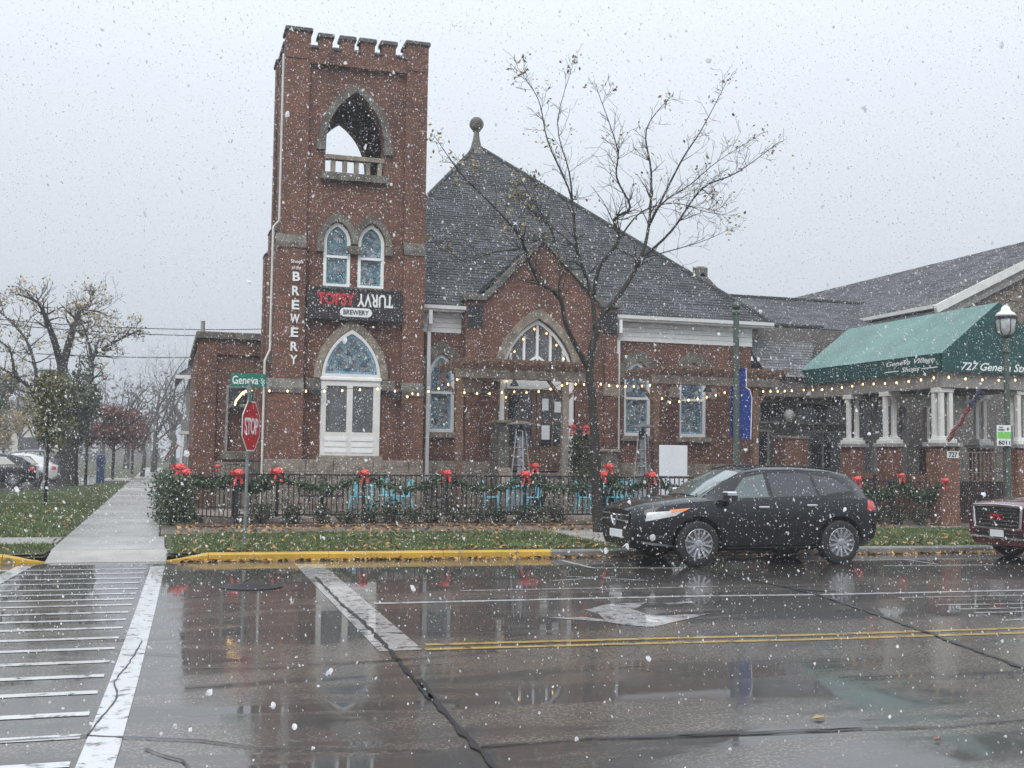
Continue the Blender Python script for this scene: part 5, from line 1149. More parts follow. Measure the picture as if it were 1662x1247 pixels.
for px, y_, rz, lab in ((583,28.1,2.6,'turquoise metal chair behind the fence, leftmost on the patio'),(652,28.6,-1.2,'turquoise metal chair under the right edge of the big tower window'),(630,29.3,.3,'turquoise metal chair partly hidden behind the leftmost turquoise table'),
                        (798,28.2,1.3,'turquoise metal chair just right of the black wire chairs'),(862,28.0,-1.5,'turquoise metal chair right of the first patio heater'),(842,29.2,.2,'turquoise metal chair behind the middle turquoise table'),
                        (948,28.2,1.4,'turquoise metal chair immediately left of the street tree trunk'),(1000,28.3,-1.3,'turquoise metal chair immediately right of the street tree trunk'),(985,29.4,.1,'turquoise metal chair in the back row behind the street tree'),(1022,29.0,-.8,'turquoise metal chair rightmost, beside the second patio heater')):
    p = (WX(px,810,y_), y_, PZ)
    if not uc: c0.location = p; c0.rotation_euler.z = rz; c0['label'] = lab; uc = True
    else: dup(c0, p, rz, lab)
for px, y_, lab in ((618,28.4,'turquoise metal table on the left of the patio under the tower'),(832,28.4,'turquoise metal table beside the first patio heater'),(975,28.6,'turquoise metal table directly behind the street tree')):
    p = (WX(px,810,y_), y_, PZ)
    if not ut: t0.location = p; t0['label'] = lab; ut = True
    else: dup(t0, p, .1, lab)
def wire_chair():
    t = thing('wire_chair', 'black wire patio chair', 'chair', (0,0,0), 'black wire patio chairs')
    MB().cbox(-.24,.24,-.22,.22,.40,.43,.01).build('seat', M['iron'], t, local=True)
    MB().tube([(-.26,.2,.42),(-.27,.26,.75),(-.15,.29,.90),(.15,.29,.90),(.27,.26,.75),(.26,.2,.42)], .016, 6).build('back_frame', M['iron'], t, local=True)
    for k in range(7): MB().tube([(-.2+k*.066,.21,.42),(-.2+k*.066,.29,.88)], .007, 4).build('back_wire', M['iron'], t, local=True)
    for sx in (-1,1):
        MB().tube([(sx*.25,.2,.62),(sx*.27,-.1,.64),(sx*.26,-.2,.58),(sx*.25,-.21,.0)], .014, 6).build('arm_leg', M['iron'], t, local=True); MB().tube([(sx*.24,.2,.42),(sx*.25,.28,0)], .014, 6).build('leg', M['iron'], t, local=True)
    return t
w0 = wire_chair(); first = True
for px, y_, rz, lab in ((715,29.0,.4,'black wire patio chair left of the pergola post'),(738,29.5,-.5,'black wire patio chair just behind the left pergola post'),(540,29.6,1.1,'black wire patio chair in front of the tower under the big window'),(505,29.4,2.0,'black wire patio chair below the left edge of the big tower window')):
    p = (WX(px,810,y_), y_, PZ)
    if first: w0.location = p; w0.rotation_euler.z = rz; w0['label'] = lab; first = False
    else: dup(w0, p, rz, lab)
bn = thing('black_table', 'low black iron table in front of the tower base', 'table', (WX(523,820,29.0), 29.0, PZ))
MB().lathe([(.48,.42),(.48,.45),(.44,.46)], (bn.location.x,29.0,PZ), 20).build('tabletop', M['iron'], bn); MB().lathe([(.25,0),(.25,.02),(.04,.05),(.035,.42)], (bn.location.x,29.0,PZ), 12).build('pedestal', M['iron'], bn)
# patio heaters
def heater(px, y_, lab, ztop):
    x = WX(px,760,y_); t = thing('patio_heater', lab, 'patio heater', (x,y_,PZ), 'pyramid patio heaters')
    z = ztop-PZ; s = z/2.3
    def pyr(r0, r1, z0, z1, n=4): return MB().lathe([(r0,z0),(r1,z1)], (x,y_,PZ), n)
    pyr(.36,.35,0,.06).build('base', M['iron'], t)
    pyr(.345,.26,.06,.62*s).build('cabinet', M['steel'], t)
    pyr(.10,.10,.62*s,1.9*s,12).build('glass_tube', M['heatglass'], t)
    for k in range(4):
        a = PI/2*k; c, s_ = math.cos(a), math.sin(a); MB().tube([(x+c*.34,y_+s_*.34,PZ+.06),(x+c*.13,y_+s_*.13,PZ+2.05*s)], .016, 6).build('leg', M['steel'], t)
    for k in range(5): pyr(.25-k*.022,.248-k*.022,(.75+k*.22)*s,(.757+k*.22)*s).build('guard_wire', M['steel'], t)
    MB().lathe([(.11,1.9*s),(.11,2.1*s),(.04,2.12*s),(.03,2.2*s)], (x,y_,PZ), 12).build('burner', M['bronze'], t)
    MB().lathe([(.40,2.2*s),(.41,2.215*s),(.2,2.27*s),(.02,2.3*s)], (x,y_,PZ), 24).build('reflector', M['steel'], t, smooth=True, sharp=40)
heater(845, 28.6, 'steel pyramid patio heater in front of the church door', WZ(845,683,28.6)); heater(1043, 28.6, 'steel pyramid patio heater right of the street tree', WZ(1043,688,28.6))
# pergolas
def pergola(lab, pxl, pxr, pyb, ends, tone, rp):
    y0_, y1_ = 29.1, 31.1; xl, xr = WX(pxl,640,y0_), WX(pxr,640,y0_); zb_ = WZ((pxl+pxr)/2,pyb,y0_)
    t = thing('pergola', lab, 'pergola', ((xl+xr)/2, y0_, PZ))
    for x, m_ in ((xl,'wood'),(xr,rp)):
        MB().cbox(x-.09, x+.09, y0_-.09, y0_+.09, PZ, zb_, .012).build('post', M[m_], t)
        for s_ in (-1,1): MB().beam((x+s_*.06,y0_,zb_-.55),(x+s_*.5,y0_,zb_-.02), .07, .1, (0,1,0)).build('knee_brace', M['wood'], t)
    xa, xb = WX(ends[0],pyb,y0_), WX(ends[1],pyb,y0_)
    MB().box(xl+.35, xb, y1_-.02, y1_+.04, zb_+.2, zb_+.42).build('ledger', M['wood'], t)
    for y_ in (y0_-.10, y0_+.10): MB().box(xa, xb, y_-.025, y_+.025, zb_-.03, zb_+.21).build('beam', M['woodgrey'] if y_ < y0_ else M['wood'], t)
    n = 11
    for k in range(n):
        x = xa+.1+(xb-xa-.2)*k/(n-1)
        MB().add([(x-.024,y0_-.62,zb_+.30),(x+.024,y0_-.62,zb_+.30),(x+.024,y0_-.42,zb_+.215),(x-.024,y0_-.42,zb_+.215),(x-.024,y1_+.05,zb_+.215),(x+.024,y1_+.05,zb_+.215),(x+.024,y1_+.05,zb_+.40),(x-.024,y1_+.05,zb_+.40),(x-.024,y0_-.62,zb_+.40),(x+.024,y0_-.62,zb_+.40)],
                 [(0,1,2,3),(3,2,5,4),(4,5,6,7),(7,6,9,8),(8,9,1,0),(0,3,4,7,8),(1,9,6,5,2)]).build('rafter', M['wood'], t)
    for k in range(6): MB().box(xa-.04, xb+.12, y0_-.5+k*.5, y0_-.45+k*.5, zb_+.402, zb_+.46).build('purlin', M['wood'], t)
    xm_ = (xl+xr)/2
    f = thing('pergola_lamp', 'black lamp hanging under the ' + ('left' if pxl < 900 else 'right') + ' pergola', 'lamp', (xm_, y0_-.1, zb_-.05))
    MB().lathe([(.03,0),(.05,-.03),(.12,-.14),(.125,-.17)], tuple(f.location), 12).build('shade', M['iron'], f); MB().tube([f.location, Vector(f.location)+Vector((0,0,.06))], .02, 6).build('stem', M['iron'], f)
pergola('weathered wooden pergola in front of the church door', 746, 917, 614, (738,951), 0, 'woodgrey')
pergola('weathered wooden pergola in front of the right nave windows', 1064, 1225, 624, (1056,1262), 0, 'wood')
# white board
wbx0, wbx1 = WX(1069.5,750,28.0), WX(1115,750,28.0); wbz = WZ(1092,723,28.0)
wbt = thing('white_board', 'blank white A-frame board standing behind the fence', 'board', ((wbx0+wbx1)/2, 28.0, PZ))
MB().cbox(wbx0, wbx1, 27.97, 28.0, 1.30, wbz, .008).build('upper_panel', M['plasticwhite'], wbt); MB().cbox(wbx0-.0, wbx1+.02, 27.965, 28.0, PZ, 1.27, .008).build('lower_panel', M['plasticwhite'], wbt)
MB().beam(((wbx0+wbx1)/2,28.02,wbz-.1),((wbx0+wbx1)/2,28.6,PZ+.02), .06, .03).build('rear_strut', M['plasticwhite'], wbt)
wlp = W(382,661,AY-.1); wlt = thing('wall_lantern', 'black lantern on the brick wing behind the stop sign', 'lamp', tuple(wlp))
MB().cbox(wlp.x-.11, wlp.x+.11, AY-.28, AY-.06, wlp.z-.2, wlp.z+.18, .03).build('lantern', M['iron'], wlt); MB().box(wlp.x-.04, wlp.x+.04, AY-.06, AY-.002, wlp.z-.05, wlp.z+.05).build('bracket', M['iron'], wlt)
# planters by the steps
for px, py, lab, s in ((945,745,'potted evergreen with two red bows right of the church door',1.),(872,775,'small potted evergreen with a red bow at the foot of the steps',.55),(992,775,'potted evergreen with red bows right of the street tree',.6)):
    y_ = 30.2 if s == 1. else 28.9; x = WX(px,750,y_); zb_ = PZ; h = (WZ(px,692,y_)-zb_) if s == 1. else (WZ(px,757,y_)-zb_)
    t = thing('planter', lab, 'planter', (x,y_,zb_))
    MB().lathe([(.18,0),(.25,.45),(.28,.47),(.28,.52),(.24,.52)], (x,y_,zb_), 14).build('pot', M['iron'], t)
    Pn = ball_pts(1300 if s == 1 else 500, .45*s+.1, .4*s+.1, (h-.45)/2, 60+int(px))+np.array([x,y_,zb_+.45+(h-.45)/2]); link('foliage', leaf_cloud('foliage', Pn, M['garland'], (.03,.065), 3), t)
for px, py, y_, lab, s in ((929,694,29.7,'left of the two red bows on the tall planter by the door',.8),(951,695,29.7,'right of the two red bows on the tall planter by the door',.8),(869,757,28.5,'red bow on the small planter at the foot of the steps',.9),(989,758,28.5,'red bow on the planter right of the street tree',1.),(982,772,28.45,'small red bow below the one right of the tree trunk',.5)):
    put_bow(tuple(W(px,py,y_)), lab, s, rnd.uniform(-.3,.3))

# string lights: a cable with separate bulbs
bulb_me = MB().lathe([(.006,-.036),(.017,-.026),(.023,-.01),(.019,.01),(.009,.025)], (0,0,0), 8).mesh('bulb', M['bulb'], smooth=True)
def string_light(lab, pts, sags, step=.33):
    step *= (1.45 if step > .1 else 1)
    P = []
    for (a, b), sg_ in zip(zip(pts, pts[1:]), sags):
        a, b = Vector(a), Vector(b)
        for k in range(12): t = k/12; P.append(a.lerp(b,t)-Vector((0,0,sg_*4*t*(1-t))))
    P.append(Vector(pts[-1])); t = thing('string_light', lab, 'string lights', tuple(P[0]))
    MB().tube(P, .009, 5).build('cable', M['cable'], t); acc = .1
    for a, b in zip(P, P[1:]):
        l_ = (b-a).length
        while acc < l_: link('bulb', bulb_me, t, M_=Matrix.Translation(a.lerp(b, acc/l_)-Vector((0,0,.04)))); acc += step
        acc -= l_
string_light('string of warm bulbs along the foot of the tower, ending in a hanging loop', [W(380,660,29.6),W(383,648,29.6),W(393,636,29.6),W(402,631,29.6)], [0,0,0], .045)
string_light('string of warm bulbs stretched across the tower front', [W(402,631,29.6),W(452,632,29.8),W(625,628,29.9),W(692,637,29.5)], [.0,.03,.05])
string_light('string of warm bulbs rising from the tower to the left pergola', [W(655,642,28.6),W(690,634,28.6),W(745,612,28.7)], [.02,.05], .2)
string_light('string of warm bulbs under the left pergola beam', [W(748,634,29.0),W(830,633,29.0),W(915,622,29.0)], [.05,.1], .24)
string_light('string of warm bulbs from the left pergola past the tree to the right pergola', [W(915,619,28.9),W(975,621,28.9),W(1062,622,28.9)], [.03,.06], .17)
string_light('string of warm bulbs under the right pergola reaching to the awning', [W(1071,640,28.9),W(1080,651,28.9),W(1110,648,28.9),W(1190,631,28.9),W(1288,632,29.5)], [.0,.02,.04,.03], .2)
string_light('string of warm bulbs hung along the awning edge', [Vector((ax0-.05,ay1-.3,az0-.1)),Vector((ax0-.05,27.9,az0-.1)),Vector((ax0-.05,ay0-.05,az0-.1)),Vector((ax1-1.2,ay0-.05,az0-.1)),Vector((ax1,ay0-.05,az0-.1))], [.05,.05,.04,.03], .36)
_A = arch(dx0+.18, dx1-.18, zsx-.5, zsx, zax-.16, 12)
string_light('string of warm bulbs following the arched window over the church door', [Vector((x,YG+.02,z)) for x, z in _A], [0]*(len(_A)-1), .32)

# ================================================================ VEHICLES (front at x=0, rear at x=L, near side -y)
def lerp_tab(xs, ys, x):
    if x <= xs[0]: return ys[0]
    for i in range(len(xs)-1):
        if x <= xs[i+1]: return ys[i]+(ys[i+1]-ys[i])*(x-xs[i])/(xs[i+1]-xs[i])
    return ys[-1]
def make_car(name, label, loc, c, group=None, rz=0.):
    t = thing(name, label, 'car', loc, group, rz)
    X = c['x']; P = M[c['paint']]
    hw = lambda x: lerp_tab(X, c['hw'], x); zt = lambda x: lerp_tab(X, c['zt'], x); zb = lambda x: lerp_tab(X, c['zb'], x)
    def half(x):
        w, a, b = hw(x), zb(x), zt(x)
        return [(0,a),(.80*w,a),(.955*w,a+.10),(.985*w,a+(b-a)*.40),(1.0*w,a+(b-a)*.62),(.985*w,b-.15),(.93*w,b-.04),(.80*w,b+.005),(.4*w,b+.03),(0,b+.04)]
    def side_y(x, z):
        h = half(x)[1:8]
        for (y0,z0),(y1,z1) in zip(h, h[1:]):
            if z0 <= z <= z1: return y0+(y1-y0)*(z-z0)/max(1e-6,z1-z0)
        return h[0][0] if z < h[0][1] else h[-1][0]
    xs = []
    for a, b in zip(X, X[1:]):
        n = max(1, int((b-a)/.13)); xs += [a+(b-a)*k/n for k in range(n)]
    xs.append(X[-1]); vs = []; m = 18
    for x in xs:
        h = half(x); full = h + [(-y,z) for y,z in h[-2:0:-1]]
        vs += [(x,y,z) for y,z in full]
    fs = [(i*m+k, i*m+(k+1)%m, (i+1)*m+(k+1)%m, (i+1)*m+k) for i in range(len(xs)-1) for k in range(m)] + [tuple(range(m-1,-1,-1)), tuple((len(xs)-1)*m+k for k in range(m))]
    body = MB().add(vs, fs).build('body', P, t, local=True)
    # wheel arches
    cut = MB()
    for wx in c['wheels']:
        for s in (-1,1):
            vv = [(wx+(c['wr']+.075)*math.cos(a*PI/14), yy, c['wr']+(c['wr']+.075)*math.sin(a*PI/14)) for yy in (s*.60, s*1.3) for a in range(28)]
            cut.add(vv, [tuple(range(28)), tuple(range(55,27,-1))]+[(k,28+k,28+(k+1)%28,(k+1)%28) for k in range(28)])
    co = bpy.data.objects.new('arch_cutter', cut.mesh('arch_cutter', M['blackplastic'])); COL.objects.link(co); co.parent = t
    bpy.context.view_layer.update()
    md = body.modifiers.new('b', 'BOOLEAN'); md.object = co; md.operation = 'DIFFERENCE'; md.solver = 'EXACT'
    dg = bpy.context.evaluated_depsgraph_get(); me = bpy.data.meshes.new_from_object(body.evaluated_get(dg)); body.modifiers.clear(); body.data = me
    bpy.data.objects.remove(co)
    me.polygons.foreach_set('use_smooth', [True]*len(me.polygons)); me.set_sharp_from_angle(angle=math.radians(32))
    # greenhouse
    GX = c['gx']; zr = lambda x: lerp_tab(GX, c['zr'], x); hr = lambda x: lerp_tab(GX, c['hr'], x)
    def gs(x, tt, off=0.): # side surface
        w = hw(x)*.915; b = zt(x)-.04; return Vector((x, -(w+(hr(x)-w)*tt)-off, b+(zr(x)-.06-b)*tt))
    xs = []
    for a, b in zip(GX, GX[1:]):
        n = max(1, int((b-a)/.12)); xs += [a+(b-a)*k/n for k in range(n)]
    xs.append(GX[-1]); vs = []; m = 8
    def gring(x):
        a = gs(x,0); b = gs(x,1); return [(a.y,a.z),(b.y,b.z),(b.y*.88,zr(x)-.012),(b.y*.4,zr(x)+.012)]
    for x in xs:
        h = gring(x); vs += [(x,y,z) for y,z in h] + [(x,-y,z) for y,z in h[::-1]]
    fs = [(i*m+k, i*m+k+1, (i+1)*m+k+1, (i+1)*m+k) for i in range(len(xs)-1) for k in range(m-1)] + [tuple(range(m-1,-1,-1)), tuple((len(xs)-1)*m+k for k in range(m))]
    MB().add(vs, fs).build('cabin', P, t, local=True, smooth=True, sharp=35)
    def patch(fn, quad, name, mm, parent=t, nu=8, nv=4):
        g = []
        for i in range(nu+1):
            for j in range(nv+1):
                u, v = i/nu, j/nv
                a = [quad[0][k]*(1-u)+quad[1][k]*u for k in (0,1)]; b = [quad[3][k]*(1-u)+quad[2][k]*u for k in (0,1)]
                g.append(fn(a[0]*(1-v)+b[0]*v, a[1]*(1-v)+b[1]*v))
        fs = [(i*(nv+1)+j, (i+1)*(nv+1)+j, (i+1)*(nv+1)+j+1, i*(nv+1)+j+1) for i in range(nu) for j in range(nv)]
        return MB().add(g, fs).build(name, M[mm], parent, local=True, smooth=True)
    mir = lambda fn: (lambda a, b: (lambda p: Vector((p[0], -p[1], p[2])))(fn(a, b)))
    gside = lambda x, tt: gs(x, tt, .007)
    for sgn in (0, 1):
        fn = mir(gside) if sgn else gside
        for q, mm in c['side_glass']:
            patch(fn, q, 'side_window', mm)
            cx_ = sum(p[0] for p in q)/4; cz_ = sum(p[1] for p in q)/4
            f3_ = (lambda x, tt: gs(x, tt, .0035)); patch(mir(f3_) if sgn else f3_, [(p[0]+math.copysign(.045,p[0]-cx_), p[1]+math.copysign(.075,p[1]-cz_)) for p in q], 'window_trim', 'blackplastic')
    def wsurf(off):
        def f_(x, yy): # yy -1..1 across
            h = gring(x); ay = abs(yy)*abs(h[1][0]); pts = [(0,zr(x)+.018)]+[(-y,z) for y,z in h[3:0:-1]]
            z = pts[-1][1]
            for (y0,z0),(y1,z1) in zip(pts, pts[1:]):
                if y0 <= ay <= y1: z = z0+(z1-z0)*(ay-y0)/max(1e-6,y1-y0); break
            return Vector((x-off*.55, math.copysign(ay,yy), z+off*.83))
        return f_
    w0_, w1_ = c['ws']; patch(wsurf(.008), [(w0_,-.94),(w1_,-.90),(w1_,.90),(w0_,.94)], 'windscreen', 'windscreen', nu=8, nv=10)
    r0_, r1_ = c['rw']; patch(lambda x, yy: wsurf(.006)(x, yy)+Vector((.012,0,0)), [(r0_,-.85),(r1_,-.8),(r1_,.8),(r0_,.85)], 'rear_window', 'carglass', nu=6, nv=8)
    side = lambda x, z: Vector((x, -side_y(x,z)-.008, z))
    def front(y, z, off=.012):
        x = 0.
        while x < 1.2 and side_y(x,z) < abs(y): x += .01
        return Vector((x-off, y, z))
    rear_x = X[-1]
    def rear(y, z, off=.012):
        x = rear_x
        while x > rear_x-1.0 and side_y(x,z) < abs(y): x -= .01
        return Vector((x+off, y, z))
    for kind, q, nm, mm in c.get('patches', []):
        fn = {'side': side, 'front': front, 'rear': rear}[kind]
        o = patch(fn, q, nm, mm)
        if kind == 'side': patch(mir(side), q, nm, mm)
    for x, z0, z1 in c.get('seams', []): patch(lambda a, b: side(a, b)+Vector((0,.004,0)), [(x-.006,z0),(x+.006,z0),(x+.006,z1),(x-.006,z1)], 'door_seam', 'blackplastic', nu=1, nv=6)
    for x, z in c.get('handles', []):
        for s in (-1,1): MB().cbox(x-.10, x+.10, s*(side_y(x,z)+.035)-.014, s*(side_y(x,z)+.035)+.014, z-.014, z+.016, .006).build('door_handle', M[c.get('handle_mat','chrome')], t, local=True)
    if 'mirror' in c:
        mx_, mz = c['mirror']
        for s in (-1,1):
            yb = s*(hw(mx_)*.93)
            mo = MB().cbox(mx_-.10, mx_+.08, min(yb+s*.06,yb+s*.28), max(yb+s*.06,yb+s*.28), mz-.04, mz+.115, .03).build('mirror', M['blackplastic'], t, local=True)
            MB().cbox(mx_-.115, mx_+.07, min(yb+s*.055,yb+s*.285), max(yb+s*.055,yb+s*.285), mz+.06, mz+.125, .02).build('mirror_cap', M[c.get('cap','chrome')], mo)
            MB().box(mx_-.04, mx_+.04, min(yb-s*.04,yb+s*.08), max(yb-s*.04,yb+s*.08), mz-.02, mz+.03).build('mirror_foot', M['blackplastic'], mo)
    # wheels
    R_w = c['wr']; tp = [(R_w*.62,-.10),(R_w*.70,-.115),(R_w*.90,-.118),(R_w*.985,-.10),(R_w,-.06),(R_w,.06),(R_w*.985,.10),(R_w*.90,.118),(R_w*.70,.115),(R_w*.62,.10)]
    ty = MB().lathe(tp, (0,0,0), 36); tm = ty.mesh('tyre', M['tyre'], smooth=True, sharp=40)
    rm = MB().lathe([(R_w*.64,.10),(R_w*.665,.122),(R_w*.645,.126),(R_w*.60,.10),(R_w*.58,-.02)], (0,0,0), 32).mesh('rim', M['alloy'], smooth=True, sharp=30)
    bk = MB().lathe([(R_w*.6,.0),(R_w*.6,.02),(.01,.025)], (0,0,0), 24).mesh('brake', M['blackplastic'])
    ns_ = c.get('spokes', 6); spk = MB()
    for k in range(ns_):
        for d in (-1,1):
            a0 = 2*PI*k/ns_ + d*.10; a1 = 2*PI*k/ns_ + d*.20
            spk.beam((.05*math.cos(a0),.05*math.sin(a0),.095),(R_w*.64*math.cos(a1),R_w*.64*math.sin(a1),.112), R_w*.095, .03)
    spm = spk.mesh('spokes', M['alloy'])
    hb = MB().lathe([(.075,.06),(.072,.11),(.05,.118),(.01,.12)], (0,0,0), 16).mesh('hub_cap', M['alloy'])
    for wx in c['wheels']:
        for s in (-1,1):
            rot = Matrix.Rotation(PI/2 if s < 0 else -PI/2, 4, 'X')
            w = link('wheel', tm, t, True, M_=Matrix.Translation((wx, s*(c['track']), R_w)) @ rot)
            for nm, me_ in (('rim',rm),('brake',bk),('spokes',spm),('hub_cap',hb)): link(nm, me_, w)
    t['_front'] = 0
    return t, front, side, side_y

suv = dict(paint='paint_black', x=[0,.10,.3,.6,1.0,1.4,2.2,3.2,3.95,4.3,4.48,4.58], hw=[.66,.78,.88,.93,.95,.955,.96,.96,.955,.93,.87,.80],
  zt=[.88,.94,1.0,1.05,1.10,1.13,1.14,1.16,1.175,1.17,1.14,1.07], zb=[.32,.27,.25,.24,.24,.24,.24,.24,.26,.29,.33,.40],
  gx=[1.15,1.6,1.98,2.4,3.1,3.75,4.12,4.34,4.48], zr=[1.10,1.38,1.56,1.63,1.645,1.61,1.54,1.40,1.18], hr=[.72,.69,.665,.655,.65,.645,.63,.63,.66],
  wheels=(1.06,3.76), wr=.375, track=.85, ws=(1.22,1.99), rw=(4.14,4.44), spokes=7,
  side_glass=[([(1.62,.10),(2.42,.08),(2.40,.92),(2.02,.90)],'frontglass'),([(2.50,.08),(3.36,.10),(3.28,.92),(2.48,.93)],'carglass'),([(3.42,.10),(4.10,.34),(3.82,.78),(3.34,.92)],'carglass')],
  seams=[(1.50,.36,1.08),(2.46,.32,1.10),(3.38,.80,1.12)], handles=[(2.26,.98),(3.18,1.01)], mirror=(1.60,1.12),
  patches=[('side',[(.16,.74),(.66,.84),(.84,.94),(.20,.885)],'headlight','lens'),('side',[(.58,.875),(.78,.90),(.92,.965),(.56,.935)],'indicator','amber'),
           ('front',[(-.50,.64),(.50,.64),(.56,.83),(-.56,.83)],'grille','blackplastic'),('side',[(4.30,.92),(4.53,.92),(4.50,1.07),(4.34,1.10)],'tail_lamp','taillens'),
           ('front',[(-.70,.44),(.70,.44),(.66,.56),(-.66,.56)],'lower_intake','blackplastic'),('side',[(.12,.46),(.5,.43),(.52,.52),(.14,.53)],'fog_recess','blackplastic'),
           ('side',[(.06,.38),(.72,.30),(.70,.34),(.06,.42)],'bumper_lip','galv'),('side',[(1.62,.285),(3.35,.285),(3.35,.315),(1.62,.315)],'sill_trim','galv'),
           ('rear',[(-.3,.75),(.3,.75),(.3,.9),(-.3,.9)],'plate','signwhite')])
car, fr, sd_, sy_ = make_car('parked_suv', 'black SUV parked at the kerb in front of the patio fence', (7.42, 17.93, 0), suv)
for z0_, z1_ in ((.815,.84),(.72,.745)):
    q = MB(); pts = [fr(y_, (z0_+z1_)/2, .03) for y_ in np.linspace(-.56,.56,15)]
    q.tube(pts, .016, 6).build('grille_bar', M['chrome'], car, local=True)
q = MB(); q.tube([fr(-.13,.79,.04), fr(-.06,.70,.045), fr(0,.655,.05), fr(.06,.70,.045), fr(.13,.79,.04)], .028, 6).build('emblem', M['chrome'], car, local=True)
q = MB().cbox(-.03,.0,-.26,.26,.44,.57,.008).build('number_plate', M['signwhite'], car, local=True)
for s in (-1,1): MB().lathe([(.05,0),(.055,.02),(.02,.03)], (0,0,0), 12).build('fog_lamp', M['lens'], car, local=True).matrix_basis = Matrix.Translation(sd_(.27,.48)*1 if s < 0 else Vector((.27,-sd_(.27,.48).y,.48))) @ Matrix.Rotation(PI/2 if s < 0 else -PI/2,4,'X')
for s in (-1,1): MB().tube([(2.1,s*.60,1.60),(2.4,s*.61,1.66),(3.4,s*.605,1.665),(3.85,s*.59,1.61)], .018, 6).build('roof_rail', M['blackplastic'], car, local=True)
MB().tube([(1.22,-.55,1.16),(1.37,-.2,1.22),(1.34,.1,1.23)], .010, 5).build('wiper', M['blackplastic'], car, local=True)
# maroon SUV on the right
gm = dict(suv); gm.update(paint='paint_maroon', x=[0,.10,.3,.6,1.0,1.4,2.2,3.2,4.3,4.8,5.0], hw=[.78,.88,.93,.955,.97,.98,.98,.98,.97,.93,.86],
  zt=[.98,1.03,1.06,1.09,1.13,1.17,1.19,1.2,1.21,1.18,1.1], zb=[.30,.25,.24,.25,.26,.28,.28,.28,.30,.36,.45],
  gx=[1.35,1.8,2.2,2.7,3.4,4.3,4.6,4.85], zr=[1.16,1.44,1.63,1.72,1.74,1.70,1.6,1.25], hr=[.74,.72,.70,.69,.685,.67,.66,.66], wheels=(1.0,3.95), wr=.39, track=.86, ws=(1.42,2.2), rw=(4.62,4.8),
  patches=[('side',[(.12,.80),(.62,.86),(.66,1.0),(.10,.985)],'headlight','lens'),('front',[(-.56,.60),(.56,.60),(.60,.98),(-.60,.98)],'grille','blackplastic'),
           ('front',[(-.8,.40),(.8,.40),(.78,.50),(-.78,.50)],'lower_intake','blackplastic'),('side',[(.02,.44),(.40,.43),(.42,.47),(.03,.50)],'bumper_trim','chrome'),('rear',[(-.3,.75),(.3,.75),(.3,.9),(-.3,.9)],'plate','signwhite')],
  side_glass=[([(1.85,.10),(2.62,.08),(2.60,.92),(2.24,.90)],'frontglass'),([(2.70,.08),(3.62,.10),(3.60,.92),(2.68,.93)],'carglass'),([(3.70,.10),(4.4,.2),(4.2,.85),(3.66,.92)],'carglass')],
  seams=[(1.6,.36,1.1),(2.66,.36,1.1)], handles=[(2.45,1.0),(3.4,1.02)], mirror=(1.85,1.16), cap='paint_maroon')
gmc, gfr, gsd, _ = make_car('parked_suv', 'maroon SUV with chrome framed grille cut off by the right edge', (14.55, 17.1, 0), gm)
loop = [gfr(y_, z_, .03) for y_, z_ in [(-.60,.99),(-.3,1.0),(0,1.005),(.3,1.0),(.60,.99),(.62,.96),(.58,.62),(.55,.59),(.25,.585),(0,.585),(-.25,.585),(-.55,.59),(-.58,.62),(-.62,.96),(-.60,.99)]]
MB().tube(loop, .028, 8).build('grille_frame', M['chrome'], gmc, local=True)
for zz in (.66,.73,.80,.87,.93):
    MB().tube([gfr(y_, zz, .022) for y_ in np.linspace(-.52,.52,9)], .011, 5).build('grille_bar', M['chrome'], gmc, local=True)
o = put_text('GMC', gmc, 0, 0, 0, .34, .10, M['signletred'], .01, .0, name='lettering', local=True); o.matrix_basis = Matrix.Translation((-.05,0,.80)) @ Matrix.Rotation(-PI/2,4,'Z') @ FRONT
MB().cbox(-.05,-.02,-.17,.17,.44,.57,.008).build('number_plate', M['signwhite'], gmc, local=True)
MB().tube([gfr(y_, .42, .02) for y_ in np.linspace(-.8,.8,13)], .02, 6).build('bumper_trim', M['chrome'], gmc, local=True)
for s in (-1,1): MB().tube([Vector((gsd(x_,.79).x, s*abs(gsd(x_,.79).y+.005), z_)) for x_, z_ in ((.06,.80),(.35,.80),(.55,.83),(.12,.995),(.6,1.0))][:3], .014, 5).build('headlight_trim', M['chrome'], gmc, local=True)
# cars in the far car park
hat = dict(suv); hat.update(paint='paint_white', x=[0,.12,.4,.9,1.3,2.2,3.1,3.9,4.2,4.35], hw=[.62,.74,.83,.87,.88,.885,.88,.86,.8,.7], zt=[.62,.72,.80,.88,.92,.94,.96,.98,.96,.9], zb=[.35,.26,.22,.2,.2,.2,.2,.22,.28,.36],
  gx=[1.0,1.6,2.0,2.5,3.1,3.7,4.1], zr=[.92,1.22,1.40,1.47,1.45,1.32,1.02], hr=[.66,.62,.60,.59,.585,.58,.62], wheels=(.85,3.45), wr=.32, track=.77, ws=(1.05,1.95), rw=(3.4,4.0),
  side_glass=[([(1.5,.1),(2.3,.1),(2.28,.9),(1.95,.88)],'carglass'),([(2.38,.1),(3.5,.2),(3.1,.85),(2.36,.9)],'carglass')], patches=[('side',[(.1,.55),(.5,.62),(.6,.72),(.14,.66)],'headlight','lens'),('side',[(4.1,.74),(4.3,.74),(4.28,.88),(4.1,.9)],'tail_lamp','taillens')],
  seams=[(2.34,.3,.88)], handles=[(2.15,.82)], mirror=(1.5,.95), cap='paint_white')
pw = G(97,786,KZ); make_car('parked_hatchback', 'white hatchback in the far car park behind the sapling', (pw.x-4.3, 57.5, KZ), hat, 'cars in the far car park')
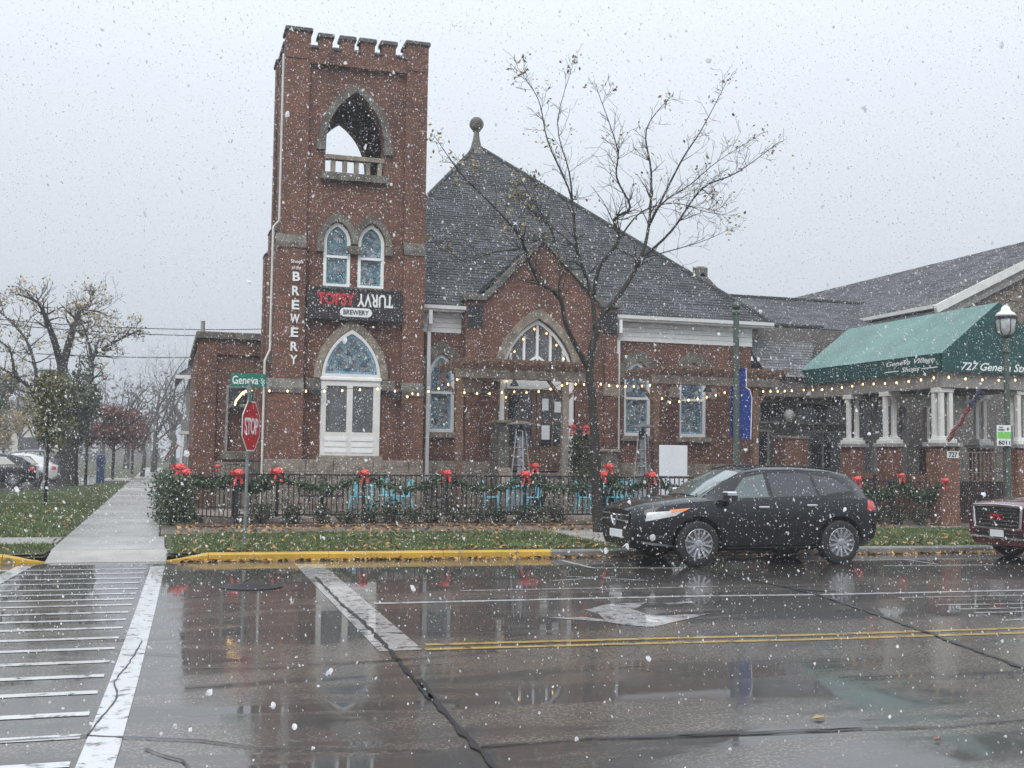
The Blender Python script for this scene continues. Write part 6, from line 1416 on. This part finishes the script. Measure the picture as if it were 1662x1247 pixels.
blk = dict(hat); blk.update(paint='paint_black', cap='paint_black'); make_car('parked_saloon', 'black car in the far car park nearest the lawn edge', (G(63,789,KZ).x-4.3, 54.6, KZ), blk, 'cars in the far car park')
nv = dict(suv); nv.update(paint='paint_navy', cap='blackplastic'); make_car('parked_van', 'dark charcoal SUV behind the white hatchback in the far car park', (-9.2, 63.5, KZ), nv, 'cars in the far car park')

# ================================================================ TREES
def twigs(mb, tips, p, d, L_, r, lev, rg, up=.25, n=5, gravity=0., rmin=.0045):
    d = d.normalized(); pts = [p.copy()]; rad = [r]; q = p.copy(); dd = d.copy()
    for k in range(n):
        dd = (dd + Vector((rg.gauss(0,.16), rg.gauss(0,.16), rg.gauss(0,.13)+up*.12-gravity*.1))).normalized()
        q = q + dd*(L_/n); pts.append(q.copy()); rad.append(max(rmin, r*(1-.8*(k+1)/n)))
    mb.tube(pts, rad, 5 if r > .012 else 3, cap=False)
    tips.append(pts[-1])
    if lev > 0:
        for k in range(rg.randint(2,4)):
            i = rg.randint(1, n); b = pts[i]; ax = Vector((rg.gauss(0,1), rg.gauss(0,1), rg.gauss(0,1))).normalized()
            nd = (dd*.75 + ax*.75 + Vector((0,0,up*.5))).normalized()
            twigs(mb, tips, b, nd, L_*rg.uniform(.4,.65), max(rmin, rad[i]*.65), lev-1, rg, up, n, gravity, rmin)
def limb_tree(name, label, base, limbs, seed, bark, lev=2, twl=(.6,1.3), tw=4, rmin=.0045, fat=1.):
    """limbs: (list of points, r0, r1). returns thing and twig tips"""
    rg = random.Random(seed); t = thing(name, label, 'tree', tuple(base)); mb = MB(); tr = MB(); tips = []
    for li, (pts, r0, r1) in enumerate(limbs):
        P = [Vector(p) for p in pts]; Q = []
        for i in range(len(P)-1):
            a = P[max(i-1,0)]; b = P[i]; c = P[i+1]; d = P[min(i+2,len(P)-1)]
            for k in range(4):
                s = k/4; Q.append(.5*((2*b)+(c-a)*s+(2*a-5*b+4*c-d)*s*s+(3*b-a-3*c+d)*s**3))
        Q.append(P[-1]); n = len(Q); rad = [(r0+(r1-r0)*(k/(n-1))**.85)*(fat if li else 1) for k in range(n)]
        (tr if li == 0 else mb).tube(Q, rad, 10 if li == 0 else 7)
        if li == 0: continue
        tips.append(Q[-1])
        for k in range(n):
            if k < n*.25: continue
            for _ in range(tw):
                if rg.random() < .42:
                    dd = (Q[min(k+1,n-1)]-Q[max(k-1,0)]).normalized(); ax = Vector((rg.gauss(0,1), rg.gauss(0,1), rg.gauss(0,.8))).normalized()
                    twigs(mb, tips, Q[k], (dd*.7+ax*.85+Vector((0,0,.1))), rg.uniform(*twl)*(1.15-.8*k/(n-1)), max(rmin, rad[k]*.5), lev-1, rg, rmin=rmin)
    tr.build('trunk', M[bark], t, smooth=True); mb.build('branches', M[bark], t, smooth=True, recalc=False)
    return t, tips, rg
tb = G(971,864,KZ); YL = tb.y
def lz(x, y): return (680+x/2.681, 80+y/2.681)
def LP(pts, y0, y1): return [W(px, py, y0+(y1-y0)*i/(len(pts)-1)) for i, (px, py) in enumerate(pts)]
trunk = [Vector((tb.x,YL,KZ-.05))] + [W(px,py,YL) for px, py in ((968,800),(966,720),(961,650),(957,600),(962,560),(975,520),(982,500))]
locust = [(trunk, .125, .07),
  (LP([(957,602),(935,562),(918,525),(907,480),(874,457),(852,404),(840,378),(792,326),(747,281),(708,225)], YL, YL-1.2), .06, .006),
  (LP([(907,480),(907,416),(893,371),(863,322),(845,290)], YL-.4, YL+.8), .03, .005),
  (LP([(966,535),(962,490),(956,464),(937,404),(930,341),(922,304),(889,229),(874,162),(840,110)], YL, YL+.8), .05, .005),
  (LP([(930,341),(924,280),(905,200),(930,105)], YL+.5, YL-.3), .022, .004),
  (LP([(964,480),(973,434),(1004,390),(997,356),(1023,337),(1001,289),(1003,248),(990,203),(967,140)], YL, YL-1.0), .045, .005),
  (LP([(982,505),(1008,475),(1038,423),(1053,367),(1057,281),(1049,210),(1088,158)], YL, YL+1.2), .065, .006),
  (LP([(1038,423),(1090,375),(1139,307),(1195,281),(1262,233)], YL+.5, YL-.5), .035, .005),
  (LP([(1053,367),(1105,263),(1139,210),(1180,132)], YL+.6, YL+1.6), .03, .005),
  (LP([(1053,367),(1075,330),(1120,300),(1165,262),(1235,218)], YL+.6, YL+.2), .022, .004),
  (LP([(1040,420),(1085,408),(1140,392),(1185,372)], YL+.5, YL+1.2), .018, .003),
  (LP([(1004,390),(1040,345),(1095,330),(1150,345),(1190,350)], YL-.4, YL-.8), .02, .003),
  (LP([(937,404),(910,380),(870,350),(835,318)], YL+.3, YL+1.2), .02, .003),
  (LP([(852,404),(800,410),(755,425),(728,405)], YL-.5, YL-1.3), .018, .003)]
lt, tips, rg = limb_tree('street_tree', 'bare honey locust with a few yellow leaves in the verge beside the black car', (tb.x,YL,KZ), locust, 11, 'bark', 2, (.5,1.3), 4, .0042, 1.1)
r_ = np.random.RandomState(2); T_ = [tuple(p) for p in tips if (p.z > 6 and rg.random() < .045) or (p.x < 8.3 and rg.random() < .18)]
ends = [l[0][-1] for l in locust[1:]]
PP = np.concatenate([np.array([tuple(e)]*16)+r_.normal(0,.13,(16,3)) for e in ends] + [np.array([t_]*4)+r_.normal(0,.07,(4,3)) for t_ in T_])
link('leaves', leaf_cloud('leaves', PP, M['leaf_yellow'], (.03,.06), 4), lt)

def fz(x, y): return (x/2.596, 440+y/2.596)
YB = 60.
bb = G(111,787,KZ); sc_ = YB/bb.y
def BP(pts, y0, y1): return [W(*fz(a,b), y0+(y1-y0)*i/(len(pts)-1)) for i, (a, b) in enumerate(pts)]
bt_ = BP([(288,900),(287,850),(283,760),(272,620),(264,500),(262,405)], YB, YB); bt_[0].z = KZ-.1
big_l = [(bt_, .52, .26), (BP([(262,410),(230,300),(190,190),(155,130),(65,95)], YB, YB-2), .20, .03), (BP([(262,410),(300,270),(330,190),(375,140),(390,85)], YB, YB+2), .20, .05),
  (BP([(285,640),(230,590),(190,560),(100,470),(0,405)], YB, YB-2), .16, .05), (BP([(150,520),(150,420),(110,290),(20,190),(-40,150)], YB-1.4, YB+1), .10, .03), (BP([(60,430),(40,330),(-30,280)], YB-2, YB-3), .07, .02),
  (BP([(300,700),(370,560),(385,490),(390,370),(430,330),(520,280),(590,250)], YB, YB+1), .15, .04), (BP([(390,370),(370,290),(350,230)], YB+.7, YB), .07, .03), (BP([(330,190),(410,170),(470,200)], YB+1, YB+2), .05, .02)]
bt2, tips, rg = limb_tree('big_tree', 'large old tree with thick dark trunk and mostly bare crown on the far lawn', (bb.x,YB,KZ), big_l, 5, 'bark', 3, (.9,2.0), 4, .008, 1.1)
sel = [p for p in tips if rg.random() < .10]
gold = [W(*fz(x_,y_), YB+.5) for x_, y_ in ((420,250),(390,240),(450,265),(360,270),(170,470),(130,490),(110,520),(220,470),(470,260),(330,500),(215,560))]
r_ = np.random.RandomState(6)
link('leaves', leaf_cloud('leaves', np.concatenate([np.array([tuple(p)]*10)+r_.normal(0,.18,(10,3)) for p in sel]+[np.array([tuple(p)]*60)+r_.normal(0,.42,(60,3)) for p in gold]), M['leaf_gold'], (.05,.10), 4), bt2)

def leafy_tree(name, label, base, h, crown, m, n, size, seed, trunk_r=.06, bark='bark', lumps=14):
    """tapered trunk with limbs, uneven crown of separate leaves in clumps"""
    rg = random.Random(seed); t = thing(name, label, 'tree', tuple(base)); b = Vector(base); cz, rx, ry, rz_ = crown
    MB().tube([b-Vector((0,0,.1)), b+Vector((.02,0,h*.4)), b+Vector((-.03,.02,h*.75)), b+Vector((0,0,h*.95))], [trunk_r,trunk_r*.8,trunk_r*.5,trunk_r*.15], 8).build('trunk', M[bark], t, smooth=True)
    mb = MB(); tips = []
    r = np.random.RandomState(seed); cs = []
    for k in range(lumps):
        d = r.normal(0,1,3); d /= np.linalg.norm(d); cs.append(np.array([b.x,b.y,b.z+cz])+d*np.array([rx,ry,rz_])*r.uniform(.35,.85))
        z0 = b.z+max(h*.25, min(h*.8, (cs[-1][2]-b.z)*.7)); s = Vector((b.x,b.y,z0))
        mid = s.lerp(Vector(cs[-1]), .5)+Vector((0,0,.1*rz_)); mb.tube([s, mid, Vector(cs[-1])], [trunk_r*.45,trunk_r*.28,trunk_r*.1], 5, cap=False)
        for _ in range(3): twigs(mb, tips, mid, Vector(cs[-1])-mid+Vector((rg.gauss(0,.3),rg.gauss(0,.3),rg.gauss(0,.3)))*rx, rx*.6, trunk_r*.12, 1, rg)
    mb.build('branches', M[bark], t, recalc=False)
    cs = np.array(cs); k = r.randint(0,lumps,n); cr = r.uniform(.22,.48,lumps)[k]
    d = r.normal(0,1,(n,3)); d /= np.linalg.norm(d,axis=1)[:,None]
    P_ = cs[k]+d*(cr*r.uniform(.2,1,n)**.5)[:,None]*np.array([rx,ry,rz_])
    link('crown', leaf_cloud('crown', P_, M[m], size, seed), t); return t
sp_ = G(73,822,KZ)
leafy_tree('sapling', 'slender sapling with olive yellow leaves on the near lawn', sp_, 4.6, (2.9,.75,.7,1.7), 'leaf_olive', 1500, (.05,.10), 3, .05)
gt_ = G(128,782,KZ)
leafy_tree('leafy_tree', 'dense dull green young tree in front of the big trunk', (gt_.x+.35,56.,KZ), 6.4, (3.9,1.15,1.1,2.5), 'leaf_green', 4200, (.06,.13), 8, .10, lumps=22)
rt_ = G(140,785,KZ); leafy_tree('red_tree', 'low spreading tree with dark red leaves behind the blue post', (WX(183,760,68.),68.,KZ), 4.6, (3.0,2.0,1.8,1.35), 'leaf_red', 4200, (.06,.12), 9, .09, lumps=22)
ot = leafy_tree('small_tree', 'thin red-leaved tree between the big trunk and the blue post', (WX(139,770,62.),62.,KZ), 3.2, (2.4,.7,.7,.7), 'leaf_red', 700, (.05,.10), 10, .08, lumps=10)
leafy_tree('rusty_tree', 'rust coloured small tree far along the pavement', (WX(215,740,88.),88.,KZ), 4.5, (3.0,1.3,1.3,1.4), 'leaf_red', 1800, (.08,.15), 13, .1)
leafy_tree('orange_tree', 'hazy orange tree at the far left behind the parked cars', (WX(5,740,110.),110.,KZ), 6, (4,2.2,2,2.5), 'leaf_gold', 1800, (.1,.2), 14, .12)
leafy_tree('grey_green_tree', 'grey green tree top at the left edge behind the big tree', (WX(-5,740,80.),80.,KZ), 7.5, (5.2,1.9,1.7,2.2), 'leaf_green', 2500, (.08,.16), 15, .15)
def bare_tree(label, px, Y, ptop, seed, spread=.45, bark='bark_hazed', lev=3):
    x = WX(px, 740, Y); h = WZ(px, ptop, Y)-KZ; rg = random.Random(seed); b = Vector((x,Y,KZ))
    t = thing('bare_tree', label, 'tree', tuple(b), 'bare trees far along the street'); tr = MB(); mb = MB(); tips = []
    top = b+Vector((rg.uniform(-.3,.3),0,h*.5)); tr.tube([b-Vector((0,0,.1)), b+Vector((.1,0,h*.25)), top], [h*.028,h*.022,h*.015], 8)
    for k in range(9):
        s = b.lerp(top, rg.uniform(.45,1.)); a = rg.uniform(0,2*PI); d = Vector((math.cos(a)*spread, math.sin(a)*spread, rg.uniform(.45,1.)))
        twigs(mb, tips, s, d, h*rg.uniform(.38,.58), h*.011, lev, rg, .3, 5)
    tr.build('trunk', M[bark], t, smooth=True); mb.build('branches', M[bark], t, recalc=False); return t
for k, (px, Y, pt, lab) in enumerate(((250,95.,578,'tall bare tree straight above the far end of the pavement'),(205,110.,590,'bare tree left of the pavement end behind the red tree'),(280,120.,575,'bare tree behind the porch of the far house'),(300,140.,590,'distant bare tree over the far house roof'),
      (165,130.,600,'distant bare tree behind the dull green young tree'),(30,120.,600,'distant bare tree at left between parked cars and sky'),(232,78.,640,'slim bare tree at the left edge of the far pavement'),(60,140.,620,'most distant bare tree behind the street lamp on the left'))):
    bare_tree(lab, px, Y, pt, 30+k)

# ================================================================ FAR LEFT THINGS
ll = W(80,597,50.); t = thing('park_lamp', 'slim lamp post with flat round head behind the sapling', 'lamp post', (ll.x,50.,KZ))
MB().lathe([(.12,0),(.12,.3),(.075,.4),(.06,ll.z-KZ-.4)], (ll.x,50.,KZ), 10).build('shaft', M['galv'], t); MB().lathe([(.06,0),(.22,.05),(.38,.22),(.40,.26),(.05,.34)], (ll.x,50.,ll.z-.36), 16).build('lamp_head', M['greytrim'], t)
bp_ = G(163,783,KZ); t = thing('blue_bollard', 'slim dark blue post box standing on the far lawn', 'post box', (bp_.x,62.,KZ)); bxx = WX(163,770,62.)
MB().lathe([(.20,0),(.20,.9),(.17,.92)], (bxx,62.,KZ), 14).build('lower_body', M['bluebox'], t); MB().lathe([(.23,.92),(.23,1.25),(.17,1.42),(.04,1.48)], (bxx,62.,KZ), 14).build('hood', M['bluebox'], t, smooth=True, sharp=40); MB().box(bxx-.1,bxx+.1,61.76,61.79,KZ+1.05,KZ+1.15).build('slot', M['iron'], t)
# far house with porch, right of the pavement
fh = thing('far_house', 'two storey grey house with white porch half hidden by the brick wing', 'house', (3, 66, 0))
hx0 = WX(287,680,66.)
MB().box(hx0+.6, 9, 66, 76, .1, 5.9).build('wall', M['housewall'], fh)
roof_plane(fh, [(hx0-.1,65.4,6.0),(9.5,65.4,6.0),(7,70.5,8.0),(hx0+2.2,70.5,8.0)], M['shingle'], name='roof', course=.3, tabw=.8)
roof_plane(fh, [(hx0-.1,76,6.0),(hx0-.1,65.4,6.0),(hx0+2.2,70.5,8.0)], M['shingle'], name='roof', course=.3, tabw=.8)
MB().box(hx0-.15, 9.5, 65.3, 65.42, 5.85, 6.05).build('fascia', M['offwhite'], fh)
w_ = MB().box(hx0+.75, hx0+2.2, 65.93, 65.99, 3.9, 5.6).build('window', M['offwhite'], fh); MB().box(hx0+.9, hx0+2.0, 65.9, 65.925, 4.05, 5.45).build('pane', M['blueglass'], w_)
MB().box(hx0+.1, 9, 63.8, 66, 2.75, 2.9).build('porch_roof', M['cream'], fh); MB().box(hx0+.2, hx0+.32, 63.9, 64.0, .1, 2.75).build('porch_post', M['offwhite'], fh); MB().box(hx0+.2, 9, 63.85, 64.0, 2.9, 3.75).build('porch_balustrade', M['housewall'], fh)
MB().box(hx0+.62, hx0+2.4, 65.9, 65.99, .4, 2.5).build('porch_wall', M['cream'], fh)
cloth2 = MB()
for k in range(7): cloth2.quad((hx0-.05,63.4+k*.08,2.0),(hx0-.05,63.48+k*.08,2.0),(hx0-.6+.02*k,63.48+k*.08,1.2),(hx0-.6+.02*k,63.4+k*.08,1.2))
ff = thing('hanging_flag', 'small striped red and white flag hanging from the far house porch', 'flag', (hx0, 63.5, 2.2))
for k in range(6): MB().beam((hx0+.1-.62*.0-.09*k,63.5,2.15-.05*k),(hx0-.25-.09*k,63.5,1.55-.06*k), .05, .085).build('stripe', M['flag_r' if k % 2 == 0 else 'offwhite'], ff)
MB().tube([(hx0+.3,63.6,2.0),(hx0-.4,63.4,2.45)], .02, 6).build('pole', M['woodgrey'], ff)
# pale building across the car park
fb = thing('far_building', 'pale low building in the haze beyond the car park', 'building', (-30, 150, 0))
fx0_, fx1_ = WX(20,700,150.), WX(92,700,150.); MB().box(fx0_, fx1_, 150, 160, .1, WZ(60,660,150.)).build('wall', M['cream'], fb)
roof_plane(fb, [(fx0_-.5,149,WZ(60,662,150.)),(fx1_+.5,149,WZ(60,662,150.)),(fx1_-2,155,WZ(60,625,150.)),(fx0_+2,155,WZ(60,625,150.))], M['shingle_light'], name='roof', course=.6, tabw=2.)
for k in range(3):
    xa = fx0_+1+(fx1_-fx0_-2)*k/3; w_ = MB().box(xa, xa+1.2, 149.9, 149.98, 1.6, 3.4).build('window', M['offwhite'], fb); MB().box(xa+.1, xa+1.1, 149.87, 149.895, 1.7, 3.3).build('pane', M['glass'], w_)
fb2 = thing('far_building', 'low dark-roofed building in the haze at the far end of the pavement', 'building', (2, 175, 0))
MB().box(WX(160,700,175.), WX(245,700,175.), 175, 185, .1, 4.6).build('wall', M['housewall'], fb2); roof_plane(fb2, [(WX(155,700,175.),174,4.6),(WX(250,700,175.),174,4.6),(WX(240,700,175.),180,7.2),(WX(165,700,175.),180,7.2)], M['shingle'], name='roof', course=.6, tabw=2.)
# far hedgerow of bare scrub closing the street
def scrub(r, n): return np.stack([r.uniform(-75,2,n), r.uniform(185,200,n), KZ+r.uniform(0,1,n)**1.6*11*(1+.35*np.sin(r.uniform(0,60,n)))],1)
r_ = np.random.RandomState(9); Ps = scrub(r_, 9000)
stuff(link('treeline', leaf_cloud('treeline', Ps, M['bark_hazed'], (.15,.5), 5)), 'hazy mass of bare trees closing the far end of the street', 'treeline')
# overhead wires
for k, (a, b) in enumerate((((-60,513),(440,534)),((-60,520),(440,545)),((-60,566),(440,577)))):
    A, B = W(*a,58.), W(*b,62.); tag(MB().tube([A.lerp(B,t)-Vector((0,0,.5*4*t*(1-t)*.5)) for t in [i/12 for i in range(13)]], .022, 5).build('overhead_wire', M['iron']), ('upper','middle','lowest')[k]+' overhead wire crossing the sky left of the tower', 'wire', 'overhead wires')

# ================================================================ AIR
hz = MB().box(-260, 300, -65, 330, -1.2, 15.6).build('haze', None); stuff(hz, 'grey snowy haze filling the street', 'haze')
hm = bpy.data.materials.new('snow_haze'); hm.use_nodes = True; hn = hm.node_tree; hn.nodes.clear()
ho = hn.nodes.new('ShaderNodeOutputMaterial'); pv = hn.nodes.new('ShaderNodeVolumePrincipled')
pv.inputs['Color'].default_value = (.93,.95,.98,1); pv.inputs['Density'].default_value = .0015; pv.inputs['Anisotropy'].default_value = 0.
hn.links.new(pv.outputs[0], ho.inputs['Volume']); hz.data.materials.append(hm)
# falling snow: loose clumps in the whole volume of air before the buildings
rs = np.random.RandomState(42)
def flakes(n, lo, hi, sz):
    P = rs.uniform(0,1,(n,3))*(np.array(hi)-np.array(lo))+np.array(lo); s = np.clip(rs.lognormal(math.log(sz), .40, n), .002, .011)
    drift = np.array([.35,.1,-.93]); ax = drift+rs.normal(0,.35,(n,3)); ax /= np.linalg.norm(ax,axis=1)[:,None]
    u = np.cross(ax, rs.normal(0,1,(n,3))); u /= np.linalg.norm(u,axis=1)[:,None]; w = np.cross(ax,u)
    el = rs.uniform(1.0,1.9,n)[:,None]; s = s[:,None]; fl_ = rs.uniform(.6,1.,n)[:,None]
    V = np.stack([P+ax*s*el, P-ax*s*el, P+u*s, P-u*s, P+w*s*fl_, P-w*s*fl_],1); return V      # two crossed thin plates per flake
F_ = np.array([[0,2,1],[0,1,3],[0,4,1],[0,1,5]])
Vs = []
# within the wedge of air between the photographer and the buildings (a little wider than the view)
VV = flakes(460000, (-9,3.4,.02), (26,30.5,16.), .0045)
c_ = VV[:,0]; ang = np.arctan2(c_[:,0], c_[:,1]); dist = np.hypot(c_[:,0], c_[:,1])
ok = (dist > 7.0) & (ang > math.radians(-16)) & (ang < math.radians(50)) & (c_[:,2] < EYE+.9+dist*.46)
VV = VV[ok]; n = len(VV)
v = VV.reshape(-1,3); f = (F_[None]+np.arange(n)[:,None,None]*6).reshape(-1,3)
me = bpy.data.meshes.new('falling_snow'); me.vertices.add(len(v)); me.vertices.foreach_set('co', v.astype(np.float32).ravel())
me.loops.add(len(f)*3); me.loops.foreach_set('vertex_index', f.astype(np.int32).ravel()); me.polygons.add(len(f)); me.polygons.foreach_set('loop_start', np.arange(0,len(f)*3,3,dtype=np.int32))
me.update(calc_edges=True); me.materials.append(M['snow'])
stuff(link('falling_snow', me), 'white snowflakes falling through the whole street', 'snow')
# a few larger wet clumps close by
V2 = []; F2 = []
for k in range(1560):
    a = math.radians(rs.uniform(-14,48)); d = 2.8+4.6*rs.uniform(0,1)**.45; c = np.array([math.sin(a)*d, math.cos(a)*d, rs.uniform(.1,EYE+.5+d*.42)])
    s = min(.0058, max(.0022, rs.lognormal(math.log(.0036), .35)))
    if k >= 1500: s = rs.uniform(.0045,.0072); d = rs.uniform(2.4,3.8); c = np.array([math.sin(a)*d, math.cos(a)*d, rs.uniform(.3,EYE+d*.40)])
    for j in range(3):
        e1 = rs.normal(0,1,3); e1 /= np.linalg.norm(e1); e2 = np.cross(e1, rs.normal(0,1,3)); e2 /= np.linalg.norm(e2); o_ = c+rs.normal(0,.35,3)*s
        F2.append(list(range(len(V2), len(V2)+9)))
        for q in range(9):
            t_ = 2*PI*q/9; rr = s*rs.uniform(.75,1.2); V2.append(tuple(o_+(e1*math.cos(t_)+e2*math.sin(t_))*rr*np.array([.9,.9,1.3])))
me2 = bpy.data.meshes.new('near_snow'); me2.from_pydata(V2, [], F2); me2.materials.append(M['snow'])
stuff(link('near_snow', me2), 'larger wet snow clumps falling close to the photographer', 'snow')
